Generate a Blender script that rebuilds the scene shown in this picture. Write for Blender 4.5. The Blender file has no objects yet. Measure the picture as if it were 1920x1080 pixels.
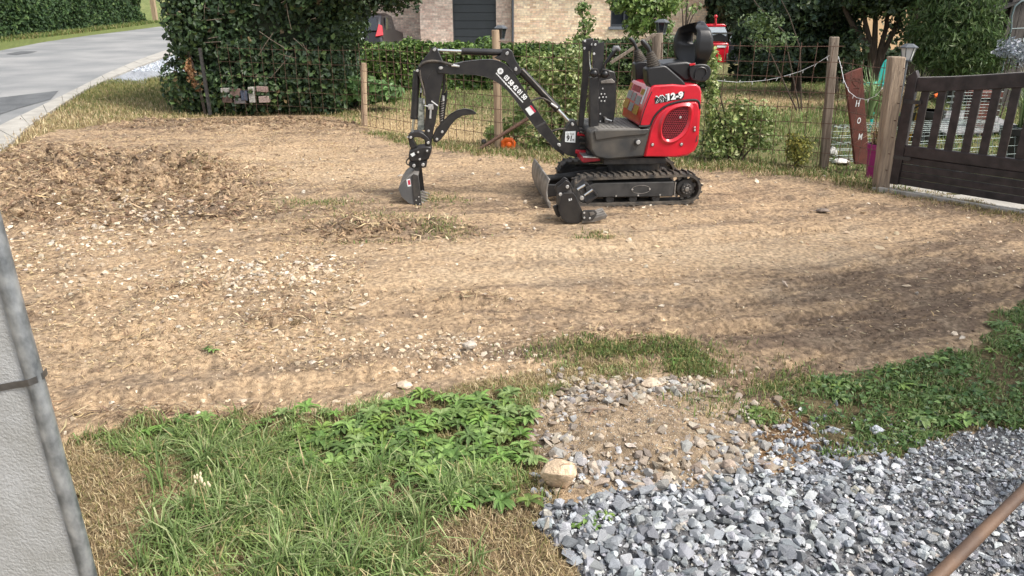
import bpy, bmesh, math, random
import numpy as np
from mathutils import Vector, Matrix
random.seed(7)
RS = np.random.RandomState(11)
R = math.radians
# ------------------------------------------------------------------ camera, light, exposure
CAMH, PITCH, FPX = 1.55, R(20.5), 1387.0
scene = bpy.context.scene
COL = scene.collection
cam_data = bpy.data.cameras.new('camera'); cam_data.sensor_width = 36; cam_data.lens = 36 * FPX / 1920
cam_data.clip_start = 0.05; cam_data.clip_end = 600
cam = bpy.data.objects.new('camera', cam_data); COL.objects.link(cam)
cam.location = (0, 0, CAMH); cam.rotation_euler = (R(90) - PITCH, 0, 0)
scene.camera = cam
SUN_EL, SUN_AZ = 52, 118          # degrees; azimuth clockwise from +Y (seen from above)
world = bpy.data.worlds.new('World'); scene.world = world; world.use_nodes = True
wn = world.node_tree.nodes; bg = wn['Background']
sky = wn.new('ShaderNodeTexSky'); sky.sky_type = 'NISHITA'; sky.sun_disc = False
sky.sun_elevation = R(SUN_EL); sky.sun_rotation = R(SUN_AZ); sky.dust_density = 3.0; sky.air_density = 1.0
hs = wn.new('ShaderNodeHueSaturation'); hs.inputs['Saturation'].default_value = 0.3     # a hazy, whitish sky
world.node_tree.links.new(sky.outputs[0], hs.inputs['Color']); world.node_tree.links.new(hs.outputs[0], bg.inputs['Color']); bg.inputs['Strength'].default_value = 0.115
sl = bpy.data.lights.new('sun', 'SUN'); sl.energy = 1.5; sl.angle = R(11); sl.color = (1.0, 0.93, 0.84)
sun = bpy.data.objects.new('sun', sl); COL.objects.link(sun)
sd = Vector((math.sin(R(SUN_AZ)) * math.cos(R(SUN_EL)), math.cos(R(SUN_AZ)) * math.cos(R(SUN_EL)), math.sin(R(SUN_EL))))
sun.rotation_euler = (-sd).to_track_quat('-Z', 'Y').to_euler(); sun.location = (4, -3, 8)
scene.view_settings.view_transform = 'Standard'; scene.view_settings.look = 'None'
scene.view_settings.exposure = 1.3; scene.view_settings.gamma = 1.0
scene.view_settings.use_curve_mapping = False

# ------------------------------------------------------------------ measuring: photograph pixels <-> metres
cP, sP = math.cos(PITCH), math.sin(PITCH)
def ray(px, py):
    a, b = (px - 960) / FPX, (540 - py) / FPX
    return Vector((a, cP + b * sP, -sP + b * cP))
def G(px, py, z=0.0):
    d = ray(px, py); t = (z - CAMH) / d.z
    return Vector((d.x * t, d.y * t, z))
def D(px, py, Y):
    d = ray(px, py); t = Y / d.y
    return Vector((d.x * t, Y, CAMH + d.z * t))
def GS(px, py, lift=0.0):
    d = ray(px, py); lo, hi = 1.0, 400.0
    f = lambda t: CAMH + d.z * t - float(slope(np.array([d.x * t]), np.array([d.y * t]))[0]) - lift
    t = 1.0
    while f(t) > 0 and t < 400: t *= 1.03
    lo, hi = t / 1.03, t
    for _ in range(30):
        m = (lo + hi) / 2
        if f(m) > 0: lo = m
        else: hi = m
    return Vector((d.x * hi, d.y * hi, CAMH + d.z * hi))
def proj(x, y, z=0.0):
    rz = z - CAMH
    fw = y * cP - rz * sP; up = y * sP + rz * cP
    fw = np.maximum(fw, 1e-3)
    return 960 + FPX * x / fw, 540 - FPX * up / fw, fw

# ------------------------------------------------------------------ noise
_T = np.random.RandomState(5).rand(256, 256)
def vn(x, y, s=0):
    x = np.asarray(x, float) + s * 17.31; y = np.asarray(y, float) + s * 9.77
    xi = np.floor(x).astype(int); yi = np.floor(y).astype(int); fx = x - xi; fy = y - yi
    fx = fx * fx * (3 - 2 * fx); fy = fy * fy * (3 - 2 * fy)
    g = lambda i, j: _T[i & 255, j & 255]
    return (g(xi, yi) * (1 - fx) + g(xi + 1, yi) * fx) * (1 - fy) + (g(xi, yi + 1) * (1 - fx) + g(xi + 1, yi + 1) * fx) * fy
def fbm(x, y, f=1.0, o=4, s=0, g=.5):
    a, t, n = 1.0, 0.0, 0.0
    for k in range(o):
        t = t + a * vn(x * f, y * f, s + k * 3); n += a; a *= g; f *= 2.03
    return t / n - .5
def sstep(t):
    t = np.clip(t, 0, 1); return t * t * (3 - 2 * t)
def inpoly(px, py, poly):
    r = np.zeros(np.shape(px), bool); n = len(poly)
    for i in range(n):
        x1, y1 = poly[i]; x2, y2 = poly[(i + 1) % n]
        if y1 == y2: continue
        c = ((y1 > py) != (y2 > py)) & (px < (x2 - x1) * (py - y1) / (y2 - y1) + x1)
        r ^= c
    return r
def blob(px, py, L):
    r = 0.0
    for cx, cy, rx, ry, a in L:
        r = r + a * np.exp(-((px - cx) / rx) ** 2 - ((py - cy) / ry) ** 2)
    return r

# ------------------------------------------------------------------ materials
def mat(name, col, rough=.7, metal=0.0, var=.0, vscale=8.0, bump=0.0, bscale=60.0, col2=None, stretch=None,
        source=None, spec=.5, coat=0.0, trans=0.0, tint=None, detail=6):
    m = bpy.data.materials.new(name); m.use_nodes = True; nt = m.node_tree; N = nt.nodes; L = nt.links
    b = N['Principled BSDF']; b.inputs['Roughness'].default_value = rough; b.inputs['Metallic'].default_value = metal
    b.inputs['Specular IOR Level'].default_value = spec
    if coat: b.inputs['Coat Weight'].default_value = coat; b.inputs['Coat Roughness'].default_value = .15
    tc = N.new('ShaderNodeTexCoord'); mp = N.new('ShaderNodeMapping'); L.new(tc.outputs['Object'], mp.inputs[0])
    if stretch: mp.inputs['Scale'].default_value = stretch
    c = N.new('ShaderNodeRGB'); c.outputs[0].default_value = (*col, 1); out = c.outputs[0]
    if source == 'attr':
        a = N.new('ShaderNodeAttribute'); a.attribute_name = 'Col'; out = a.outputs['Color']
    elif source == 'obj':
        a = N.new('ShaderNodeObjectInfo'); out = a.outputs['Color']
    if var or col2:
        nz = N.new('ShaderNodeTexNoise'); nz.inputs['Scale'].default_value = vscale; nz.inputs['Detail'].default_value = detail
        L.new(mp.outputs[0], nz.inputs['Vector'])
        mx = N.new('ShaderNodeMix'); mx.data_type = 'RGBA'
        rp = N.new('ShaderNodeMapRange'); rp.inputs[1].default_value = .35; rp.inputs[2].default_value = .65
        L.new(nz.outputs[0], rp.inputs[0]); L.new(rp.outputs[0], mx.inputs[0])
        if col2:
            L.new(out, mx.inputs[6]); mx.inputs[7].default_value = (*col2, 1)
        else:
            lo = N.new('ShaderNodeMix'); lo.data_type = 'RGBA'; lo.blend_type = 'MULTIPLY'; lo.inputs[0].default_value = 1
            L.new(out, lo.inputs[6]); lo.inputs[7].default_value = (1 - var,) * 3 + (1,)
            hi = N.new('ShaderNodeMix'); hi.data_type = 'RGBA'; hi.blend_type = 'MULTIPLY'; hi.inputs[0].default_value = 1
            L.new(out, hi.inputs[6]); hi.inputs[7].default_value = (1 + var,) * 3 + (1,)
            L.new(lo.outputs[2], mx.inputs[6]); L.new(hi.outputs[2], mx.inputs[7])
        out = mx.outputs[2]
    L.new(out, b.inputs['Base Color'])
    if bump:
        nb = N.new('ShaderNodeTexNoise'); nb.inputs['Scale'].default_value = bscale; nb.inputs['Detail'].default_value = 5
        L.new(mp.outputs[0], nb.inputs['Vector'])
        bp = N.new('ShaderNodeBump'); bp.inputs['Strength'].default_value = min(bump, 1); bp.inputs['Distance'].default_value = .01 * max(bump, 1)
        L.new(nb.outputs[0], bp.inputs['Height']); L.new(bp.outputs[0], b.inputs['Normal'])
    if trans:
        tr = N.new('ShaderNodeBsdfTranslucent'); L.new(out, tr.inputs[0]); ms = N.new('ShaderNodeMixShader')
        ms.inputs[0].default_value = trans; L.new(b.outputs[0], ms.inputs[1]); L.new(tr.outputs[0], ms.inputs[2])
        L.new(ms.outputs[0], N['Material Output'].inputs['Surface'])
    return m
M = {}
M['soil'] = mat('soil', (.3, .2, .12), .95, source='attr', var=.36, vscale=38, bump=1.5, bscale=150, spec=.15, detail=8)
M['leaf'] = mat('leaf', (.1, .2, .05), .45, source='attr', spec=.35, trans=.22)
M['leafdull'] = mat('leaf_dull', (.1, .2, .05), .6, source='attr', spec=.25, trans=.15)
M['grass'] = mat('grass_blade', (.1, .2, .05), .55, source='attr', spec=.25, trans=.25)
M['stone'] = mat('stone', (.3, .3, .3), .8, source='attr', var=.3, vscale=45, bump=.6, bscale=150, spec=.3, detail=8)
M['stone_obj'] = mat('stone_piece', (.3, .3, .3), .8, source='obj', var=.3, vscale=45, bump=.6, bscale=150, spec=.3, detail=8)
M['black'] = mat('black_paint', (.014, .0135, .015), .36, col2=(.028, .026, .025), vscale=14, bump=.05, bscale=300, spec=.5)
M['blackm'] = mat('black_matt', (.018, .018, .019), .6, col2=(.05, .045, .04), vscale=16, bump=.15, bscale=250)
M['dusty'] = mat('dusty_black', (.05, .048, .046), .7, col2=(.018, .018, .018), vscale=9, bump=.2, bscale=120)
M['rubber'] = mat('rubber', (.022, .021, .021), .75, col2=(.12, .10, .078), vscale=13, bump=.4, bscale=90)
M['red'] = mat('red_paint', (.52, .008, .022), .28, var=.16, vscale=7, spec=.5, coat=.5)
M['redmesh'] = mat('red_mesh', (.33, .012, .025), .45, var=.2, vscale=40)
M['darkred'] = mat('dark_red_paint', (.3, .01, .02), .5, var=.3, vscale=30)
M['steel'] = mat('worn_steel', (.33, .31, .285), .5, .35, col2=(.14, .125, .11), vscale=10, bump=.2, bscale=90)
M['chrome'] = mat('chrome', (.7, .72, .72), .18, 1.0)
M['pin'] = mat('zinc_bolt', (.55, .55, .54), .4, .7, var=.2, vscale=50)
M['white'] = mat('white_print', (.78, .8, .8), .5)
M['plate'] = mat('white_plate', (.72, .76, .76), .4, var=.05, vscale=30)
M['redprint'] = mat('red_print', (.5, .02, .06), .5)
M['yellow'] = mat('yellow_label', (.36, .2, .02), .5, var=.15, vscale=60)
M['grey'] = mat('grey_label', (.26, .265, .26), .5, var=.25, vscale=80)
M['floor'] = mat('grey_floor_plate', (.2, .19, .17), .7, col2=(.12, .11, .1), vscale=7, bump=.3, bscale=150)
M['skirt'] = mat('charcoal_panel', (.032, .033, .034), .5, col2=(.085, .076, .064), vscale=6, bump=.1, bscale=200)
M['post'] = mat('weathered_post', (.36, .28, .2), .85, col2=(.2, .15, .11), vscale=9, stretch=(6, 6, .5), bump=.7, bscale=35)
M['postgrey'] = mat('weathered_grey_post', (.27, .22, .17), .85, col2=(.14, .11, .085), vscale=9, stretch=(6, 6, .5), bump=.7, bscale=35)
M['posttan'] = mat('pale_post', (.44, .33, .22), .85, col2=(.28, .2, .135), vscale=8, stretch=(5, 5, .5), bump=.5, bscale=35)
M['gate'] = mat('dark_brown_paint', (.026, .019, .019), .5, var=.5, vscale=12, stretch=(1, 1, 1), bump=.15, bscale=60)
M['gatetop'] = mat('pale_rail_top', (.33, .31, .29), .5, var=.1)
M['rust'] = mat('rusty_steel', (.17, .095, .065), .85, col2=(.07, .04, .03), vscale=60, bump=.4, bscale=300)
M['rustboard'] = mat('rust_brown_board', (.13, .035, .022), .75, col2=(.085, .026, .018), vscale=10, bump=.3, bscale=60)
M['concrete'] = mat('concrete', (.41, .415, .41), .9, col2=(.33, .33, .315), vscale=9, bump=.4, bscale=150, detail=12)
M['kerb'] = mat('kerb_concrete', (.4, .38, .34), .9, col2=(.31, .295, .265), vscale=5, bump=.6, bscale=60)
M['galv'] = mat('galvanised_steel', (.15, .165, .175), .4, .5, col2=(.40, .42, .43), vscale=34, bump=.12, bscale=70, stretch=(1, 1, .6))
M['strap'] = mat('steel_strap', (.16, .16, .16), .4, .7, var=.3, vscale=20)
M['asphalt'] = mat('asphalt', (.19, .197, .2), .9, col2=(.29, .29, .285), vscale=.7, bump=.8, bscale=140)
M['tar'] = mat('tar_patch', (.10, .105, .108), .7, var=.2, vscale=4, bump=.6, bscale=140)
M['brick'] = mat('brick', (.5, .4, .3), .9, source='attr', var=.2, vscale=12, bump=.4, bscale=60)
M['mortar'] = mat('mortar', (.66, .59, .51), .95, var=.1, vscale=9)
M['slate'] = mat('slate_grey_door', (.04, .047, .055), .5, var=.08, vscale=3)
M['glass'] = mat('dark_glass', (.02, .024, .03), .06, spec=.8)
M['bark'] = mat('bark', (.1, .075, .055), .95, col2=(.055, .042, .034), vscale=9, stretch=(5, 5, .7), bump=1.2, bscale=40)
M['barkpale'] = mat('pale_bark', (.24, .19, .14), .9, col2=(.13, .1, .08), vscale=9, stretch=(5, 5, .7), bump=.8, bscale=40)
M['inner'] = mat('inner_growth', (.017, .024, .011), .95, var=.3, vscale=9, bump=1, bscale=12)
M['handle'] = mat('worn_wood_handle', (.155, .09, .052), .6, col2=(.075, .045, .03), vscale=7, stretch=(.6, .6, .6), bump=.35, bscale=50)
M['fuchsia'] = mat('fuchsia_plastic', (.32, .02, .17), .45)
M['teal'] = mat('teal_plastic', (.01, .38, .34), .4)
M['blackplastic'] = mat('black_plastic', (.012, .012, .013), .36, spec=.5, bump=.06, bscale=400)
M['planter'] = mat('black_planter', (.02, .02, .02), .6)
M['orange'] = mat('orange_plastic', (.75, .13, .01), .5)
M['carpaint'] = mat('dark_car_paint', (.012, .010, .012), .3, coat=.3)
M['redlens'] = mat('red_lens', (.5, .01, .02), .2, coat=.5)
M['cream'] = mat('cream_render', (.62, .42, .24), .9, var=.1, vscale=2, bump=.3, bscale=20)
M['tile'] = mat('roof_tile', (.12, .06, .045), .8, var=.2, vscale=8)
M['shed'] = mat('dark_shed_board', (.05, .043, .04), .8, col2=(.09, .08, .072), vscale=8, stretch=(4, 4, .5), bump=.5, bscale=30)
M['wirepale'] = mat('pale_galvanised_wire', (.27, .32, .31), .5, .5)
M['lampglass'] = mat('frosted_lamp_glass', (.55, .56, .55), .35)
M['greymetal'] = mat('grey_lantern_metal', (.1, .11, .12), .45, .3)
M['cloth'] = mat('white_cloth', (.7, .74, .78), .9, var=.1, vscale=10)
M['darkcloth'] = mat('dark_cloth', (.03, .03, .04), .9)
M['wood'] = mat('bare_timber', (.2, .14, .09), .8, col2=(.18, .12, .075), vscale=6, stretch=(1, 1, 1), bump=.4, bscale=40)

# ------------------------------------------------------------------ object helpers
def tag(o, label=None, cat=None, group=None, kind=None):
    if label: o['label'] = label
    if cat: o['category'] = cat
    if group: o['group'] = group
    if kind: o['kind'] = kind
    return o
def empty(name, loc, label=None, cat=None, group=None):
    o = bpy.data.objects.new(name, None); COL.objects.link(o); o.location = loc; o.empty_display_size = .1
    return tag(o, label, cat, group)
def wloc(o):
    v = Vector((0, 0, 0))
    while o is not None: v = v + Vector(o.location); o = o.parent
    return v
def link_mesh(name, me, m, parent=None, origin=None):
    o = bpy.data.objects.new(name, me); COL.objects.link(o)
    if m is not None: me.materials.append(m)
    off = wloc(parent) if parent is not None else Vector(origin or (0, 0, 0))
    if off.length > 0: me.transform(Matrix.Translation(-off))
    if parent is not None: o.parent = parent
    else: o.location = off
    return o
def mesh_np(name, V, tris=None, quads=None, m=None, cols=None, parent=None, origin=None, smooth=False):
    me = bpy.data.meshes.new(name)
    V = np.asarray(V, np.float32).reshape(-1, 3)
    nt = 0 if tris is None else len(tris); nq = 0 if quads is None else len(quads)
    loops = np.concatenate([np.asarray(a, np.int32).reshape(-1) for a in (tris, quads) if a is not None and len(a)])
    starts = np.concatenate([np.arange(nt) * 3, nt * 3 + np.arange(nq) * 4]).astype(np.int32)
    me.vertices.add(len(V)); me.vertices.foreach_set('co', V.reshape(-1))
    me.loops.add(len(loops)); me.loops.foreach_set('vertex_index', loops)
    me.polygons.add(nt + nq); me.polygons.foreach_set('loop_start', starts)
    me.update(calc_edges=True)
    me.polygons.foreach_set('use_smooth', np.full(nt + nq, smooth))
    if cols is not None:
        ca = me.color_attributes.new('Col', 'FLOAT_COLOR', 'POINT')
        c4 = np.ones((len(V), 4), np.float32); c4[:, :3] = cols
        ca.data.foreach_set('color', c4.reshape(-1))
    me.update()
    return link_mesh(name, me, m, parent, origin)
def copy_tree(o, parent=None, loc=None, label=None):
    c = o.copy(); COL.objects.link(c); c.parent = parent
    if loc is not None: c.location = loc
    if label: c['label'] = label
    for ch in list(o.children): copy_tree(ch, c)
    return c

class MB:
    def __init__(s): s.v = []; s.f = []
    def add(s, vs, fs):
        n = len(s.v); s.v += [tuple(v) for v in vs]; s.f += [tuple(i + n for i in f) for f in fs]; return s
    def prism(s, pts, off):
        n = len(pts); off = Vector(off); pts = [Vector(p) for p in pts]
        vs = pts + [p + off for p in pts]
        fs = [tuple(range(n)), tuple(range(2 * n - 1, n - 1, -1))]
        fs += [(i, i + n, (i + 1) % n + n, (i + 1) % n) for i in range(n)]
        return s.add(vs, fs)
    def box(s, c, sz, X=(1, 0, 0), Y=(0, 1, 0), Z=(0, 0, 1)):
        c = Vector(c); X = Vector(X) * sz[0] / 2; Y = Vector(Y) * sz[1] / 2; Z = Vector(Z) * sz[2] / 2
        vs = [c + X * a + Y * b + Z * d for d in (-1, 1) for a, b in ((-1, -1), (1, -1), (1, 1), (-1, 1))]
        return s.add(vs, [(3, 2, 1, 0), (4, 5, 6, 7), (0, 1, 5, 4), (1, 2, 6, 5), (2, 3, 7, 6), (3, 0, 4, 7)])
    def tube(s, pts, r, seg=10, caps=True, flat=1.0):
        pts = [Vector(p) for p in pts]; n = len(pts)
        rr = r if isinstance(r, (list, tuple)) else [r] * n
        vs = []; prev = None
        for i, p in enumerate(pts):
            t = (pts[min(i + 1, n - 1)] - pts[max(i - 1, 0)])
            if t.length < 1e-9: t = Vector((0, 0, 1))
            t.normalize()
            if prev is None:
                a = Vector((0, 0, 1)) if abs(t.z) < .9 else Vector((1, 0, 0))
                e = t.cross(a).normalized()
            else:
                e = (prev - t * prev.dot(t)).normalized()
            prev = e; g = t.cross(e)
            for k in range(seg):
                an = 2 * math.pi * k / seg
                vs.append(p + (e * math.cos(an) + g * math.sin(an) * flat) * rr[i])
        fs = [(i * seg + k, i * seg + (k + 1) % seg, (i + 1) * seg + (k + 1) % seg, (i + 1) * seg + k) for i in range(n - 1) for k in range(seg)]
        if caps: fs += [tuple(range(seg - 1, -1, -1)), tuple((n - 1) * seg + k for k in range(seg))]
        return s.add(vs, fs)
    def cyl(s, a, b, r, seg=16, r2=None):
        return s.tube([a, b], [r, r2 if r2 is not None else r], seg)
    def ball(s, c, r, seg=12, rings=8, sc=(1, 1, 1)):
        c = Vector(c); vs = [c + Vector((0, 0, r * sc[2]))]
        for i in range(1, rings):
            th = math.pi * i / rings
            for k in range(seg):
                ph = 2 * math.pi * k / seg
                vs.append(c + Vector((r * sc[0] * math.sin(th) * math.cos(ph), r * sc[1] * math.sin(th) * math.sin(ph), r * sc[2] * math.cos(th))))
        vs.append(c - Vector((0, 0, r * sc[2]))); fs = [(0, 1 + k, 1 + (k + 1) % seg) for k in range(seg)]
        for i in range(rings - 2):
            for k in range(seg):
                a = 1 + i * seg + k; b2 = 1 + i * seg + (k + 1) % seg
                fs.append((a, a + seg, b2 + seg, b2))
        L = len(vs) - 1; o = 1 + (rings - 2) * seg
        fs += [(L, o + (k + 1) % seg, o + k) for k in range(seg)]
        return s.add(vs, fs)
    def build(s, name, m, parent=None, bevel=0, ang=35, origin=None, seg=2):
        me = bpy.data.meshes.new(name); me.from_pydata(s.v, [], s.f); me.update()
        bm = bmesh.new(); bm.from_mesh(me); bmesh.ops.recalc_face_normals(bm, faces=bm.faces); bm.to_mesh(me); bm.free()
        o = link_mesh(name, me, m, parent, origin)
        if bevel:
            b = o.modifiers.new('bevel', 'BEVEL'); b.width = bevel; b.segments = seg; b.limit_method = 'ANGLE'; b.angle_limit = R(35)
        me.polygons.foreach_set('use_smooth', np.ones(len(me.polygons), bool)); me.set_sharp_from_angle(angle=R(ang))
        return o
class Fr:                      # an upright plane in the place, to measure profiles on
    def __init__(s, o, deg):
        s.o = Vector((o[0], o[1], 0)); a = R(deg)
        s.u = Vector((math.cos(a), math.sin(a), 0)); s.n = Vector((math.sin(a), -math.cos(a), 0))
    def pt(s, px, py, w=0.0):
        c = Vector((0, 0, CAMH)); d = ray(px, py); o = s.o + s.n * w
        return c + d * ((o - c).dot(s.n) / d.dot(s.n))
    def uz(s, px, py, w=0.0):
        p = s.pt(px, py, w); return (p - s.o).dot(s.u), p.z
    def at(s, u, z, w=0.0): return s.o + s.u * u + s.n * w + Vector((0, 0, z))
    def prism(s, mb, pts, wref, w0, w1):
        P = [s.pt(x, y, wref) + s.n * (w0 - wref) for x, y in pts]
        return mb.prism(P, s.n * (w1 - w0))
def smoothpoly(pts, it=1, closed=True):
    for _ in range(it):
        q = []; n = len(pts)
        for i in range(n if closed else n - 1):
            a, b = pts[i], pts[(i + 1) % n]
            q.append((a[0] * .75 + b[0] * .25, a[1] * .75 + b[1] * .25)); q.append((a[0] * .25 + b[0] * .75, a[1] * .25 + b[1] * .75))
        if not closed: q = [pts[0]] + q + [pts[-1]]
        pts = q
    return pts
def text(name, s, p0, p1, up, m, parent, height=None, depth=.0008, bold=0.0, off=.0015, nrm=None):
    c = bpy.data.curves.new(name, 'FONT'); c.body = s; c.size = 1; c.extrude = .0; c.offset = bold; c.resolution_u = 3
    t = bpy.data.objects.new('tmp', c); COL.objects.link(t)
    dg = bpy.context.evaluated_depsgraph_get(); me = bpy.data.meshes.new_from_object(t.evaluated_get(dg))
    bpy.data.objects.remove(t); bpy.data.curves.remove(c)
    me.name = name; me.materials.clear()
    co = np.empty(len(me.vertices) * 3); me.vertices.foreach_get('co', co); co = co.reshape(-1, 3)
    x0, x1, y0, y1 = co[:, 0].min(), co[:, 0].max(), co[:, 1].min(), co[:, 1].max()
    p0, p1, up = Vector(p0), Vector(p1), Vector(up).normalized()
    d = p1 - p0; L = d.length; X = d.normalized(); up = (up - X * up.dot(X)).normalized()
    sx = L / (x1 - x0); sy = sx if height is None else height / (y1 - y0)
    nn = X.cross(up).normalized() if nrm is None else Vector(nrm)
    cn = np.array([p0 + X * ((a - x0) * sx) + up * ((b - y0) * sy) + nn * off for a, b, _ in co], np.float32)
    me.vertices.foreach_set('co', cn.reshape(-1)); me.update()
    return link_mesh(name, me, m, parent)

# ------------------------------------------------------------------ numpy scatter builders
def rotm(n, full=True, tilt=1.0):
    if full:
        q = RS.normal(size=(n, 4))
    else:
        a = RS.rand(n) * 2 * np.pi; t = RS.normal(size=n) * tilt; ph = RS.rand(n) * 2 * np.pi
        qz = np.stack([np.cos(a / 2), 0 * a, 0 * a, np.sin(a / 2)], 1)
        qt = np.stack([np.cos(t / 2), np.sin(t / 2) * np.cos(ph), np.sin(t / 2) * np.sin(ph), 0 * t], 1)
        w1, x1, y1, z1 = qt.T; w2, x2, y2, z2 = qz.T
        q = np.stack([w1*w2-x1*x2-y1*y2-z1*z2, w1*x2+x1*w2+y1*z2-z1*y2, w1*y2-x1*z2+y1*w2+z1*x2, w1*z2+x1*y2-y1*x2+z1*w2], 1)
    q /= np.linalg.norm(q, axis=1)[:, None]; w, x, y, z = q.T
    return np.stack([np.stack([1-2*(y*y+z*z), 2*(x*y-w*z), 2*(x*z+w*y)], 1), np.stack([2*(x*y+w*z), 1-2*(x*x+z*z), 2*(y*z-w*x)], 1),
                     np.stack([2*(x*z-w*y), 2*(y*z+w*x), 1-2*(x*x+y*y)], 1)], 1), q
def stone_variants(n, npts, sq=(1, .8, .6), seed=3):
    r = np.random.RandomState(seed); out = []
    for k in range(n):
        p = r.normal(size=(npts, 3)); p /= np.linalg.norm(p, axis=1)[:, None]; p *= (r.rand(npts, 1) * .25 + .75)
        p *= np.array(sq) * (1 + .25 * r.normal(size=3)).clip(.6, 1.4)
        bm = bmesh.new(); [bm.verts.new(v) for v in p]
        bmesh.ops.convex_hull(bm, input=bm.verts); bmesh.ops.triangulate(bm, faces=bm.faces)
        for v in [v for v in bm.verts if not v.link_faces]: bm.verts.remove(v)
        bm.verts.index_update()
        out.append((np.array([v.co[:] for v in bm.verts]), np.array([[v.index for v in f.verts] for f in bm.faces]))); bm.free()
    return out
SV = stone_variants(14, 11)
def scatter(name, var, P, S, cols, m, parent=None, full=True, tilt=.3):
    n = len(P); vi = RS.randint(len(var), size=n); Rm, q = rotm(n, full, tilt)
    S = np.asarray(S); S3 = S if S.ndim == 2 else np.repeat(S[:, None], 3, 1)
    Vs, Ts, Cs, base = [], [], [], 0
    for k, (v, t) in enumerate(var):
        i = np.where(vi == k)[0]
        if not len(i): continue
        W = np.einsum('nij,nvj->nvi', Rm[i], v[None] * S3[i][:, None, :]) + P[i][:, None, :]
        Vs.append(W.reshape(-1, 3)); Ts.append((t[None] + (np.arange(len(i)) * len(v))[:, None, None] + base).reshape(-1, 3))
        Cs.append(np.repeat(cols[i], len(v), 0)); base += len(i) * len(v)
    return mesh_np(name, np.concatenate(Vs), tris=np.concatenate(Ts), m=m, cols=np.concatenate(Cs), parent=parent)
def leaves(name, P, N, size, cols, m, parent=None, aspect=.7, fold=.25, droop=None, jitter=.8, origin=None):
    """leaf faces: rhombic, folded on the midrib; N = outward direction of each"""
    n = len(P); N = N + RS.normal(size=(n, 3)) * jitter; N /= np.linalg.norm(N, axis=1)[:, None] + 1e-9
    A = RS.normal(size=(n, 3))
    if droop is not None: A = A * .6 + np.array(droop)
    A -= N * (A * N).sum(1)[:, None]; A /= np.linalg.norm(A, axis=1)[:, None] + 1e-9
    B = np.cross(N, A); s = (size * (.6 + .8 * RS.rand(n)))[:, None] if np.ndim(size) == 0 else np.asarray(size)[:, None]
    v0 = P - A * s * .5; v1 = P + B * s * .5 * aspect + N * s * fold * .5 - A * s * .08
    v2 = P + A * s * .5; v3 = P - B * s * .5 * aspect + N * s * fold * .5 - A * s * .08
    V = np.stack([v0, v1, v2, v3], 1).reshape(-1, 3); b = (np.arange(n) * 4)[:, None]
    T = np.concatenate([b + [0, 1, 2], b + [0, 2, 3]], 0)
    return mesh_np(name, V, tris=T, m=m, cols=np.repeat(cols, 4, 0), parent=parent, origin=origin)
def blades(name, P, H, W, cols, m, parent=None, lean=.5, curve=.5, az=None, flatten=None):
    n = len(P); a = RS.rand(n) * 2 * np.pi if az is None else az
    d = np.stack([np.cos(a), np.sin(a), 0 * a], 1); sdir = np.stack([-np.sin(a), np.cos(a), 0 * a], 1)
    l = np.abs(RS.normal(size=n)) * lean if flatten is None else flatten
    e = np.stack([0 * a, 0 * a, 1 + 0 * a], 1); H = np.asarray(H)[:, None]; W = np.asarray(W)[:, None]
    def at(t):
        k = (l * t + curve * RS_c * t * t)[:, None]
        return P + H * (e * np.sin(np.clip(1.57 - k, -.5, 1.57)) + d * np.cos(np.clip(1.57 - k, -.5, 1.57))) * t
    RS_c = np.abs(RS.normal(size=n))
    p1 = at(.5); p2 = at(1.0)
    V = np.stack([P - sdir * W * .5, P + sdir * W * .5, p1 + sdir * W * .42, p1 - sdir * W * .42, p2], 1).reshape(-1, 3)
    b = (np.arange(n) * 5)[:, None]
    c = np.repeat(cols, 5, 0)
    return mesh_np(name, V, tris=b + [3, 2, 4], quads=b + [0, 1, 2, 3], m=m, cols=c, parent=parent)
def pick(cols, n, w=None, jit=.15):
    cols = np.array(cols, float); i = RS.choice(len(cols), size=n, p=None if w is None else np.array(w) / np.sum(w))
    return np.clip(cols[i] * (1 + RS.normal(size=(n, 1)) * jit) * (1 + RS.normal(size=(n, 3)) * jit * .14), .004, .95)
# ------------------------------------------------------------------ the ground: zones measured from the photograph
Z_LAWN = [(-400, 850), (110, 835), (250, 808), (420, 815), (560, 785), (700, 765), (820, 735), (900, 712), (1000, 690), (1110, 672), (1200, 676), (1220, 700), (1120, 715), (1030, 735), (985, 775), (1000, 840), (1015, 900), (1030, 945), (1000, 985), (1060, 1040), (1090, 1085), (1150, 1500), (-1500, 1500)]
Z_RIGHT = [(1480, 745), (1540, 705), (1640, 688), (1760, 672), (1840, 650), (1845, 600), (1930, 565), (2400, 470), (2600, 700), (1940, 795), (1790, 812), (1700, 862), (1640, 850), (1560, 858), (1520, 800)]
Z_GRAVEL = [(1000, 985), (1020, 945), (1130, 930), (1250, 912), (1400, 903), (1480, 885), (1560, 862), (1640, 852), (1700, 864), (1790, 814), (1940, 795), (2600, 700), (3200, 900), (3000, 1700), (1150, 1700), (1090, 1085), (1060, 1040)]
Z_MOUND = [(1000, 840), (985, 775), (1030, 735), (1120, 712), (1290, 700), (1350, 720), (1440, 790), (1460, 850), (1400, 903), (1130, 930), (1030, 920)]
Z_MOSS = [(1440, 790), (1480, 745), (1530, 790), (1560, 858), (1480, 885), (1430, 870)]
Z_VERGE = [(-20, 300), (60, 235), (160, 170), (230, 138), (330, 100), (450, 60), (700, 60), (690, 222), (560, 215), (330, 222), (200, 238), (100, 246), (40, 275)]
Z_CHIP = [(205, 150), (250, 118), (330, 95), (420, 90), (420, 135), (330, 140), (255, 152)]
Z_GARDEN = [(640, 226), (760, 262), (900, 282), (1050, 298), (1330, 312), (1440, 318), (1530, 322), (1650, 352), (1690, 352), (1930, 398), (3200, 560), (3200, -30), (330, 40), (450, 100)]
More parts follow.
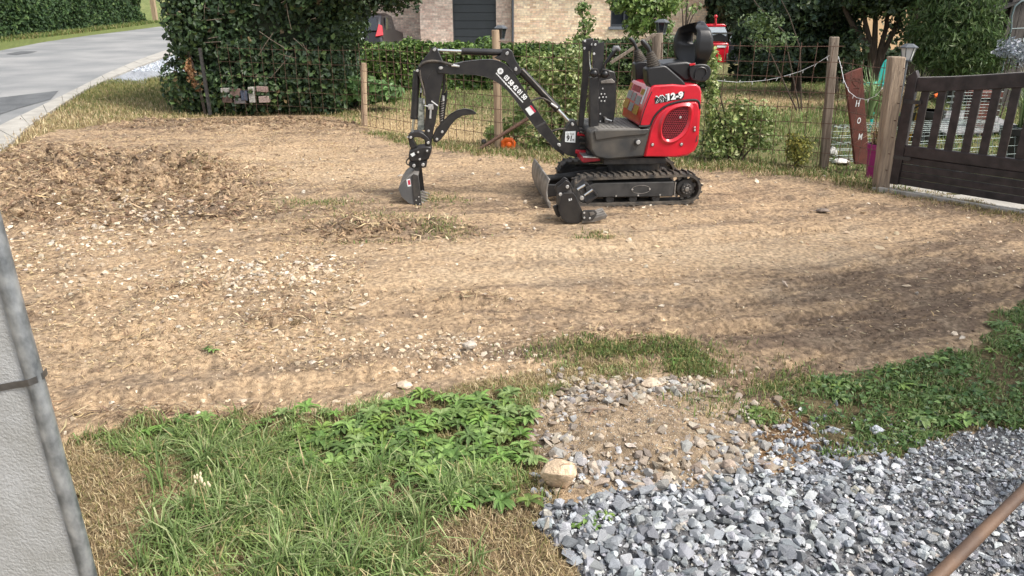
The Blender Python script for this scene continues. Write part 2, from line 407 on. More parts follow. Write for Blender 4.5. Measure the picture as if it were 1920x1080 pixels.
DAMP_SHADE = [(1650, 560, 330, 95, 1.0), (300, 400, 200, 22, .5), (90, 500, 60, 60, .3), (1450, 650, 230, 60, .6), (1850, 470, 200, 70, .4), (330, 235, 200, 14, .9), (560, 238, 110, 14, .6), (300, 330, 160, 45, .5), (80, 330, 110, 45, .5), (60, 400, 60, 30, .6), (500, 800, 420, 28, .6), (880, 742, 120, 22, .6), (1150, 395, 190, 20, .35), (1150, 255, 90, 40, .3), (900, 575, 110, 12, .5), (520, 600, 60, 16, .4), (1400, 760, 120, 30, .6), (420, 400, 130, 18, .5), (680, 425, 130, 20, .45), (930, 640, 90, 10, .4), (1750, 390, 150, 14, .5)]  # damp brown soil; right-hand blobs also carry that side's shade as colour
LITE = [(1080, 470, 330, 22, .8), (900, 520, 300, 22, .6), (1500, 480, 230, 26, .6), (1560, 440, 120, 12, .5), (1480, 545, 80, 16, .5), (500, 300, 200, 30, .3), (1250, 430, 250, 16, .4), (620, 330, 120, 20, .35), (300, 640, 250, 40, .4), (560, 720, 300, 22, .25)]
def slope(x, y): return .03 * np.maximum(0, y - 9) * sstep((-4 - x) / 4)
def zones(x, y):
    j = .17 * fbm(x, y, 4.0, 4, 1, .65) ; k = .17 * fbm(x, y, 4.0, 4, 9, .65); s = np.clip(np.asarray(y) / 3, .4, 2.0)
    px, py, fw = proj(x + j * s, y + k * s, slope(x, y) * 1.0)
    z = np.zeros(np.shape(x), int)
    z[inpoly(px, py, Z_GARDEN)] = 7; z[inpoly(px, py, Z_VERGE)] = 6; z[inpoly(px, py, Z_CHIP)] = 11
    z[(y > 13) & (z == 0)] = 7
    z[inpoly(px, py, Z_LAWN)] = 1; z[inpoly(px, py, Z_MOUND)] = 4; z[inpoly(px, py, Z_RIGHT)] = 2
    z[inpoly(px, py, Z_GRAVEL)] = 3; z[inpoly(px, py, Z_MOSS)] = 5
    z[(y < .95) & (x > .25)] = 3; z[(y < .95) & (x <= .25)] = 1
    z[(x < -12) & (z != 6) & (y < 60)] = 6
    return z, px, py
CLODS = [(90, 330, 130, 45, 1.0), (300, 335, 150, 40, 1.0), (230, 400, 120, 20, .6), (380, 355, 90, 25, .8), (60, 405, 60, 30, .9), (450, 400, 90, 20, .5), (520, 600, 50, 14, .7), (350, 545, 60, 12, .5), (330, 236, 180, 10, .7), (560, 235, 100, 12, .6), (900, 568, 80, 8, .6), (690, 430, 130, 14, .5), (500, 795, 400, 18, .5), (1160, 640, 100, 16, .5), (240, 655, 40, 10, .6), (300, 640, 30, 10, .5), (160, 560, 40, 12, .4), (780, 440, 160, 14, .25)]
def hgt(x, y):
    x = np.asarray(x, float); y = np.asarray(y, float)
    px, py, fw = proj(x, y, 0.0)
    lot = sstep((12.5 - y) / 2) * sstep((x + 9) / 2) * sstep((9 - x) / 2)
    us, vs_ = x * .97 + y * .24, -x * .24 + y * .97 + .12 * np.sin(x * 1.1)
    h = slope(x, y) + (.012 * fbm(x, y, .8, 2, 2) + .035 * fbm(us * .8, vs_ * 6, 1.0, 3, 37) + .014 * fbm(us * 3, vs_ * 22, 1.0, 2, 39)) * lot
    fine = .055 * fbm(x, y, 3.5, 4, 3, .55) + .022 * fbm(x, y, 20, 3, 4)
    pack = 1 - .55 * np.clip(blob(px, py, LITE), 0, 1)
    h = h + fine * lot * .7 * pack
    c = np.clip(blob(px, py, CLODS), 0, 1.2)
    h = h + c * lot * (.07 + .42 * np.maximum(0, fbm(x, y, 4, 4, 6, .6)) + .08 * fbm(x, y, 16, 2, 7))
    # ruts pressed by tracks: long shallow grooves with cleat marks
    for (x0, y0, x1, y1, wd, dp) in RUTS:
        L = math.hypot(x1 - x0, y1 - y0); ux, uy = (x1 - x0) / L, (y1 - y0) / L
        t = (x - x0) * ux + (y - y0) * uy; dd = -(x - x0) * uy + (y - y0) * ux + .05 * np.sin(t * 1.7)
        inside = sstep((wd / 2 - np.abs(dd)) / .05) * sstep(t / .3) * sstep((L - t) / .3)
        h = h - inside * (dp * 1.5 + .005 * np.sign(np.sin(t * 2 * math.pi / .075)) + .006 * np.sin(dd * 2 * math.pi / .05)) * (.3 + 1.2 * vn(x * 2, y * 2, 12))
    m = inpoly(px, py, Z_MOUND)
    h = h + .05 * np.exp(-(((px - 1210) / 150) ** 2 + ((py - 810) / 65) ** 2) ** 1.5) * lot
    return h
def gp(px, py): return G(px, py)
RUTS = []
for (a, b, wd, dp) in [((900, 485), (1640, 425), .2, .014), ((1130, 640), (1925, 540), .2, .02), ((60, 665), (450, 575), .2, .022), ((60, 640), (900, 520), .2, .012), ((1190, 610), (1750, 470), .2, .01), ((1330, 380), (1800, 345), .2, .012), ((100, 760), (900, 665), .2, .012), ((1290, 760), (1700, 600), .2, .012), ((560, 330), (1000, 300), .2, .01)]:
    A, B = gp(*a), gp(*b); RUTS.append((A.x, A.y, B.x, B.y, wd, dp))
def h1(x, y): return float(hgt(np.array([x]), np.array([y]))[0])

ys = [-12, -7, -4, -2, -1, -.3, .3, .7, 1.0]
y = 1.15
while y < 12.5: ys.append(y); y *= 1.0052
while y < 500: ys.append(y); y *= 1.05
ys = np.array(ys)
NS = 470
sc = list(np.linspace(-1, 1, NS)); e = []
v = 1.03
while v < 60: e.append(v); v = v * 1.12 + .02
ss = np.array([-a for a in e[::-1]] + sc + e)
wY = .45 + .80 * np.maximum(ys, 1.0)
X = ss[None, :] * wY[:, None]; Y = np.repeat(ys[:, None], len(ss), 1)
H = hgt(X, Y)
Zn, PX, PY = zones(X, Y)
# base colours of soils and turf (linear)
TAN = np.array([.44, .316, .198]); BRN = np.array([.165, .118, .083]); LIT = np.array([.57, .445, .305])
def soilcol(X, Y, Zn, PX, PY):
    n1 = fbm(X, Y, 1.3, 4, 21) * 2; n2 = fbm(X, Y, 9, 4, 23, .6) * 2; n3 = fbm(X, Y, 40, 2, 25) * 2
    ca, sa = math.cos(R(14)), math.sin(R(14)); us, vs_ = X * ca + Y * sa, -X * sa + Y * ca + .12 * np.sin(X * 1.1)
    n4 = fbm(us * .55, vs_ * 4.5, 1.0, 4, 27, .6) * 2; n5 = fbm(us * 2.2, vs_ * 17, 1.0, 3, 33, .6) * 2
    damp_shade = np.clip(.22 + .75 * n4 + .6 * n5 + blob(PX, PY, DAMP_SHADE) * .72 - blob(PX, PY, LITE) * .5 + .35 * n1 + .75 * n2 + .6 * n3, 0, 1)
    C = TAN * (1 - damp_shade[..., None]) + BRN * damp_shade[..., None]
    l = np.clip(blob(PX, PY, LITE) * .55 + .45 * n2, 0, 1)[..., None]
    C = C * (1 - l) + LIT * l
    def put(mask, col, a=.35):
        c = np.array(col) * (1 + a * n2 + a * n1)[..., None]
        C[mask] = np.clip(c, .01, .9)[mask]
    put(Zn == 1, (.20, .15, .085), .5); put(Zn == 2, (.14, .11, .06), .5); put(Zn == 3, (.16, .16, .165)); put(Zn == 4, (.30, .225, .15), .5)
    put(Zn == 5, (.17, .105, .055), .5); put(Zn == 6, (.26, .21, .10)); put(Zn == 7, (.13, .125, .055), .5); put(Zn == 11, (.36, .38, .41))
    dry = np.clip(blob(PX, PY, [(760, 250, 170, 45, 1.2), (1450, 195, 260, 18, .9), (1000, 270, 200, 20, .7), (450, 225, 200, 20, .6)]) + .5 * n2, 0, 1)[..., None]
    C[(X < -12)] = np.array([.15, .18, .06]) * (1 + .3 * n2[..., None])[(X < -12)]
    g = (Zn == 7)[..., None] * dry
    return C * (1 - g) + np.array([.42, .31, .17]) * g
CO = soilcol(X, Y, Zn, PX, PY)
ny, nx = X.shape
idx = np.arange(ny * nx).reshape(ny, nx)
Q = np.stack([idx[:-1, :-1], idx[:-1, 1:], idx[1:, 1:], idx[1:, :-1]], -1).reshape(-1, 4)
qz = Zn[:-1, :-1].reshape(-1)
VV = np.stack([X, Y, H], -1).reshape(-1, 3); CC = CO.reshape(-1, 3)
GRD = {}
for zs, nm in (((0, 5), 'dirt_lot'), ((4,), 'soil_mound'), ((1,), 'foreground_lawn_soil'), ((2,), 'lawn_soil'), ((3,), 'gravel_bed'), ((6,), 'grass_verge'), ((7, 10), 'garden_ground'), ((11,), 'chipping_patch')):
    q = Q[np.isin(qz, zs)]
    if not len(q): continue
    u, inv = np.unique(q, return_inverse=True)
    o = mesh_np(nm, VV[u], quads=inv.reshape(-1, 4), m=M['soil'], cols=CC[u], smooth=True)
    o['kind'] = 'structure'; GRD[nm] = o

def sample(n, box, test=None, dens=None, near=0.0):
    """ground points inside a pixel box; near > 0 thins the far ones (density falls with distance)"""
    c = [G(box[0], max(box[1], 60)), G(box[2], max(box[1], 60)), G(box[0], box[3]), G(box[2], box[3])]
    x0, x1 = min(p.x for p in c), max(p.x for p in c); y0, y1 = max(min(p.y for p in c), .3), max(p.y for p in c)
    out = []; tot = 0
    for _ in range(60):
        m = max(n * 3, 4000)
        if near:
            yy = y0 * (y1 / y0) ** RS.rand(m); x = yy * (RS.rand(m) * 2 - 1) * .86
            ok = RS.rand(m) < (yy / y1) ** (2 - near)
        else:
            x = RS.rand(m) * (x1 - x0) + x0; yy = RS.rand(m) * (y1 - y0) + y0; ok = np.ones(m, bool)
        x, yy = x[ok], yy[ok]; m = len(x)
        z, px, py = zones(x, yy)
        ok = (px > box[0]) & (px < box[2]) & (py > box[1]) & (py < box[3])
        if test is not None: ok &= test(z, px, py, x, yy)
        if dens is not None: ok &= RS.rand(m) < dens(z, px, py, x, yy)
        out.append(np.stack([x[ok], yy[ok]], 1)); tot += ok.sum()
        if tot >= n: break
    p = np.concatenate(out)[:n]
    return np.column_stack([p, hgt(p[:, 0], p[:, 1])])

# ------------------------------------------------------------------ road, gutter, tar
def strip(name, L, Rr, m, lift, sub=6, parent=None):
    """ribbon on the terrain between two pixel polylines"""
    def world(l):
        out = []
        for a, b in l: out.append(GS(a, b))
        return out
    A, B = world(L), world(Rr)
    def res(P, n=60):
        P = [Vector(p) for p in P]; s = [0]
        for i in range(1, len(P)): s.append(s[-1] + (P[i] - P[i - 1]).length)
        o = []
        for t in np.linspace(0, s[-1], n):
            i = min(max(np.searchsorted(s, t) - 1, 0), len(P) - 2); f = (t - s[i]) / (s[i + 1] - s[i]); o.append(P[i].lerp(P[i + 1], f))
        return o
    return res(A), res(B)
far = [(-700, 200), (-300, 135), (0, 97), (80, 81), (160, 69), (240, 59), (300, 51), (370, 44)]
near = [(-900, 700), (-330, 420), (0, 240), (110, 187), (200, 141), (250, 119), (310, 97), (400, 72)]
out_ = [(-1000, 900), (-300, 480), (0, 292), (60, 236), (160, 171), (230, 139), (330, 101), (430, 74)]
A, B = strip('road', far, near, None, 0)
V = []; n = 16
for a, b in zip(A, B):
    for k in range(n + 1):
        p = a.lerp(b, k / n); V.append((p.x, p.y, max(float(slope(np.array([p.x]), np.array([p.y]))[0]) + .03, 0)))
F = [(i * (n + 1) + k, i * (n + 1) + k + 1, (i + 1) * (n + 1) + k + 1, (i + 1) * (n + 1) + k) for i in range(len(A) - 1) for k in range(n)]
road = mesh_np('road', V, quads=F, m=M['asphalt'], smooth=True); road['kind'] = 'structure'
def flat_patch(name, pts, m, lift):
    P = []
    for a, b in pts:
        P.append(GS(a, b, lift))
    mb = MB(); mb.add(P, [tuple(range(len(P)))]); o = mb.build(name, m); return tag(o, kind='structure')
flat_patch('tar_patch', [(-200, 230), (-60, 190), (40, 178), (110, 170), (95, 186), (30, 204), (-60, 235), (-150, 290)], M['tar'], .036)
flat_patch('drain_strip', [(10, 101), (40, 96), (70, 96), (60, 99), (30, 103)], M['tar'], .036)
kerb = empty('kerb', (0, 0, 0)); kerb['kind'] = 'structure'
A, B = strip('kerb', near, out_, None, 0)
S = 0; acc = [A[0]]; 
def rs(P, step):
    s = [0]
    for i in range(1, len(P)): s.append(s[-1] + (P[i] - P[i - 1]).length)
    return P, s
n = 26
idxs = np.linspace(0, len(A) - 1, n)
def interp(P, t):
    i = min(int(t), len(P) - 2); return P[i].lerp(P[i + 1], t - i)
for i in range(n - 1):
    g = .014
    a0, a1 = interp(A, idxs[i] + g), interp(A, idxs[i + 1] - g); b0, b1 = interp(B, idxs[i] + g), interp(B, idxs[i + 1] - g)
    dz = random.uniform(-.004, .004)
    pts = [Vector((p.x, p.y, float(slope(np.array([p.x]), np.array([p.y]))[0]) + .045 + dz)) for p in (a0, a1, b1, b0)]
    MB().prism(pts, (0, 0, -.12)).build('kerb_stone', M['kerb'], kerb, bevel=.008)

# ------------------------------------------------------------------ stones
def hz(p): return hgt(p[:, 0], p[:, 1])
def px_size(p, s):
    _, _, fw = proj(p[:, 0], p[:, 1], p[:, 2]); return 2 * s * FPX / fw
SM = []
for k, (v, t) in enumerate(SV):
    me = bpy.data.meshes.new('stone'); me.from_pydata(v.tolist(), [], t.tolist()); me.materials.append(M['stone_obj']); me.update(); SM.append(me)
def lay_stones(parent, P, S, C, nbig, name_rest, squash=.75, sink=.25):
    P = P.copy(); P[:, 2] += S * (.5 - sink)
    px, py, fw = proj(P[:, 0], P[:, 1], P[:, 2])
    vis = (px > -10) & (px < 1930) & (py < 1090)
    sz = np.where(vis, px_size(P, S), 0); o = np.argsort(-sz); big = o[:nbig]; rest = o[nbig:]
    Rm, q = rotm(len(big), False, .45)
    for j, i in enumerate(big):
        ob = bpy.data.objects.new('stone', SM[RS.randint(len(SM))]); COL.objects.link(ob); ob.parent = parent
        ob.location = Vector(P[i]) - wloc(parent); ob.rotation_mode = 'QUATERNION'; ob.rotation_quaternion = q[j]
        ob.scale = (S[i],) * 3; ob.color = (*C[i], 1)
    if len(rest):
        r = scatter(name_rest, SV, P[rest], S[rest], C[rest], M['stone'], parent, False, .45); r['kind'] = 'stuff'
GREY = [(.34, .355, .375), (.25, .265, .285), (.45, .465, .48), (.185, .195, .21), (.33, .34, .345), (.60, .61, .61), (.38, .35, .31)]
WARM = [(.55, .44, .31), (.44, .34, .235), (.63, .54, .42), (.36, .28, .2), (.52, .46, .38)]
MIX = [(.42, .35, .27), (.33, .265, .2), (.52, .45, .36), (.28, .24, .2), (.38, .37, .35)]
# crushed grey stone
P = sample(8200, (980, 780, 2700, 1600), lambda z, px, py, x, yy: (z == 3) & (yy > 1.25) & (x < 3.4))
coarse = 1.18 * np.clip(1.1 - np.clip((P[:, 0] - .9) / 1.6, 0, .55) - np.clip((P[:, 1] - 2.3), 0, .3), .4, 1.1)
S = (.0065 + .0155 * RS.rand(len(P)) ** 1.9) * coarse * 1.12
P[:, 2] += np.abs(RS.normal(size=len(P))) * .008
lay_stones(GRD['gravel_bed'], P, S, pick(GREY, len(P), (4, 3, 3, 2, 2, 1, .5), .12), 300, 'crushed_stone')
P = sample(16000, (980, 780, 2700, 1600), lambda z, px, py, x, yy: (z == 3) & (yy > 1.25) & (x < 3.4))
P[:, 2] += .004
f = scatter('gravel_fines', SV[:6], P, .003 + .0075 * RS.rand(len(P)) ** 2, pick(GREY, len(P), None, .15), M['stone'], GRD['gravel_bed']); f['kind'] = 'stuff'
# stones lying on and in the dirt
DS = [(470, 515, 130, 28, 1.0), (340, 572, 60, 10, 1.0), (590, 500, 60, 20, .6), (640, 640, 60, 20, .3), (800, 655, 70, 14, 1.0), (880, 650, 90, 22, .9), (830, 685, 110, 14, .7), (990, 665, 60, 14, .4), (200, 440, 160, 60, .22), (500, 620, 260, 60, .2), (130, 520, 120, 90, .15), (480, 760, 300, 22, .25), (800, 760, 90, 16, .5), (1350, 690, 60, 18, .25), (250, 400, 90, 20, .4), (560, 560, 90, 30, .35)]
P = sample(2500, (-60, 300, 1960, 860), lambda z, px, py, x, yy: (z == 0), lambda z, px, py, x, yy: np.clip(.012 + blob(px, py, DS), 0, 1), near=1.0)
S = (.007 + .022 * RS.rand(len(P)) ** 1.9) * np.clip(P[:, 1] / 4.2, .75, 1.3)
lay_stones(GRD['dirt_lot'], P, S, pick(WARM, len(P), (3, 3, 3, 1, 2), .1), 290, 'small_stones', sink=.35)
P = sample(6500, (-60, 215, 2000, 900), lambda z, px, py, x, yy: np.isin(z, (0, 5)), lambda z, px, py, x, yy: np.clip(.12 + blob(px, py, DS), 0, 1), near=1.2)
s_ = scatter('pebbles_in_the_dirt', SV[:8], P, .003 + .007 * RS.rand(len(P)) ** 2, pick(WARM, len(P), (3, 3, 2, 2, 1), .15), M['stone'], GRD['dirt_lot']); s_['kind'] = 'stuff'
# soil crumbs and clods
P = sample(20000, (-60, 215, 2000, 900), lambda z, px, py, x, yy: np.isin(z, (0, 5)), lambda z, px, py, x, yy: np.clip(.25 + blob(px, py, CLODS) - .25 * blob(px, py, LITE), 0, 1), near=1.0)
px, py, _ = proj(P[:, 0], P[:, 1]); c = np.clip(blob(px, py, CLODS), 0, 1)
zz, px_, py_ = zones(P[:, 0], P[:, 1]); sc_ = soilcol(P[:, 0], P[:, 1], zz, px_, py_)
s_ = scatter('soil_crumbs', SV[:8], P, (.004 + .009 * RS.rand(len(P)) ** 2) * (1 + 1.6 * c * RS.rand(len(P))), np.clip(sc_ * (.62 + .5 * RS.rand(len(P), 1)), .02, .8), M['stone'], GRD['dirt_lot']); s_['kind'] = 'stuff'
P = sample(1500, (-60, 215, 1500, 860), lambda z, px, py, x, yy: z == 0, lambda z, px, py, x, yy: np.clip(blob(px, py, CLODS) - .12, 0, 1))
CV = stone_variants(8, 22, (1, .9, .7), 8)
P[:, 2] += .004
s_ = scatter('soil_clods', CV, P, .014 + .042 * RS.rand(len(P)) ** 2, pick([(.25, .172, .108), (.33, .235, .15), (.19, .132, .086), (.40, .29, .185)], len(P), None, .12), M['soil'], GRD['dirt_lot']); s_['kind'] = 'stuff'
P = sample(520, (960, 700, 1960, 960), lambda z, px, py, x, yy: np.isin(z, (5, 4, 2, 1)), lambda z, px, py, x, yy: np.clip(blob(px, py, [(1480, 850, 90, 30, 1), (1600, 850, 80, 20, .7), (1750, 820, 90, 20, .5), (1250, 900, 200, 14, .8), (1010, 960, 30, 30, .6), (1540, 800, 50, 30, .3)]), 0, 1))
P[:, 2] += .004
s_ = scatter('stray_gravel', SV, P, .006 + .016 * RS.rand(len(P)) ** 1.5, pick(GREY, len(P), None, .12), M['stone'], GRD['gravel_bed']); s_['kind'] = 'stuff'
# mound: ring of mixed stones
RING = [(1150, 725, 90, 22, .9), (1230, 722, 70, 14, .9), (1300, 720, 50, 20, .7), (1060, 770, 40, 30, .5), (1040, 840, 30, 30, .7), (1110, 890, 60, 22, 1), (1230, 890, 120, 18, 1), (1370, 850, 50, 30, 1), (1400, 800, 25, 30, .7), (1090, 740, 40, 20, .6), (1420, 885, 60, 16, 1), (1330, 875, 50, 20, 1)]
P = sample(820, (960, 690, 1500, 935), lambda z, px, py, x, yy: np.isin(z, (4, 1, 5)) & (px > 990), lambda z, px, py, x, yy: np.clip(.05 + blob(px, py, RING), 0, 1))
S = .010 + .022 * RS.rand(len(P)) ** 1.5
lay_stones(GRD['soil_mound'], P, S, pick(MIX, len(P), None, .12), 260, 'mound_stones')
P = sample(3500, (960, 690, 1600, 935), lambda z, px, py, x, yy: np.isin(z, (4, 5)))
s_ = scatter('mound_grit', SV[:8], P, .0025 + .005 * RS.rand(len(P)) ** 2, pick(MIX, len(P), None, .2), M['stone'], GRD['soil_mound']); s_['kind'] = 'stuff'
# chippings by the road
P = sample(2500, (200, 88, 430, 156), lambda z, px, py, x, yy: z == 11)
if len(P):
    s_ = scatter('pale_chippings', SV[:6], P, .02 + .02 * RS.rand(len(P)), pick([(.42, .46, .52), (.56, .59, .62), (.3, .33, .38)], len(P)), M['stone'], GRD['chipping_patch'] if 'chipping_patch' in GRD else GRD['grass_verge']); s_['kind'] = 'stuff'
def rock(name, px, py, wpx, hpx, col, label, cat='rock', n=26, seed=1, deep=.8, rg=.12):
    p = G(px, py + hpx * .42); _, _, fw = proj(p.x, p.y, 0); r = wpx / 2 * float(fw) / FPX; hh = hpx / 2 * float(fw) / FPX
    rr = np.random.RandomState(seed); bm = bmesh.new()
    q = rr.normal(size=(n, 3)); q /= np.linalg.norm(q, axis=1)[:, None]
    for v in q * (1 - rg * rr.rand(n, 1)): bm.verts.new((v[0] * r, v[1] * r * deep, v[2] * hh))
    bmesh.ops.convex_hull(bm, input=bm.verts)
    bmesh.ops.bevel(bm, geom=list(bm.edges), offset=r * .09, segments=2, affect='EDGES', profile=.6)
    me = bpy.data.meshes.new(name); bm.to_mesh(me); bm.free()
    o = bpy.data.objects.new(name, me); COL.objects.link(o); me.materials.append(M['stone_obj']); o.color = (*col, 1)
    o.location = (p.x, p.y + r * deep * .3, h1(p.x, p.y) + hh * .82); return tag(o, label, cat)
rock('boulder', 1048, 892, 76, 72, (.62, .47, .32), 'big rounded beige rock at the near left corner of the stony mound', seed=4)
rock('flat_rock', 1222, 718, 46, 18, (.52, .42, .31), 'flat tan rock on the far rim of the stony mound', seed=9)
rock('white_rock', 880, 650, 32, 20, (.48, .42, .35), 'largest pale stone in the patch of small stones in mid lot', seed=3)
rock('pale_slab', 1643, 807, 28, 22, (.5, .52, .56), 'pale flat stone lying alone in the green grass above the gravel', seed=12)
rock('slab_stone', 758, 719, 38, 10, (.58, .47, .35), 'low flat buff stone in the dirt just above the grass edge', seed=7)
rock('garden_rock', 1560, 288, 22, 22, (.62, .6, .57), 'upright white rock behind the fence right of the grey post', seed=5)
rock('garden_rock', 1578, 302, 34, 12, (.66, .63, .6), 'low white rock lying in front of the rusty brown board', seed=15)
rock('brown_rock', 1365, 875, 30, 26, (.38, .3, .24), 'brown rounded rock at the lower right rim of the stony mound', seed=19)
rock('dirt_rock', 1543, 398, 30, 9, (.2, .16, .13), 'dark flat stone lying alone on the dirt right of the track', seed=25)
rock('gate_rock', 1703, 344, 14, 10, (.5, .48, .45), 'small white stone lying under the dark gate', seed=28)

# ------------------------------------------------------------------ dry litter: straw, roots, torn grass on the dirt
def litter(name, n, box, dens, L, cols, parent, lift=.004, tilt=.25, w=.0022):
    P = sample(n, box, lambda z, px, py, x, yy: np.isin(z, (0, 4, 5)), dens, near=1.1); n = len(P); P[:, 2] += lift
    a = RS.rand(n) * 6.283; ln = L * (.4 + RS.rand(n)); tz = RS.normal(size=n) * tilt
    d = np.stack([np.cos(a), np.sin(a), tz], 1) * ln[:, None] / 2; s = np.stack([-np.sin(a), np.cos(a), RS.normal(size=n) * .4], 1) * (w * (.5 + RS.rand(n)))[:, None] * np.clip(P[:, 1:2] / 3, 1, 1.8)
    k = np.stack([-np.sin(a), np.cos(a), .3 + 0 * a], 1) * (RS.normal(size=n) * .2 * ln)[:, None]
    P[:, 2] += np.abs(tz) * ln / 2
    V = np.stack([P - d - s * .3, P - d + s * .3, P + k + s, P + k - s, P + d], 1).reshape(-1, 3); b = (np.arange(n) * 5)[:, None]
    o = mesh_np(name, V, tris=b + [3, 2, 4], quads=b + [0, 1, 2, 3], m=M['grass'], cols=np.repeat(pick(cols, n, None, .2), 5, 0), parent=parent)
    o['kind'] = 'stuff'; return o
STRAW = [(.55, .42, .24), (.42, .3, .17), (.3, .2, .12), (.62, .5, .32), (.2, .14, .09)]
litter('straw_litter', 19000, (-60, 215, 2000, 900), lambda z, px, py, x, yy: np.clip(.10 + .8 * (px < 700) * (py < 700) + blob(px, py, CLODS) + .5 * np.exp(-((py - 790) / 30) ** 2) * (px < 1000), 0, 1) * np.clip(vn(x * 2.5, yy * 2.5, 31) * 1.6 - .3, .08, 1), .036, STRAW, GRD['dirt_lot'])
litter('torn_roots', 11000, (-60, 215, 1300, 860), lambda z, px, py, x, yy: np.clip(blob(px, py, CLODS), 0, 1), .09, [(.3, .2, .12), (.4, .29, .17), (.2, .13, .085), (.52, .4, .25)], GRD['dirt_lot'], lift=.006, tilt=.22, w=.003)
# ------------------------------------------------------------------ vegetation
GRN = [(.12, .19, .05), (.09, .15, .04), (.17, .25, .07), (.07, .115, .035), (.24, .29, .11)]
DRYG = [(.48, .38, .21), (.37, .28, .16), (.6, .5, .31), (.29, .21, .12)]
OLIVE = [(.17, .17, .055), (.24, .21, .08), (.12, .14, .04), (.38, .31, .15)]
def clump(x, y, f, s, lo=.45, hi=.62): return sstep((vn(x * f, y * f, s) * .6 + vn(x * f * 2.3, y * f * 2.3, s + 1) * .4 - lo) / (hi - lo))
# foreground lawn: long green tufts over a thatch of dry grass
GREENS_FG = [(420, 860, 110, 45, .9), (560, 940, 150, 60, .8), (430, 960, 90, 60, .6), (700, 840, 200, 70, 1.2), (640, 1060, 300, 60, 1.0), (880, 820, 100, 70, 1.1), (960, 740, 90, 25, .9), (1110, 688, 80, 10, .55), (300, 845, 110, 22, .7), (880, 940, 90, 50, .9), (1075, 930, 60, 20, 1.0), (200, 830, 60, 18, .5), (960, 880, 60, 60, .9), (330, 1050, 60, 60, .5)]
DRY_FG = [(210, 930, 80, 60, 1.4), (330, 920, 60, 30, 1.0), (270, 1010, 100, 50, 1.2), (480, 1060, 60, 40, 1.1), (780, 990, 170, 40, 1.2), (930, 1030, 150, 60, 1.2), (700, 940, 80, 20, .6), (620, 870, 60, 14, .5), (160, 880, 40, 30, 1.0), (860, 895, 60, 14, .5)]
def grn(px, py): return np.clip(blob(px, py, GREENS_FG) - .7 * blob(px, py, DRY_FG), 0, 1.2)
P = sample(42000, (-200, 660, 1300, 1500), lambda z, px, py, x, yy: (z == 1) & (yy > 1.1))
n = len(P); px, py, _ = proj(P[:, 0], P[:, 1]); g = grn(px, py)
c = np.where((RS.rand(n) < g * .6 + .16)[:, None], pick(OLIVE, n), pick(DRYG, n))
o = blades('thatch_grass', P, (.02 + .045 * RS.rand(n)), .0018 + .0014 * RS.rand(n), c, M['grass'], lean=1.5, curve=1.0)
tag(o, 'short matted grass, dry and olive, covering the near left ground', 'grass', kind='stuff')
P = sample(15000, (-200, 660, 1300, 1500), lambda z, px, py, x, yy: (z == 1) & (yy > 1.1), lambda z, px, py, x, yy: np.clip(grn(px, py), 0, 1) ** 1.2 * (.02 + .98 * clump(x, yy, 8, 41, .46, .6)))
n = len(P); px, py, _ = proj(P[:, 0], P[:, 1])
long_ = blob(px, py, [(560, 960, 220, 110, 1.0), (420, 860, 120, 50, .8), (640, 1070, 250, 60, 1.0), (880, 940, 90, 50, .7), (1080, 930, 50, 20, 1)])
hh = (.028 + .05 * RS.rand(n)) * (1 + 1.15 * np.clip(long_, 0, 1))
hh = hh * (1 - .6 * np.clip(blob(px, py, [(760, 850, 230, 60, 1)]), 0, 1))
hh = hh * (1 - .55 * np.clip(blob(px, py, [(960, 760, 120, 60, 1), (1110, 690, 90, 20, 1)]), 0, 1))
az0 = fbm(P[:, 0], P[:, 1], 3.0, 2, 55) * 14
c = pick([(.18, .255, .075), (.13, .2, .06), (.24, .32, .11), (.33, .39, .18), (.33, .3, .13), (.48, .4, .22)], n, (4, 3, 3, 2.5, 1, .8), .18)
o = blades('green_grass', P, hh, .0030 + .0036 * RS.rand(n), c, M['grass'], lean=.6, curve=.9, az=az0 + RS.normal(size=n) * 1.3)
tag(o, 'long green grass tufts in the near left corner', 'grass', kind='stuff')
# tussocks: blades arching out from a common foot
TC = []
for (cx_, cy_, rx, ry, m_) in ((560, 960, 190, 80, 34), (420, 870, 120, 40, 16), (620, 1070, 180, 30, 16), (330, 1040, 60, 50, 6), (860, 940, 60, 40, 4), (420, 970, 70, 50, 8)):
    for _ in range(m_):
        q = G(cx_ + random.gauss(0, .6) * rx, cy_ + random.gauss(0, .6) * ry); TC.append((q.x, q.y, random.uniform(.7, 1.25)))
TC = np.array(TC); i = np.repeat(np.arange(len(TC)), RS.randint(18, 75, size=len(TC))); n = len(i); a = RS.rand(n) * 6.283; rr = np.abs(RS.normal(size=n)) * .02
P = np.stack([TC[i, 0] + np.cos(a) * rr, TC[i, 1] + np.sin(a) * rr, 0 * a], 1); P[:, 2] = hgt(P[:, 0], P[:, 1])
o = blades('grass_tussocks', P, (.05 + .12 * RS.rand(n)) * TC[i, 2], .0034 + .003 * RS.rand(n), pick([(.17, .25, .08), (.13, .2, .065), (.25, .33, .13), (.36, .4, .2), (.5, .43, .24)], n, (4, 4, 3, 1.6, .8), .14), M['grass'], lean=.5, curve=1.2, az=a + RS.normal(size=n) * .8)
tag(o, 'arching long-bladed grass tussocks in the near left corner', 'grass', kind='stuff')
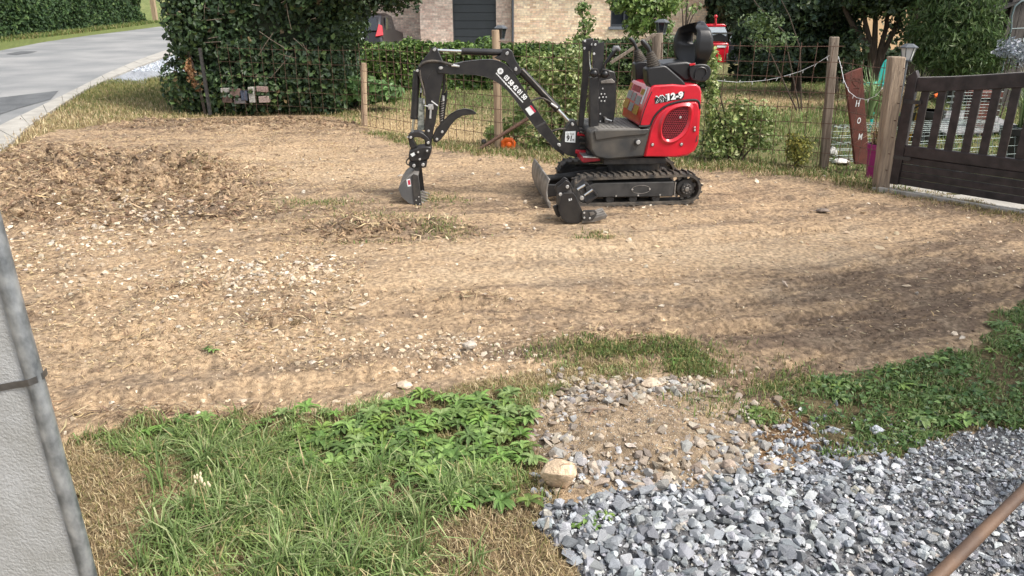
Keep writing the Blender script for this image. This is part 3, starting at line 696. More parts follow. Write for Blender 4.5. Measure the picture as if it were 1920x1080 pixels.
# dry seed stalk
sh = empty('seed_stalk', G(393, 985), 'thin dry grass stalk with pale seed heads above the green tuft', 'grass stalk')
a = G(393, 985); MB().tube([a, a + Vector((-.004, 0, .1)), a + Vector((-.012, .0, .19))], .0012, 6).build('stem', mat('straw', (.45, .36, .18), .8), sh)
mb = MB()
for k in range(14):
    q = a + Vector((-.012 + random.uniform(-.012, .012) + (.02 if k > 9 else 0), random.uniform(-.006, .006), .165 + .034 * random.random() - (.02 if k > 9 else 0))); mb.ball(q, .0045, 6, 5, (.8, .8, 1.6))
mb.build('seed_head', mat('seed_cream', (.72, .62, .42), .8), sh)
# right lawn: short green weeds and grass
P = sample(30000, (1400, 540, 2500, 880), lambda z, px, py, x, yy: (z == 2), lambda z, px, py, x, yy: .12 + .88 * clump(x, yy, 6, 47, .3, .6))
n = len(P)
o = blades('lawn_grass', P, .016 + .034 * RS.rand(n), .0035 + .003 * RS.rand(n), pick([(.12, .19, .055), (.09, .145, .045), (.17, .25, .08), (.25, .3, .13), (.34, .29, .15)], n, (4, 3, 3, 1.6, 1.2)), M['grass'], lean=.7, curve=.6)
tag(o, 'short dark green grass beside the grey gravel on the right', 'grass', kind='stuff')
P = sample(3600, (1400, 540, 2500, 880), lambda z, px, py, x, yy: (z == 2), lambda z, px, py, x, yy: .03 + .97 * clump(x, yy, 5, 61, .42, .6)); n = len(P); P[:, 2] += .014 + .02 * RS.rand(n)
o = leaves('clover_leaves', P, np.tile([0, 0, 1.0], (n, 1)), .014 + .022 * RS.rand(n), pick([(.085, .15, .045), (.06, .12, .035), (.12, .2, .06), (.2, .28, .12)], n, (4, 3, 2, .6)), M['leaf'], aspect=.7, jitter=.4)
tag(o, 'low leafy weeds spread through the right lawn', 'ground cover', kind='stuff')
# edges: straggling blades over soil
P = sample(5000, (860, 640, 1560, 800), lambda z, px, py, x, yy: np.isin(z, (0, 4, 5)), lambda z, px, py, x, yy: np.clip(blob(px, py, [(1300, 680, 50, 14, .9), (1440, 790, 30, 14, .8), (1160, 660, 120, 14, .5), (1480, 720, 60, 30, .3), (1340, 760, 60, 40, .1)]), 0, 1)); n = len(P)
o = blades('stray_grass', P, .02 + .035 * RS.rand(n), .003 + .002 * RS.rand(n), pick(GRN + OLIVE, n), M['grass'], lean=.8)
tag(o, 'stray green blades at the edge of the bare soil', 'grass', kind='stuff')
P = sample(3200, (300, 300, 1300, 460), lambda z, px, py, x, yy: z == 0, lambda z, px, py, x, yy: np.clip(blob(px, py, [(1120, 440, 30, 5, 1), (830, 435, 40, 12, .8), (600, 383, 60, 7, .5), (820, 378, 40, 10, .5), (700, 460, 60, 6, .4), (380, 325, 25, 9, .9), (510, 478, 14, 5, 1), (690, 412, 90, 14, .2)]), 0, 1)); n = len(P)
o = blades('sparse_grass', P, .015 + .03 * RS.rand(n), .004 + .003 * RS.rand(n), pick(GRN + OLIVE + DRYG[:2], n), M['grass'], lean=.9)
tag(o, 'sparse green grass patches on the dirt near the digger', 'grass', kind='stuff')
# verge and garden grass
P = sample(32000, (-60, 60, 700, 300), lambda z, px, py, x, yy: (z == 6) & (yy < 19) & (x > -12)); n = len(P); px, py, _ = proj(P[:, 0], P[:, 1])
gg = np.clip(1.1 - (py - 185) / 55 + .5 * fbm(P[:, 0], P[:, 1], 2, 2, 71), 0, 1)
c = np.where((RS.rand(n) < gg)[:, None], pick([(.17, .19, .06), (.12, .15, .05), (.27, .25, .1)], n), pick(DRYG, n))
o = blades('verge_grass', P, .04 + .06 * RS.rand(n), .007 + .005 * RS.rand(n), c, M['grass'], lean=.6)
tag(o, 'half dry grass on the verge between kerb and ivy hedge', 'grass', kind='stuff')
DG = [(760, 250, 150, 40, 1.2), (1450, 190, 240, 18, .8), (960, 262, 160, 24, .9)]
P = sample(52000, (600, 110, 1980, 345), lambda z, px, py, x, yy: (z == 7) & (yy < 20)); n = len(P); px, py, _ = proj(P[:, 0], P[:, 1])
d = np.clip(blob(px, py, DG) + .5 * fbm(P[:, 0], P[:, 1], 1.5, 3, 73), 0, 1)
c = np.where((RS.rand(n) < d)[:, None], pick(DRYG, n), pick([(.15, .22, .06), (.11, .18, .05), (.2, .26, .09), (.27, .26, .11)], n))
tall = 1 + 1.2 * blob(px, py, [(1560, 235, 200, 35, 1)])
o = blades('garden_grass', P, (.03 + .06 * RS.rand(n)) * tall * (1 - .4 * d), .009 + .006 * RS.rand(n), c, M['grass'], lean=.5)
tag(o, 'garden lawn behind the wire fence, green with dry patches', 'grass', kind='stuff')
# fence-foot fringe: ragged olive tufts along the fence line
P = sample(9000, (640, 250, 1700, 372), None, lambda z, px, py, x, yy: np.clip(np.exp(-((py - (np.interp(px, [640, 760, 900, 1050, 1330, 1440, 1530, 1650, 1700], [230, 264, 284, 300, 314, 320, 328, 350, 356]))) / 7.) ** 2), 0, 1)); n = len(P)
o = blades('fringe_grass', P, .03 + .07 * RS.rand(n), .005 + .004 * RS.rand(n), pick(OLIVE + GRN[:3] + DRYG[:3], n), M['grass'], lean=.8)
tag(o, 'ragged grass fringe along the foot of the wire fence', 'grass', kind='stuff')
P = sample(3500, (1560, 330, 1990, 420), lambda z, px, py, x, yy: z == 0, lambda z, px, py, x, yy: np.exp(-((py - (352 + (px - 1650) * .19)) / 9.) ** 2)); n = len(P)
o = blades('gate_fringe_grass', P, .015 + .03 * RS.rand(n), .004 + .003 * RS.rand(n), pick(DRYG + OLIVE, n), M['grass'], lean=.9)
tag(o, 'dry grass fringe along the concrete strip below the gate', 'grass', kind='stuff')

# broad-leaved weeds, each a rosette
def leaf_blade(L, W, a, up, mbv, mbf, ruffle=.0, seg=5):
    d = Vector((math.cos(a), math.sin(a), 0)); s = Vector((-math.sin(a), math.cos(a), 0)); b = len(mbv)
    for i in range(seg + 1):
        t = i / seg; w = W * (math.sin(math.pi * min(t * .92 + .06, 1)) ** .7) * (.55 + .45 * t) / 2
        if i % 2 and ruffle: w *= 1 - ruffle
        z = L * (math.sin(up) * t - .75 * math.sin(up) * t * t * 1.1); x = L * t * math.cos(up * (1 - t * .5))
        c = d * x + Vector((0, 0, max(z, -.01))); mbv += [c - s * w + Vector((0, 0, w * .35)), c, c + s * w + Vector((0, 0, w * .35))]
    for i in range(seg):
        q = b + i * 3; mbf += [(q, q + 1, q + 4, q + 3), (q + 1, q + 2, q + 5, q + 4)]
WM = []
for k in range(10):
    v, f = [], []; nl = random.randint(11, 17)
    for j in range(nl): leaf_blade(random.uniform(.04, .085), random.uniform(.018, .034), j * 2.4 + random.random(), random.uniform(.5, 1.4), v, f, ruffle=.35 if k % 2 else 0)
    me = bpy.data.meshes.new('weed'); me.from_pydata(v, [], f); me.update()
    ca = me.color_attributes.new('Col', 'FLOAT_COLOR', 'POINT')
    base = np.array([(.12, .21, .045), (.15, .26, .06), (.10, .18, .045), (.14, .22, .06), (.18, .28, .08), (.11, .18, .055), (.2, .28, .1), (.09, .15, .04), (.14, .2, .05), (.16, .24, .055)][k])
    cc = np.ones((len(v), 4), np.float32)
    for j in range(nl): cc[j * 18:(j + 1) * 18, :3] = base * random.uniform(.7, 1.35)
    ca.data.foreach_set('color', cc.reshape(-1)); me.materials.append(M['leaf']); WM.append(me)
def weeds(n, box, L, label, group, smin=.6, smax=1.3, zs=(1,)):
    z1w = zs == (1,)
    P = sample(n, box, lambda z, px, py, x, yy: np.isin(z, zs), lambda z, px, py, x, yy: np.clip(blob(px, py, L), 0, 1))
    for p in P:
        o = bpy.data.objects.new('weed', random.choice(WM)); COL.objects.link(o); s = random.uniform(smin, smax)
        o.location = p + np.array([0, 0, .026 if z1w else .008]); o.scale = (s, s, s); o.rotation_euler = (random.uniform(-.15, .15), random.uniform(-.15, .15), random.uniform(0, 6.3)); tag(o, label, 'weed', group)
weeds(250, (480, 740, 1060, 1000), [(620, 860, 110, 48, 1), (790, 860, 130, 60, 1.1), (860, 800, 90, 50, 1), (960, 820, 50, 50, .7), (860, 930, 60, 40, .7)], 'bright green broad-leaved weed in the leafy band of the near grass', 'broad-leaved weeds in the near grass', .45, 1.0)
weeds(9, (250, 795, 480, 860), [(350, 815, 90, 16, 1)], 'bright leafy weed at the left end of the grass edge by the post', 'weeds at the left grass edge')
weeds(34, (1480, 560, 1930, 860), [(1560, 730, 60, 30, 1), (1740, 730, 200, 80, .5), (1880, 620, 80, 60, .8)], 'leafy weed growing in the short grass right of the mound', 'weeds in the right lawn', .5, 1.0, (2,))
weeds(7, (350, 640, 1350, 800), [(405, 668, 16, 6, 1), (950, 735, 40, 14, .5), (1300, 680, 30, 8, .7)], 'small green weed growing alone on the bare dirt', 'lone weeds on the dirt', .4, .7, (0, 1, 4))
weeds(5, (1400, 760, 1480, 800), [(1435, 785, 22, 9, 1)], 'narrow weed tuft at the right edge of the stony mound', 'weeds at the mound edge', .5, .8, (4, 5))
weeds(6, (1040, 940, 1180, 1010), [(1105, 975, 40, 16, 1)], 'small weed growing out of the near edge of the grey gravel', 'weeds in the gravel edge', .3, .5, (3, 1))

def box_hedge(name, label, x0, x1, y0, y1, z0, z1, n, size, cols, cat='hedge', lump=.12, core=True, w=None, rot=0, group=None, mt='leaf', loc=None, jit=.2):
    """leafy mass: leaves through the outer shell of a lumpy box, over dark inner growth"""
    cx, cy = (x0 + x1) / 2, (y0 + y1) / 2; r = empty(name, loc or (cx, cy, z0), label, cat, group)
    hx, hy, hz2 = (x1 - x0) / 2, (y1 - y0) / 2, (z1 - z0) / 2
    N = RS.normal(size=(n, 3)); m = np.abs(N) ** 1; face = RS.choice(5, size=n, p=np.array([hy * hz2, hy * hz2, hx * hz2 * 1.0, hx * hz2 * .35, hx * hy]) / (hy * hz2 * 2 + hx * hz2 * 1.35 + hx * hy))
    U = RS.rand(n, 3) * 2 - 1; Nn = np.zeros((n, 3))
    for fc, (ax, sg) in enumerate(((0, 1), (0, -1), (1, -1), (1, 1), (2, 1))):
        i = face == fc; U[i, ax] = sg; Nn[i, ax] = sg
    P = U * np.array([hx, hy, hz2])
    lp = lump * (fbm(P[:, 0] + P[:, 1] * .7, P[:, 2] + P[:, 1] * .5, 1.6 / max(lump * 4, .4), 3, 81) * 2.6)
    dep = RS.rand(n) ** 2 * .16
    P = P + Nn * (lp - dep)[:, None]
    # round off the top corners
    tt = np.clip((P[:, 2] / hz2 - .75) / .25, 0, 1); P[:, 0] *= 1 - .06 * tt; P[:, 1] *= 1 - .2 * tt
    P += RS.normal(size=(n, 3)) * .03
    P += np.array([cx, cy, (z0 + z1) / 2]); P[:, 2] = np.maximum(P[:, 2], z0 + .02)
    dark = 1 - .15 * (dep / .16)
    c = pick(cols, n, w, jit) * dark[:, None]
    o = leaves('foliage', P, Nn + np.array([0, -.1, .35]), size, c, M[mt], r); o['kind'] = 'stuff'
    if core:
        mb = MB(); nx_ = 10
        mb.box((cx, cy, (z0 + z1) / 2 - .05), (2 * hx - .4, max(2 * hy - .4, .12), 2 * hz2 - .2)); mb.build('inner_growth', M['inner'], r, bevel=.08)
    return r
def cloud(name, label, blobs, n, size, cols, cat, w=None, droop=None, aspect=.6, group=None, stems=None, mt='leaf', stemmat='bark', shell=.5, base=None):
    """blobs: (x,y,z, rx,ry,rz, weight)"""
    B = np.array(blobs); b0 = base or (B[0, 0], B[0, 1], 0)
    r = empty(name, b0, label, cat, group)
    i = RS.choice(len(B), size=n, p=B[:, 6] / B[:, 6].sum()); d = RS.normal(size=(n, 3)); d /= np.linalg.norm(d, axis=1)[:, None]
    rad = 1 - RS.rand(n) ** 1.5 * (1 - shell * .3)
    nse = 1 + .5 * fbm(d[:, 0] * 2 + i, d[:, 2] * 2 + d[:, 1] * 2, 1.6, 3, 91)
    P = B[i, :3] + d * B[i, 3:6] * (rad * nse)[:, None]; P[:, 2] = np.maximum(P[:, 2], .02)
    o = leaves('crown' if stems else 'foliage', P, d + np.array([0, 0, .3]), size, pick(cols, n, w, .18), M[mt], r, aspect=aspect, droop=droop); o['kind'] = 'stuff'
    for s in (stems or []):
        MB().tube(s[0], s[1], 8).build(s[2] if len(s) > 2 else 'trunk', M[stemmat], r)
    return r
IVY = [(.045, .08, .032), (.03, .056, .025), (.065, .11, .04), (.04, .068, .038), (.11, .17, .055), (.14, .10, .05)]
# far hedge along the road: follows the far road edge
road_pt = GS
hp = [road_pt(-500, 140), road_pt(0, 74), road_pt(110, 62), road_pt(200, 51), road_pt(275, 41)]
hp = [p + Vector((-.15, .15, 0)) for p in hp]
r = empty('roadside_hedge', hp[1], 'tall dark green hedge along the far side of the road', 'hedge')
n = 36000; seg = RS.choice(4, size=n, p=[.2, .3, .25, .25]); t = RS.rand(n)
A = np.array([p[:] for p in hp]); p = A[seg] * (1 - t[:, None]) + A[seg + 1] * t[:, None]
dr = (A[seg + 1] - A[seg])[:, :2]; dr /= np.linalg.norm(dr, axis=1)[:, None]; nn = np.stack([dr[:, 1], -dr[:, 0], 0 * t], 1)
zz = RS.rand(n) * 3.0; dep = RS.rand(n) ** 1.6 * .5
p = p + nn * (.35 * (fbm(p[:, 0] + p[:, 1], zz, .9, 3, 95) * 2) - dep)[:, None]; p[:, 2] += zz
lc = pick([(.045, .085, .03), (.03, .058, .025), (.07, .12, .04), (.1, .15, .05)], n, (4, 4, 2, .7), .2)
o = leaves('foliage', p, nn + np.array([0, 0, .3]), .14, lc, M['leafdull'], r); o['kind'] = 'stuff'
mb = MB()
for k in range(4):
    a, b = hp[k], hp[k + 1]; d = (b - a).normalized(); q = Vector((-d.y, d.x, 0))
    mb.prism([a + q * .25, b + q * .25, b + q * 1.5, a + q * 1.5], (0, 0, 2.9))
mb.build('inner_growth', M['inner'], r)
P = []
for k in range(7000):
    s = random.choice((0, 1, 1, 2, 2, 3)); t = random.random(); q = hp[s].lerp(hp[s + 1], t); d = (hp[s + 1] - hp[s]).normalized(); q = q + Vector((d.y, -d.x, 0)) * random.uniform(0, 1.1); P.append((q.x, q.y, q.z))
P = np.array(P); o = blades('roadside_grass', P, .08 + .12 * RS.rand(len(P)), .02 + .01 * RS.rand(len(P)), pick(OLIVE + GRN, len(P)), M['grass'], lean=.6); tag(o, 'grass strip along the far edge of the road below the hedge', 'grass', kind='stuff')
MB().box(road_pt(292, 40) + Vector((0, 0, .8)), (.22, .22, 1.6)).build('gate_post', M['posttan'])
tag(bpy.data.objects['gate_post'], 'pale post at the end of the roadside hedge', 'post')
# ivy-clad hedge
ivy = box_hedge('ivy_hedge', 'big dark hedge overgrown with ivy between the road and the wire fence', -5.3, -2.72, 12.05, 14.3, .02, 3.0, 34000, .085, IVY, w=(5, 5, 3, 3, 1, .25), lump=.22)
blk = [(-5.15, 12.1, .5, .4, .3, .55, 1), (-4.95, 12.0, 1.5, .4, .3, .8, 1), (-3.2, 12.2, .6, .5, .4, .6, 1), (-4.3, 12.0, .35, .9, .25, .35, 1), (-2.6, 12.5, 1.7, .34, .5, .75, 1.3), (-5.2, 12.3, 2.2, .5, .4, .5, 1)]
B = np.array(blk); n = 5500; i = RS.choice(len(B), size=n); d = RS.normal(size=(n, 3)); d /= np.linalg.norm(d, axis=1)[:, None]; P = B[i, :3] + d * B[i, 3:6] * (1 - RS.rand(n, 1) ** 2 * .5)
P[:, 2] = np.maximum(P[:, 2], .03); o = leaves('hanging_ivy', P, d + np.array([0, -.3, .3]), .08, pick(IVY, n, (5, 4, 4, 3, 2, .3)), M['leaf'], ivy); o['kind'] = 'stuff'
for (a, b, rr) in ((D(352, 95, 12.0), D(385, 215, 11.8), .022), (D(600, 0, 12.3), D(610, 200, 12.3), .05)):
    MB().tube([a, a.lerp(b, .5) + Vector((.03, 0, 0)), b], rr, 8).build('stem', M['bark'], ivy)
mb = MB()
q = [D(352, 105, 11.95), D(356, 130, 11.9), D(362, 150, 11.9), D(372, 168, 11.85)]; n = 160
P = np.array([q[min(int(u * 3), 2)].lerp(q[min(int(u * 3), 2) + 1], u * 3 - min(int(u * 3), 2))[:] for u in RS.rand(n)]) + RS.normal(size=(n, 3)) * .03
o = leaves('dead_ivy', P, np.tile([0, -1., 0], (n, 1)), .06, pick([(.32, .17, .08), (.22, .12, .06), (.42, .26, .14)], n), M['leaf'], ivy); o['kind'] = 'stuff'
tag(MB().prism([D(371, 90, 11.75), D(375.5, 90, 11.75), D(396, 216, 11.7), D(391, 216, 11.7)], (0, .05, 0)).build('steel_stake', M['blackm'], origin=G(392, 216)), 'dark leaning steel stake in front of the ivy hedge', 'stake')
# things seen through the hole in the ivy: boards and bricks
hole = [((415, 165), (432, 173), (.5, .48, .44)), ((432, 166), (452, 180), (.26, .18, .15)), ((452, 170), (466, 188), (.1, .12, .17)), ((466, 163), (480, 192), (.52, .5, .45)), ((482, 162), (502, 172), (.42, .3, .27)), ((486, 180), (506, 192), (.5, .38, .34)), ((440, 184), (462, 194), (.2, .19, .19)), ((418, 180), (436, 192), (.18, .12, .1))]
labs = ['pale block at the left end of the hole in the ivy', 'reddish brown block in the upper left of the hole in the ivy', 'dark blue-grey block in the middle of the hole in the ivy', 'tall pale board standing in the hole in the ivy', 'pinkish block at the upper right of the hole in the ivy', 'pinkish brick at the lower right of the hole in the ivy', 'grey block lying low in the middle of the hole in the ivy', 'dark brown block at the lower left of the hole in the ivy']
for ((a, b), (c_, d_), col), lb in zip(hole, labs):
    col = tuple(c * .6 for c in col)
    p0, p1 = D(a, b, 11.82), D(c_, d_, 11.82); mb = MB(); mb.box((p0 + p1) / 2, (abs(p1.x - p0.x), .09, abs(p0.z - p1.z)), X=Vector((1, .1, random.uniform(-.08, .08))).normalized())
    o = mb.build('block', M['stone_obj'], bevel=.006, origin=(p0 + p1) / 2); o.color = (*col, 1); tag(o, lb, 'block')
# branch of a tree overhanging from the left top
cloud('overhanging_tree', 'dark leafy branch hanging over the parked car at the top edge', [(-2.25, 11.9, 1.95, .45, .5, .5, 1.5), (-1.75, 11.9, 1.98, .3, .4, .46, 1), (-2.9, 12.2, 2.7, .7, .6, .6, 1), (-1.48, 11.9, 2.05, .16, .3, .5, .4), (-3.4, 12.4, 2.6, .9, .6, .5, .8)], 6500, .085, [(.03, .055, .02), (.02, .035, .017), (.05, .08, .03)], 'tree', stems=[([(-3.1, 13.3, 0), (-3.0, 13.2, 2.0), (-2.6, 12.8, 3.2)], [.12, .1, .05], 'trunk'), ([(-3.0, 13.2, 2.3), (-2.2, 12.2, 2.75), (-1.4, 11.9, 2.7)], [.05, .03, .012], 'limb')], base=(-3.1, 13.3, 0))
cloud('pale_bush', 'pale yellow green foliage showing above the ivy at the top edge', [(D(500, 8, 14.6).x, 14.7, D(500, 8, 14.6).z + .05, .35, .3, .3, 1)], 900, .1, [(.3, .38, .1), (.22, .3, .08), (.4, .45, .2)], 'bush')
# low garden hedge behind the fence
yb = 16.0
box_hedge('garden_hedge', 'low clipped green hedge behind the wire fence in front of the garage', D(665, 150, yb).x, D(1075, 150, yb).x, yb, yb + 1.0, 0, .86, 20000, .085, [(.11, .18, .04), (.07, .125, .032), (.17, .25, .065), (.04, .075, .025)], w=(4, 4, 3, 2), lump=.14)
box_hedge('dark_hedge', 'darker hedge stretch behind the digger mast and seat', D(1075, 150, 16.0).x, D(1335, 150, 16.0).x, 16.0, 17.0, 0, .93, 9000, .085, [(.05, .085, .028), (.035, .06, .022), (.10, .15, .05)], lump=.2)
VAR = [(.24, .31, .10), (.38, .43, .17), (.16, .23, .07), (.52, .55, .30), (.11, .17, .05)]
def pxb(px, py, Y, rx, ry, w=1, dy=.25):
    p = D(px, py, Y); k = Y / FPX * 1.0
    return (p.x, p.y, p.z, rx * k, dy, ry * k, w)
# variegated shrubs on the fence
def shrub(label, Y, L, n, size=.05, cols=VAR, cat='shrub', w=(3, 2, 3, 1.2, 2), name='variegated_shrub', dy=.22, px=None):
    bl = [pxb(a, b, Y, c, d, e, dy) for a, b, c, d, e in L]; bx = bl[0]
    st = []
    for q in bl:
        st.append(([(bx[0] + (q[0] - bx[0]) * .2, Y, 0), ((bx[0] + q[0]) / 2, Y, q[2] * .5), (q[0], Y, q[2])], [.012, .009, .004], 'stem'))
    return cloud(name, label, bl, n, size, cols, cat, w=w, stems=st, base=(bx[0], Y, 0))
shrub('tall variegated shrub between the boom and the mast of the digger', 8.9, [(1055, 150, 52, 60, 2), (1010, 130, 40, 35, 1), (1080, 110, 30, 40, 1), (1050, 220, 46, 50, 1.6), (1010, 262, 42, 30, 1), (1075, 190, 30, 50, 1)], 4300)
shrub('bushy variegated shrub growing on the wire fence right of the digger', 8.15, [(1385, 245, 58, 46, 2.2), (1350, 275, 50, 32, 1.6), (1420, 215, 40, 26, 1), (1335, 180, 10, 45, .9), (1337, 120, 10, 28, .5), (1430, 262, 30, 22, .7), (1385, 200, 28, 20, .5), (1340, 235, 20, 40, .8)], 3300)
shrub('small round golden green shrub at the fence foot', 7.75, [(1496, 285, 20, 26, 2), (1492, 265, 14, 14, 1), (1508, 268, 10, 12, .7)], 1500, .032, [(.3, .3, .07), (.4, .36, .09), (.18, .2, .05), (.12, .14, .04)], w=(3, 2, 2, 2), name='golden_shrub')
shrub('light green shrub behind the orange toy and the boom', 9.4, [(965, 240, 30, 22, 1), (925, 250, 16, 14, .6), (980, 210, 18, 30, .8)], 1500)
shrub('leafy plant with big pale green leaves left of the leaning fence post', 12.6, [(650, 165, 34, 22, 1.4), (690, 170, 30, 22, 1), (728, 172, 26, 16, 1), (640, 185, 24, 10, .6)], 1500, .14, [(.12, .22, .07), (.17, .28, .1), (.08, .15, .05)], cat='plant', w=None, name='leafy_plant', dy=.3)
# small trees in front of the house
def sapling(label, Y, base, top, L, n, size=.07, cols=GRN, rr=.018, name='young_tree'):
    b = D(base[0], base[1], Y); b.z = 0; t = D(top[0], top[1], Y); st = [([b, b.lerp(t, .5) + Vector((.04, 0, 0)), t], [rr, rr * .8, rr * .4], 'trunk')]
    for a, p, c, d, e in L:
        q = D(a, p, Y); k = b.lerp(t, min(max((q.z - .4) / max(t.z, .1), .2), .85)); st.append(([k, k.lerp(q, .6) + Vector((0, 0, .05)), q], [rr * .5, rr * .35, rr * .15], 'branch'))
    return cloud(name, label, [pxb(a, p, Y, c, d, e, .3) for a, p, c, d, e in L], n, size, cols, 'tree', stems=st, base=tuple(b))
sapling('slender young tree with sparse leaves before the brick wall', 12.0, (1103, 200), (1090, 8), [(1092, 15, 14, 14, 1), (1100, 45, 18, 16, 1), (1092, 72, 16, 12, 1), (1108, 95, 18, 14, .8)], 420, .07)
sapling('leafy young tree beside the house window', 11.5, (1240, 220), (1215, -20), [(1175, 5, 34, 22, 1.4), (1215, 20, 36, 28, 1.8), (1240, 50, 22, 18, .8), (1195, 48, 26, 18, 1), (1255, 5, 20, 24, .8), (1225, -20, 40, 20, 1)], 2600, .075, [(.13, .21, .05), (.09, .15, .04), (.2, .28, .08)])
sapling('bare thin tree trunk in front of the right part of the house', 10.6, (1270, 160), (1290, -20), [(1296, 22, 12, 8, 1), (1278, 8, 10, 8, 1), (1310, 14, 10, 6, 1)], 60, .06, rr=.024, name='bare_sapling')
# dark trees on the right
def tree(label, Y, base, trunks, L, n, size, cols, w=None, droop=None, aspect=.6, rr=.1, name='tree', dy=.8):
    b = D(*base, Y); b.z = 0; st = []
    for tr in trunks:
        P = [D(a, c, Y + .05 * i) for i, (a, c) in enumerate(tr)]; P[0].z = 0
        st.append((P, [rr * (1 - .6 * i / (len(P) - 1)) for i in range(len(P))], 'trunk'))
    return cloud(name, label, [pxb(a, p, Y, c, d, e, dy) for a, p, c, d, e in L], n, size, cols, 'tree', w=w, stems=st, droop=droop, aspect=aspect, base=tuple(b))
DK = [(.035, .06, .028), (.025, .042, .022), (.055, .09, .038), (.09, .135, .055)]
tree('dark evergreen behind the red vehicle, left in the wood', 28, (1385, 150), [[(1392, 150), (1396, 40), (1400, -40)]], [(1380, 10, 50, 30, 1.2), (1420, 40, 50, 40, 1.4), (1440, 90, 40, 30, 1), (1400, -30, 60, 40, 1), (1375, -25, 50, 30, 1)], 7000, .2, DK, w=(3, 3, 3, 1))
tree('dense dark tree with bluish leaves in the middle of the wood', 15.5, (1490, 165), [[(1492, 165), (1500, 60), (1505, -30)], [(1566, 160), (1562, 60), (1560, -30)]], [(1490, 20, 60, 45, 1.5), (1540, 10, 60, 45, 1.5), (1500, 90, 50, 35, 1.2), (1555, 95, 35, 45, 1.2), (1460, 120, 40, 25, .8), (1530, -40, 80, 40, 1.2), (1580, 60, 20, 50, .7)], 12000, .11, DK + [(.04, .075, .05)], w=(3, 3, 3, 1, 2))
tree('many-stemmed dark tree with glowing wall behind it', 14.5, (1637, 150), [[(1637, 160), (1632, 90), (1600, 50), (1585, 20), (1570, -30)], [(1638, 160), (1634, 90), (1622, 40), (1618, -30)], [(1640, 160), (1650, 95), (1662, 50), (1668, -30)], [(1642, 160), (1655, 100), (1685, 40), (1700, -30)], [(1637, 150), (1640, 80), (1642, 20), (1640, -30)]], [(1620, -5, 60, 22, 1.4), (1680, -5, 50, 22, 1.2), (1640, 20, 30, 16, .4), (1590, 90, 18, 35, .5), (1660, -40, 90, 30, 1.2), (1690, 50, 14, 40, .35)], 5200, .10, DK, rr=.07)
tree('thick single trunk right of the many-stemmed tree', 14.0, (1710, 150), [[(1708, 165), (1712, 80), (1722, -40)]], [(1735, -15, 40, 25, 1), (1700, -30, 50, 20, 1)], 1800, .1, DK, rr=.14)
tree('feathery willow-like green tree between the dark trunks and the shed', 12.0, (1790, 150), [[(1795, 170), (1800, 60), (1800, -30)], [(1770, 170), (1765, 60), (1755, -20)]], [(1770, 40, 52, 50, 2), (1815, 60, 48, 50, 2), (1790, 110, 62, 36, 1.6), (1845, 105, 24, 34, .8), (1740, 85, 24, 40, .8), (1800, 0, 60, 36, 1.6), (1790, -40, 70, 30, 1)], 13000, .10, [(.085, .14, .045), (.055, .095, .035), (.13, .19, .07), (.2, .25, .12)], w=(4, 3, 2, .8), droop=(0, 0, -1.2), aspect=.28, rr=.045)
tree('thin bare leaning shrub before the dark wood', 12.5, (1500, 170), [[(1505, 168), (1470, 60), (1420, 10), (1400, -20)], [(1500, 168), (1440, 90), (1400, 70)], [(1508, 168), (1500, 90), (1480, 30), (1455, -20)]], [(1425, 40, 30, 20, .6), (1450, 75, 30, 20, .6)], 500, .07, [(.07, .11, .04), (.1, .15, .05)], rr=.014, name='bare_shrub')
tree('yellowish tree top beside the shed roof', 22, (1860, 100), [[(1860, 130), (1858, 20), (1855, -40)]], [(1868, 2, 34, 16, 1), (1850, -20, 30, 20, 1)], 1300, .14, [(.26, .26, .06), (.35, .33, .1), (.16, .19, .05)])
# the wood behind: dense dark understory
box_hedge('wood_understory', 'dark undergrowth closing the garden behind the lawn', D(1400, 150, 17.5).x, D(1570, 150, 17.5).x, 17.6, 19.0, 0, 1.25, 4500, .13, DK, w=(4, 4, 2, 1), lump=.35, mt='leafdull')
box_hedge('wood_backdrop', 'tall dark mass of trees behind the red vehicle', D(1336, 150, 25.9).x, D(1480, 150, 25.9).x, 26, 27.5, 0, 4.5, 9000, .22, DK, w=(4, 4, 2, 1), lump=.6, mt='leafdull', cat='trees')
ivy_tw = MB()
for k in range(32):
    a = Vector((random.uniform(-5.2, -3.0), 11.98, random.uniform(.2, 2.1))); d = Vector((random.uniform(-.4, .4), random.uniform(-.05, .02), random.uniform(-.25, .4))); ivy_tw.tube([a, a + d * .5 + Vector((0, -.03, 0)), a + d], .005, 5)
ivy_tw.build('twigs', M['barkpale'], ivy)['kind'] = 'stuff'
o_ = [o for o in bpy.data.objects if o.name.startswith('wood_')]
# strappy plants by the gate
def strappy(label, p, n, L, cols, name='strappy_plant', cat='plant', wd=.02):
    P = np.tile(np.array(p), (n, 1)) + RS.normal(size=(n, 3)) * np.array([.03, .03, 0]); n = len(P)
    o = blades(name, P, L * (.6 + .5 * RS.rand(n)), np.full(n, wd), pick(cols, n), M['leaf'], lean=.25, curve=.55)
    return tag(o, label, cat)

box_hedge('low_undergrowth', 'low dark undergrowth at the foot of the many-stemmed tree', D(1570, 150, 17.5).x, D(1875, 150, 17.5).x, 17.6, 18.8, 0, .62, 4500, .12, DK, w=(4, 4, 2, 1), lump=.2, mt='leafdull')

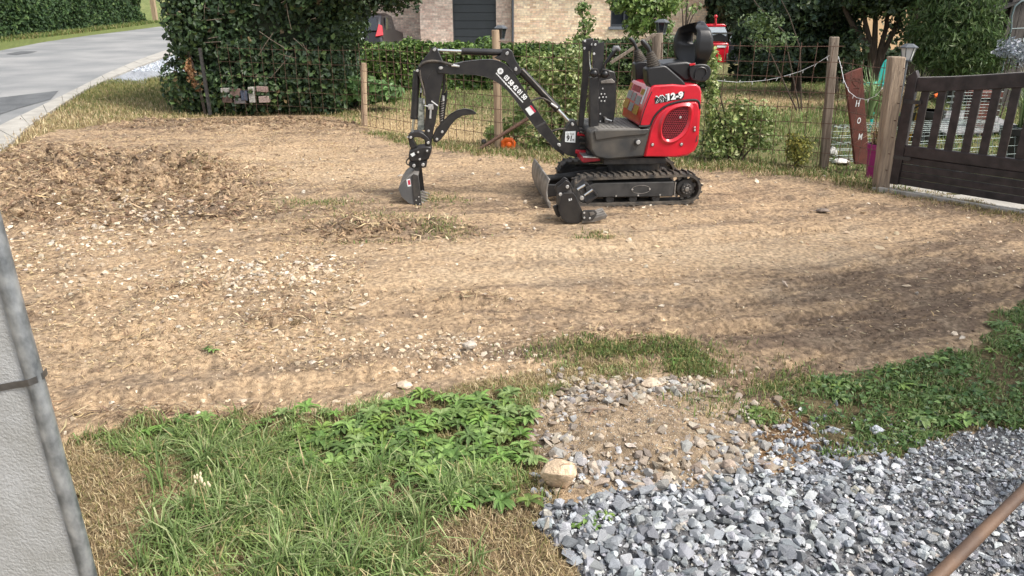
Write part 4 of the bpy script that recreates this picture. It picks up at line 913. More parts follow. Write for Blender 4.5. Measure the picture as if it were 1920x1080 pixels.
shade = [(6.15, 1.9, 5.0, 1.5, 1.2, .9, 2), (5.3, 2.3, 4.6, 1.0, .9, .7, 1), (7.2, 1.6, 4.8, 1.1, 1.0, .8, 1), (6.4, 1.2, 5.9, 1.1, .9, .7, 1), (5.6, 1.1, 4.6, .9, .7, .6, .8)]  # crown of an unseen tree, added to shade the right-hand ground
cloud('shade_tree', 'unseen leafy tree added off frame right to shade the dirt and lawn', shade, 9000, .13, GRN, 'tree', stems=[([(6.6, 1.7, 0), (6.5, 1.75, 2.2), (6.2, 1.9, 4.4)], [.13, .11, .06], 'trunk'), ([(6.5, 1.75, 2.6), (5.9, 2.1, 3.8), (5.4, 2.3, 4.5)], [.06, .045, .02], 'limb'), ([(6.45, 1.8, 2.8), (6.9, 1.6, 4.0), (7.2, 1.6, 4.8)], [.06, .045, .02], 'limb')], base=(6.6, 1.7, 0))
M['gravelly'] = mat('grey_board', (.2, .2, .2), .9, var=.3, vscale=30, bump=.5, bscale=90)
# ------------------------------------------------------------------ the brick house
def brick_wall(parent, x0, x1, Yw, z0, z1, holes=(), name='wall', L=.21, Hh=.065, cols=None, back=.3, side=None):
    mb = MB()
    def rects():
        xs = sorted({x0, x1} | {h[0] for h in holes} | {h[1] for h in holes}); zs = sorted({z0, z1} | {h[2] for h in holes} | {h[3] for h in holes})
        for i in range(len(xs) - 1):
            for j in range(len(zs) - 1):
                cx, cz = (xs[i] + xs[i + 1]) / 2, (zs[j] + zs[j + 1]) / 2
                if not any(h[0] < cx < h[1] and h[2] < cz < h[3] for h in holes): yield xs[i], xs[i + 1], zs[j], zs[j + 1]
    for a, b, c, d in rects(): mb.box(((a + b) / 2, Yw + back / 2, (c + d) / 2), (b - a, back, d - c))
    w = mb.build(name, M['mortar'], parent)
    # bricks as real blocks proud of the mortar: one joined mesh (some 5 pixels each)
    V, Q, C = [], [], []; z = z0 + .006; row = 0; jt = .012
    while z < z1:
        x = x0 - (row % 2) * (L + jt) / 2
        while x < x1:
            a, b = max(x, x0), min(x + L, x1); c, d = z, min(z + Hh, z1)
            if b - a > .03:
                seg = [(a, b)]
                for h in holes:
                    if c < h[3] and d > h[2]:
                        ns = []
                        for s in seg:
                            if s[1] <= h[0] or s[0] >= h[1]: ns.append(s)
                            else:
                                if s[0] < h[0]: ns.append((s[0], h[0]))
                                if s[1] > h[1]: ns.append((h[1], s[1]))
                        seg = ns
                for a, b in seg:
                    if b - a < .02: continue
                    p = .008 + random.random() * .004; n = len(V); y0 = Yw - p
                    V += [(a, y0, c), (b, y0, c), (b, y0, d), (a, y0, d), (a, Yw, c), (b, Yw, c), (b, Yw, d), (a, Yw, d)]
                    Q += [(n, n + 1, n + 2, n + 3), (n + 3, n + 2, n + 6, n + 7), (n + 4, n + 5, n + 1, n), (n + 4, n, n + 3, n + 7), (n + 1, n + 5, n + 6, n + 2)]
                    k = random.choice(cols); f = random.uniform(.88, 1.12); C += [(k[0] * f, k[1] * f, k[2] * f)] * 8
            x += L + jt
        z += Hh + jt; row += 1
    o = mesh_np('bricks', V, quads=np.array(Q), m=M['brick'], cols=np.array(C), parent=w); o['kind'] = 'stuff'
    return w
YH = 27.5
def X_(px, Y=YH, z=1.0): return (px - 960) / FPX * (Y * cP - (z - CAMH) * sP)
house = empty('brick_house', (X_(1100), YH, 0), 'pale yellow brick house behind the garden hedge', 'house')
BR = [(.76, .60, .42), (.66, .48, .33), (.80, .66, .48), (.70, .52, .38), (.84, .70, .50)]
BR2 = [(.76, .60, .51), (.64, .47, .40), (.80, .66, .57), (.68, .52, .44)]
wx0, wx1 = X_(1144), X_(1186); zs = .55 + 1.0
zsill = D(1160, 50, YH).z
brick_wall(house, X_(958), X_(1332), YH, -.2, 3.1, [(wx0, wx1, zsill, 2.7)], cols=BR)
gx0, gx1 = X_(848), X_(930)
brick_wall(house, X_(786), X_(958) , YH + .35, -.2, 3.1, [(gx0, gx1, -.2, 2.35)], cols=BR2, L=.17)
brick_wall(house, X_(660, YH + 1.6), X_(790, YH + 1.6), YH + 1.6, -.2, 3.1, cols=BR2, L=.19)
mb = MB(); mb.box((X_(786) + .1, YH + .98, 1.45), (.2, 1.2, 3.3)); mb.build('side_wall', M['mortar'], house)
gd = MB().box(((gx0 + gx1) / 2, YH + .5, 1.07), (gx1 - gx0, .04, 2.55)).build('garage_door', M['slate'], house)
for k in range(9): MB().box(((gx0 + gx1) / 2, YH + .47, .02 + k * .27), (gx1 - gx0 - .04, .03, .25)).build('panel', M['slate'], gd, bevel=.006)
mb = MB()
for xx in (gx0 + .02, gx1 - .02): mb.box((xx, YH + .44, 1.07), (.04, .1, 2.55))
mb.build('frame', M['slate'], gd)
win = MB().box(((wx0 + wx1) / 2, YH + .16, (zsill + 2.7) / 2), (wx1 - wx0, .02, 2.7 - zsill)).build('window', M['glass'], house)
mb = MB()
for xx in (wx0 + .03, wx1 - .03, (wx0 + wx1) / 2 + .1): mb.box((xx, YH + .13, (zsill + 2.7) / 2), (.06, .06, 2.7 - zsill))
mb.box(((wx0 + wx1) / 2, YH + .125, zsill + .04), (wx1 - wx0, .07, .08)); mb.build('frame', M['slate'], win)
MB().box(((wx0 + wx1) / 2, YH - .01, zsill - .045), (wx1 - wx0 + .12, .18, .09)).build('sill', mat('bluestone', (.13, .15, .18), .6), win)
MB().tube([(X_(958) + .06, YH - .08, 3.1), (X_(958) + .06, YH - .08, 0)], .045, 12).build('downpipe', mat('zinc_pipe', (.09, .1, .115), .5, .3), house)
mb = MB(); a = Vector((X_(650), YH - .5, 3.05)); b = Vector((X_(1345), YH - .5, 3.05)); mb.prism([a, a + Vector((0, 9, 0)), a + Vector((0, 4.5, 2.6))], b - a); mb.build('roof', M['tile'], house)
for xx in (X_(1332) - .15,): MB().box((xx, YH + 4.3, 1.45), (.3, 8, 3.3)).build('side_wall', M['mortar'], house)
# glowing ochre wall beyond the wood
wl = MB().box((D(1590, 60, 28).x, 28.2, 1.6), (5.2, .3, 4.2)).build('ochre_building', M['cream'], origin=(D(1590, 60, 28).x, 28.2, -.5)); tag(wl, 'sunlit ochre wall glimpsed between the dark tree stems', 'building')
# ------------------------------------------------------------------ parked car by the garage (rear three-quarter)
car = empty('parked_car', (X_(672, 24.5), 26.2, 0), 'dark hatchback parked before the house, seen from behind beside the ivy', 'car')
cx = X_(672, 24.5, .8); CY = 24.4
def carpt(u, v, z): # u across (left -, right +), v forward (away)
    a = R(-1); return Vector((cx + u * math.cos(a) - v * math.sin(a) * 1.0, CY + u * math.sin(a) + v * math.cos(a), z))
prof = [(0, .35), (-.03, .62), (.06, .95), (.38, 1.38), (.62, 1.46), (1.5, 1.5), (2.3, 1.42), (2.95, .98), (3.8, .85), (3.95, .6), (3.9, .3), (0.1, .25)]
mb = MB(); W = .82; L_ = len(prof)
rows = []
for u, k in ((-W, .0), (-W * .9, 1), (W * .9, 1), (W, 0)):
    rows.append([carpt(u * (1 if z < .95 else .86), v + (.05 if k == 0 else 0), z - (.03 if k == 0 and z > .9 else 0)) for v, z in prof])
vs = [p for r_ in rows for p in r_]; fs = []
for i in range(3):
    for j in range(L_): fs.append((i * L_ + j, i * L_ + (j + 1) % L_, (i + 1) * L_ + (j + 1) % L_, (i + 1) * L_ + j))
fs += [tuple(range(L_)), tuple(range(3 * L_, 4 * L_))]
mb.add(vs, fs); mb.build('body', M['carpaint'], car, bevel=.03)
def quadp(mb, pts, th=.015): 
    P = [carpt(*p) for p in pts]; n = (P[1] - P[0]).cross(P[2] - P[0]).normalized(); mb.prism(P, n * th); return mb
quadp(MB(), [(-.62, .035, .98), (.62, .035, .98), (.55, .35, 1.36), (-.55, .35, 1.36)], .02).build('rear_window', M['glass'], car, bevel=.004)
quadp(MB(), [(.735, .75, 1.0), (.735, 1.9, 1.0), (.735, 1.8, 1.37), (.735, .9, 1.37)], .02).build('side_window', M['glass'], car)
for s in (-1, 1):
    mb = MB(); P = [(s * .56, -.045, .8), (s * .8, .02, .84), (s * .76, .14, 1.12), (s * .66, .08, 1.16), (s * .62, .02, 1.0)]; quadp(mb, P, .05); mb.build('tail_light', M['redlens'], car, bevel=.006)
    for v in (.7, 3.1):
        c = carpt(s * .78, v, .3); ax = carpt(s * .78 + .1, v, .3) - carpt(s * .78 - .1, v, .3); wh = MB().cyl(c - ax * .5, c + ax * .5, .3, 22).build('wheel', M['rubber'], car, bevel=.02)
        MB().cyl(c - ax * .54, c + ax * .54, .19, 14).build('rim', M['steel'], wh)
    quadp(MB(), [(s * .6, -.05, .42), (s * .75, -.05, .42), (s * .75, -.05, .48), (s * .6, -.05, .48)]).build('reflector', M['redlens'], car)
quadp(MB(), [(-.22, -.06, .68), (.22, -.06, .68), (.22, -.05, .78), (-.22, -.05, .78)]).build('number_plate', M['plate'], car)
quadp(MB(), [(-.15, -.0, .88), (.3, -.0, .88), (.3, .02, .93), (-.15, .02, .93)], .03).build('chrome_trim', M['chrome'], car)
quadp(MB(), [(-.74, -.09, .3), (.74, -.09, .3), (.74, -.07, .56), (-.74, -.07, .56)], .08).build('bumper', M['blackplastic'], car, bevel=.02)
# ------------------------------------------------------------------ small red vehicle (rear) with beacon
YR = 25.0
def rp(px, py, dy=0.0): return D(px, py, YR + dy)
rv = empty('red_vehicle', (rp(1345, 90).x, YR, 0), 'small red vehicle with beacon seen behind the seat of the digger', 'vehicle')
mb = MB(); mb.prism([rp(1326, 80), rp(1366, 80), rp(1368, 94), rp(1367, 118), rp(1326, 118)], (0, 1.6, 0)); mb.build('body', M['red'], rv, bevel=.04)
mb = MB(); mb.prism([rp(1322, 46), rp(1358, 45), rp(1362, 48), rp(1361, 50.5), rp(1322, 50.5)], (0, 1.2, 0)); mb.build('roof', M['red'], rv, bevel=.02)
mb = MB(); mb.prism([rp(1326, 50.5), rp(1360, 50.5), rp(1365, 62), rp(1365, 78), rp(1326, 78)], (0, .04, 0)); mb.build('cab_opening', M['blackplastic'], rv)
mb = MB(); mb.prism([rp(1327, 51), rp(1359, 51), rp(1363, 62), rp(1361, 68), rp(1350, 62), rp(1338, 66), rp(1327, 64)], (0, -.02, 0)); mb.build('rear_window', mat('glass_painted_reflection', (.5, .56, .62), .25), rv)  # pale reflection painted in as the pane's own colour
mb = MB(); mb.prism([rp(1344, 84), rp(1362, 84), rp(1361, 89), rp(1344, 89)], (0, -.02, 0)); mb.build('number_plate', M['plate'], rv)
mb = MB(); mb.cyl(rp(1342, 46), rp(1342, 34), .03, 10); mb.ball(rp(1342, 31), .06, 10, 8); mb.build('beacon', M['red'], rv)
for xx in (1330, 1364):
    c = rp(xx, 108, .3); MB().cyl(c - Vector((.12, 0, 0)), c + Vector((.12, 0, 0)), .34, 18).build('wheel', M['rubber'], rv)
mb = MB(); q = rp(1376, 74, -.5); mb.ball(q, .16, 10, 8, (.8, .7, 1.0)); mb.ball(q + Vector((.12, 0, .08)), .12, 10, 8, (1.4, .7, .7)); o = mb.build('white_cover', M['cloth'], origin=q); tag(o, 'white cloth bundle beside the red vehicle', 'cloth')
tag(MB().box(rp(1376, 98, -.5), (.3, .3, .8)).build('dark_post_stand', M['darkcloth'], bevel=.05, origin=rp(1376, 120, -.5)), 'dark stand under the white bundle beside the red vehicle', 'stand')
tag(MB().box(rp(1400, 62, 0), (2.2, .1, .04)).box(rp(1400, 108, 0), (.1, .1, .06)).build('carport_beam', M['blackm'], origin=rp(1400, 62)), 'dark beam behind the red vehicle before the wood', 'beam')

# ------------------------------------------------------------------ fence posts
def pole(label, pb, ptp, r0, r1, m, Y, name='fence_post', seg=12, extra=None):
    b = D(*pb, Y); t = D(*ptp, Y); b.z -= .05; pts = [b.lerp(t, k / 6) + Vector((random.uniform(-1, 1), random.uniform(-1, 1), 0)) * .003 for k in range(7)]
    o = MB().tube(pts, [r0 + (r1 - r0) * k / 6 + random.uniform(-.002, .002) for k in range(7)], seg).build(name, m, bevel=.004, origin=(b.x, b.y, 0)); return tag(o, label, 'fence post', 'wooden posts of the wire fence')
Y1, Y2, Y3, Y4, Y5 = G(683, 237).y, G(936, 280).y, 8.45, G(1544, 316).y, G(1649, 352).y
pole('leftmost round fence post, standing beside the ivy hedge', (683, 237), (682, 118), .045, .042, M['posttan'], Y1)
pole('pale round fence post seen under the boom of the digger', (936, 280), (929, 56), .052, .045, M['posttan'], Y2)
pole('thick grey fence post with a lantern behind the digger seat', (1233, 300), (1233, 62), .062, .06, M['postgrey'], Y3)
def sqpost(label, pb, ptp, w, d, m, Y, chamfer=.01, group='wooden posts of the wire fence'):
    b = D(*pb, Y); t = D(*ptp, Y); mb = MB(); X = Vector((1, 0, 0)); Yv = Vector((0, 1, 0)); vs = []
    n = 9
    for k in range(n):
        c = b.lerp(t, k / (n - 1)); j = random.uniform(-.003, .003)
        for a, e in ((-1, -1), (1, -1), (1, 1), (-1, 1)): vs.append(c + X * a * w / 2 + Yv * e * d / 2 + X * j)
    fs = [(i * 4 + k, i * 4 + (k + 1) % 4, (i + 1) * 4 + (k + 1) % 4, (i + 1) * 4 + k) for i in range(n - 1) for k in range(4)] + [(3, 2, 1, 0), tuple((n - 1) * 4 + k for k in range(4))]
    mb.add(vs, fs); o = mb.build('fence_post', m, bevel=chamfer, origin=(b.x, b.y, 0)); return tag(o, label, 'fence post', group)
sqpost('slim grey square post holding the string lights', (1544, 318), (1564, 69), .085, .06, M['postgrey'], Y4)
sqpost('thick weathered square post beside the dark gate', (1651, 352), (1681, 106), .125, .11, M['post'], Y5, .012)
# wire mesh panels
def wire_panel(label, pa, pb, z0, z1, sp=.15, za=None, r=.0034, step=None):
    a = Vector((pa[0], pa[1], 0)); b = Vector((pb[0], pb[1], 0)); L = (b - a).length; d = (b - a) / L; n = Vector((-d.y, d.x, 0))
    root = empty('wire_mesh_panel', (a.x, a.y, 0), label, 'wire fence', 'rusty wire mesh panels of the garden fence')
    k = 0; s = .02
    gz = lambda p: float(slope(np.array([p.x]), np.array([p.y]))[0])
    while s < L:
        p = a + d * s; sag = .012 * math.sin(s * 3.1)
        MB().tube([p + Vector((0, 0, z0)), p + d * sag + Vector((0, 0, (z0 + z1) / 2)) + n * sag * .5, p + Vector((0, 0, z1))], r, 5).build('wire', M['rust'], root)
        s += sp
    z = z0
    while z <= z1 + .01:
        pts = [a + d * L * t / 6 + n * .006 + Vector((0, 0, z - .015 * math.sin(math.pi * t / 6) * (1 if z > z1 - .2 else .4))) for t in range(7)]
        MB().tube(pts, r, 5).build('wire', M['rust'], root); z += sp
    return root
gxy = lambda px, py: (G(px, py).x, G(px, py).y)
F0, F1, F2 = G(425, 222), G(683, 238), G(936, 281); F4 = G(1544, 318); F5 = G(1651, 353)
F3 = Vector((D(1233, 300, Y3).x, Y3, 0))
z1a = D(800, 86, (F1.y + F2.y) / 2).z; z1b = D(1090, 78, (F2.y + F3.y) / 2).z; z1c = D(1450, 77, (F3.y + F4.y) / 2).z; z1d = D(1600, 113, (F4.y + F5.y) / 2).z
off = Vector((0, -.06, 0))
wire_panel('wire mesh fence panel half hidden in the ivy hedge', F0 + off, F1 + off, .05, 1.1, .2, r=.002)
wire_panel('wire mesh fence panel between the leftmost post and the pale round post', F1 + off, F2 + off, .03, z1a)
wire_panel('wire mesh fence panel behind the boom and mast of the digger', F2 + off, F3 + off, .03, z1b)
wire_panel('wire mesh fence panel in front of the lawn right of the digger', F3 + off, F4 + off, .03, z1c)
wire_panel('narrow wire mesh panel in front of the rusty brown board', F4 + off, F5 + off, .03, z1d, .15)
# string lights
def lights(label, pts, Y):
    P = [D(a, b, y) for (a, b), y in zip(pts, Y)]; q = [tuple(p) for p in P]
    sp = []
    for i in range(len(P) - 1):
        for t in range(5): sp.append(P[i].lerp(P[i + 1], t / 5))
    sp.append(P[-1]); o = empty('string_lights', sp[0], label, 'string lights', 'string lights on the fence'); MB().tube(sp, .0024, 5).build('cable', M['white'], o)
    for i in range(2, len(sp), 4):
        d = Vector((random.uniform(-.015, .015), 0, -.03 if random.random() < .6 else .02)); MB().tube([sp[i], sp[i] + d], .004, 5).build('bulb', M['lampglass'], o)
lights('pale string lights sagging across the wire fence to the grey post', [(1345, 151), (1380, 154), (1410, 153), (1440, 150), (1470, 143), (1500, 134), (1530, 120), (1555, 104)], np.linspace(8.1, Y4 - .06, 8))
lights('pale string lights hanging down over the rusty brown board', [(1572, 106), (1577, 125), (1582, 150), (1592, 172), (1606, 183), (1625, 187), (1642, 180), (1655, 165)], np.linspace(Y4 - .06, Y5 - .06, 8))
# lanterns
def lantern(px, py, Y, s, label, white=False):
    c = D(px, py, Y); r = empty('lantern', c, label, 'lantern'); 
    mt = M['lampglass'] if white else M['glass']
    def frus(z0, z1, r0, r1, m, nm, n=4, rot=.785):
        vs = [c + Vector((r0 * s * math.cos(rot + k * 6.2832 / n), r0 * s * math.sin(rot + k * 6.2832 / n), z0 * s)) for k in range(n)] + [c + Vector((r1 * s * math.cos(rot + k * 6.2832 / n), r1 * s * math.sin(rot + k * 6.2832 / n), z1 * s)) for k in range(n)]
        mb = MB(); mb.add(vs, [tuple(range(n)), tuple(range(n, 2 * n))] + [(k, (k + 1) % n, (k + 1) % n + n, k + n) for k in range(n)]); return mb.build(nm, m, r, ang=20)
    frus(.0, .17, .065, .105, mt, 'glass', 6); frus(.17, .185, .135, .135, M['greymetal'], 'rim', 6); frus(.185, .23, .13, .06, M['greymetal'], 'cap', 6); frus(-.02, 0, .075, .075, M['greymetal'], 'base', 6)
    for k in range(6):
        a = .785 + k * 1.0472; MB().tube([c + Vector((.067 * s * math.cos(a), .067 * s * math.sin(a), 0)), c + Vector((.107 * s * math.cos(a), .107 * s * math.sin(a), .17 * s))], .004, 5).build('bar', M['greymetal'], r)
    return r, c
r_, c = lantern(1700, 112, 7.3, .62, 'grey garden lantern with frosted panes behind the thick gate post', True)
MB().tube([c - Vector((0, 0, .02)), Vector((c.x, c.y, 0))], .018, 8).build('pole', M['greymetal'], r_)
r_, c = lantern(939, 72, Y2 + .06, .62, 'black lantern hanging on the pale round post', False); MB().tube([c + Vector((0, 0, .06)), c + Vector((-.04, -.03, .09))], .006, 6).build('bracket', M['greymetal'], r_)
r_, c = lantern(1240, 62, Y3 + .05, .62, 'small lantern fixed to the top of the thick grey post', False)
# leaning plank behind mast, rusty bar, orange toy
def stick(name, label, cat, a, b, r, m, flat=1.0): return tag(MB().tube([a, a.lerp(b, .5), b], r, 8, flat=flat).build(name, m, bevel=.002, origin=a), label, cat)
tag(MB().box((D(1145, 118, 8.1) + D(1228, 64, 8.1)) / 2, ((D(1145, 118, 8.1) - D(1228, 64, 8.1)).length, .05, .03), X=(D(1228, 64, 8.1) - D(1145, 118, 8.1)).normalized(), Z=(D(1228, 64, 8.1) - D(1145, 118, 8.1)).normalized().cross(Vector((0, 1, 0)))).build('plank', M['postgrey'], bevel=.004, origin=D(1145, 118, 8.1)), 'slanting timber plank reaching the lantern post behind the levers', 'plank')
stick('rusty_bar', 'rusty brown bar leaning against the foot of the pale post', 'bar', D(897, 281, 8.75), D(990, 222, 8.75), .022, M['rust'])
mb = MB(); c = D(953, 271, 8.85); mb.tube([c + Vector((-.06, 0, -.05)), c + Vector((-.062, 0, .03)), c + Vector((-.03, 0, .055)), c + Vector((.04, 0, .055)), c + Vector((.065, 0, .02)), c + Vector((.055, 0, -.045)), c + Vector((.0, 0, -.06)), c + Vector((-.06, 0, -.05))], .028, 8); mb.ball(c, .045, 12, 8, (1, .8, 1)); tag(mb.build('toy', M['orange'], origin=c), 'orange plastic toy lying at the foot of the pale round post', 'toy')
tag(MB().ball(D(907, 266, 8.95), .03, 10, 8, (1, .8, 1.1)).build('dark_ball', M['blackm'], origin=D(907, 266, 8.95)), 'small dark ball lying left of the orange toy behind the fence', 'ball')
# rusty board with letters, pots, chair
Yb = 7.55
bf = Fr((D(1610, 310, Yb).x, Yb), 8)
mb = MB(); bf.prism(mb, [(1585, 140), (1600, 133), (1617, 127), (1620, 165), (1626, 250), (1632, 308), (1604, 308), (1595, 225)], 0, 0, -.035); bd = mb.build('name_board', M['rustboard'], bevel=.003, origin=bf.at(0, 0)); tag(bd, 'rusty brown board with the pale letters H O M behind the fence', 'board')
for ch, (x, y_) in (('H', (1607, 195)), ('O', (1609.5, 227)), ('M', (1612, 257))):
    text('letter', ch, bf.pt(x - 3.3, y_ + 5), bf.pt(x + 3.3, y_ + 5), (0, 0, 1), M['plate'], bd, height=.062, bold=.02)
mb = MB()
hrt = [(1598, 150), (1600, 146), (1604, 148), (1606, 152), (1609, 147), (1612, 149), (1610, 156), (1605, 162), (1600, 157)]
mb.tube([bf.pt(x, y_) + bf.n * .002 for x, y_ in hrt + hrt[:1]], .0018, 5); mb.tube([bf.pt(x, y_) + bf.n * .002 for x, y_ in ((1598, 166), (1605, 164), (1613, 166))], .0018, 5)
mb.build('carved_mark', M['rust'], bd)
def pot(label, px, py, Y, r, h, m, name='plant_pot', r2=None, z=None):
    c = G(px, py) if Y is None else Vector((D(px, py, Y).x, Y, 0)); r2 = r2 or r * .78; mb = MB()
    pts = [c, c + Vector((0, 0, h * .8)), c + Vector((0, 0, h * .8)), c + Vector((0, 0, h)), c + Vector((0, 0, h)), c + Vector((0, 0, h - .03))]; mb.tube(pts, [r2, r * .97, r * 1.08, r * 1.1, r * .95, r * .93], 20)
    o = mb.build(name, m, origin=c, bevel=.003); tag(o, label, 'plant pot'); return c
c = pot('fuchsia plant pot between the rusty board and the thick post', 1640, 325, 7.3, .10, .33, M['fuchsia'])
strappy('dry stalks standing in the fuchsia pot', (c.x, c.y, .3), 120, .34, [(.4, .28, .17), (.3, .2, .12), (.2, .2, .09)], 'dry_plant', wd=.009)
c = pot('black planter behind the right end of the gate', 1905, 300, 8.2, .2, .36, M['planter'])
strappy('strap-leaved green plant growing in the black planter', (c.x, c.y, .34), 70, .75, [(.12, .19, .07), (.2, .26, .11), (.3, .33, .16)])
c = pot('dark pot behind the top left corner of the gate', 1745, 190, 9.4, .18, .4, M['planter'])
strappy('pale wispy grass plant behind the lantern and gate stile', (D(1722, 150, 8.8).x, 8.8, .45), 160, .5, [(.45, .42, .25), (.3, .32, .16), (.5, .48, .33)], 'wispy_plant', wd=.007)
strappy('tall green stalk plant between the rusty board and the teal chair', (D(1640, 150, 9.0).x, 9.0, .35), 60, .7, [(.16, .26, .1), (.25, .34, .16)], 'stalk_plant', wd=.02)
YC = 10.2
ch = empty('teal_chair', D(1655, 170, YC), 'teal plastic chair in the garden left of the thick post', 'chair'); q = lambda a, b, dy=0: D(a, b, YC + dy)
mb = MB(); P = smoothpoly([(1658, 112), (1668, 110), (1670, 120), (1668, 150), (1648, 158), (1644, 155), (1650, 130)], 1); mb.prism([q(*p) for p in P], (.03, .03, 0)); mb.build('backrest', M['teal'], ch, bevel=.01)
mb = MB(); mb.prism([q(1642, 160), q(1675, 157), q(1675, 161), q(1642, 165)], (0, .4, 0)); mb.build('seat', M['teal'], ch, bevel=.01)
for a, dy in ((1644, 0), (1672, 0), (1646, .36), (1672, .36)): MB().tube([q(a, 163, dy), Vector((q(a, 163, dy).x, YC + dy, 0))], .014, 6).build('leg', M['teal'], ch)
# wheelbarrow handles with red grips
for i, (a, b, lb) in enumerate((((1712, 176), (1722, 208), 'yellowish bar'), ((1752, 180), (1700, 212), 'dark bar'))):
    Yh = 8.3; A_, B_ = D(*a, Yh), D(*b, Yh + .5); hd = MB().tube([A_, B_, Vector((B_.x + .1 * (1 if i == 0 else -1), B_.y + .3, 0))], .013, 8).build('tool_handle', M['yellow'] if i == 0 else M['blackm'], origin=A_)
    tag(hd, lb + ' with a red grip showing between the gate slats', 'tool handle'); MB().tube([A_ + (A_ - B_).normalized() * .0, A_ + Vector((-.085 if i == 0 else .06, 0, -.02 if i == 0 else .02))], .02, 8).build('grip', M['orange'] if i else M['redlens'], hd)
# pale wire cages behind the gate
def cage(label, o, u, v, w, nu, nv, nw, r=.0022):
    o, u, v, w = map(Vector, (o, u, v, w)); mb = MB()
    for (A_, B_, C_, na, nb) in ((u, v, w, nu, nv), (u, w, v, nu, nw), (v, w, u, nv, nw)):
        for side in (0, 1):
            for i in range(na + 1): mb.tube([o + A_ * i / na + C_ * side, o + A_ * i / na + B_ + C_ * side], r, 4, caps=False)
            for j in range(nb + 1): mb.tube([o + B_ * j / nb + C_ * side, o + B_ * j / nb + A_ + C_ * side], r, 4, caps=False)
    ob = mb.build('wire_cage', M['wirepale'], origin=o); return tag(ob, label, 'wire cage')
p = G(1700, 318); cage('long pale wire cage lying behind the left slats of the gate', (p.x, p.y, .02), (1.5, .35, 0), (-.2, .75, .0), (0, .1, .34), 16, 6, 4)
p = G(1900, 300); cage('upright greenish wire cage behind the right slats of the gate', (p.x - .3, p.y + .7, .3), (.55, .1, 0), (0, .3, .0), (0, .02, .5), 7, 3, 7)
p = G(1590, 318); cage('low pale wire cage between the grey post and the rusty board', (p.x - .05, p.y + .3, .02), (.36, .05, 0), (0, .3, .0), (.05, .02, .35), 6, 3, 5)
tag(MB().box(G(1850, 262) + Vector((0, .6, .15)), (1.3, .8, .02), X=(1, .3, 0), Y=(-.3, 1, .2)).build('grey_sheet', M['gravelly'], origin=G(1850, 262)), 'grey flat sheet lying under the wire cages', 'sheet')
tag(MB().box(G(1830, 330) + Vector((0, .25, .05)), (.42, .22, .09), X=(1, .3, 0), Y=(-.3, 1, 0)).build('striped_slab', M['gravelly'], bevel=.01, origin=G(1830, 330)), 'pale concrete slab on the ground behind the gate bottom', 'slab')
tag(MB().box(D(1660, 172, 9.2), (.5, .3, .03)).box(D(1640, 185, 9.2), (.04, .25, .3)).box(D(1680, 185, 9.2), (.04, .25, .3)).build('low_table', M['wood'], origin=(D(1660, 172, 9.2).x, 9.2, 0)), 'low wooden shelf under the teal chair', 'table')
tag(MB().box(D(1845, 176, 10.0), (.32, .3, .07)).box(Vector((D(1845, 176, 10.0).x, 10.0, .22)), (.26, .24, .44)).build('brown_box', M['rustboard'], origin=(D(1845, 176, 10.0).x, 10.0, 0)), 'reddish brown box seen between the gate slats in the garden', 'box')
# shed at the right edge
sh = empty('shed', (D(1900, 120, 13).x, 13, 0), 'dark boarded shed at the right edge behind the willow', 'shed'); x0 = D(1872, 120, 13).x
for k in range(16): MB().box((x0 + .08 + k * .155, 13 + random.uniform(-.006, .006), 1.0), (.15, .025, 2.1)).build('board', M['shed'], sh, bevel=.004)
MB().box((x0 + 1.2, 14.2, 1.0), (2.4, 2.2, 2.05)).build('wall', M['shed'], sh)
a = D(1852, 30, 12.9); b = D(1940, -6, 12.9); MB().prism([a, b, b + Vector((1.2, 0, .2)), b + Vector((1.2, 0, .3)), a + Vector((0, 0, .1))], (0, 2.6, 0)).build('roof', M['blackm'], sh)
tag(MB().tube([D(1896, 54, 11.5), D(1897, 30, 11.5), D(1903, 12, 11.5), D(1915, 2, 11.5), D(1935, 0, 11.5)], .012, 6).tube([D(1896, 54, 11.5), D(1940, 52, 11.5)], .009, 6).tube([D(1896, 54, 11.5), Vector((D(1896, 54, 11.5).x, 11.5, 0))], .012, 6).build('metal_hoop', mat('blue_grey_tube', (.12, .17, .18), .5), origin=Vector((D(1896, 54, 11.5).x, 11.5, 0))), 'blue-grey metal hoop before the shed at the top right corner', 'hoop')
shrub('silvery wispy shrub before the shed at the right edge', 10.5, [(1900, 88, 26, 16, 1), (1915, 105, 20, 20, 1), (1890, 98, 20, 10, .8)], 900, .05, [(.35, .38, .42), (.22, .25, .27)], w=None, name='silver_shrub')
# ------------------------------------------------------------------ gate
A_ = G(1672, 344, .05); B_ = G(1920, 384, .05); gdeg = math.degrees(math.atan2(B_.y - A_.y, B_.x - A_.x))
gf = Fr((A_.x, A_.y), gdeg)
z4 = lambda x, y_: (1570 + x / 3.374, 80 + y_ / 3.374)
gate = empty('gate', gf.at(0, 0), 'dark brown wooden gate with upright slats at the right edge', 'gate')
U = lambda x, y_: gf.uz(*z4(x, y_))
def gbar(name, u0, u1, za0, za1, w0, w1, bev=.006, m='gate', zb0=None, zb1=None):
    P = [gf.at(u0, za0, w0), gf.at(u1, zb0 if zb0 is not None else za0, w0), gf.at(u1, zb1 if zb1 is not None else za1, w0), gf.at(u0, za1, w0)]
    return MB().prism(P, gf.n * (w1 - w0)).build(name, M[m], gate, bevel=bev)
us0, us1 = U(330, 870)[0], U(395, 870)[0]
zt = U(440, 170)[1]; Lr = U(415, 645); bot = .05
mb = MB(); mb.prism([gf.at(us0, bot, .03), gf.at(us1, bot, .03), gf.at(us1, zt - .05, .03), gf.at((us0 + us1) / 2 + .02, zt, .03), gf.at(us0, zt - .06, .03)], -gf.n * .06); mb.build('stile', M['gate'], gate, bevel=.006)
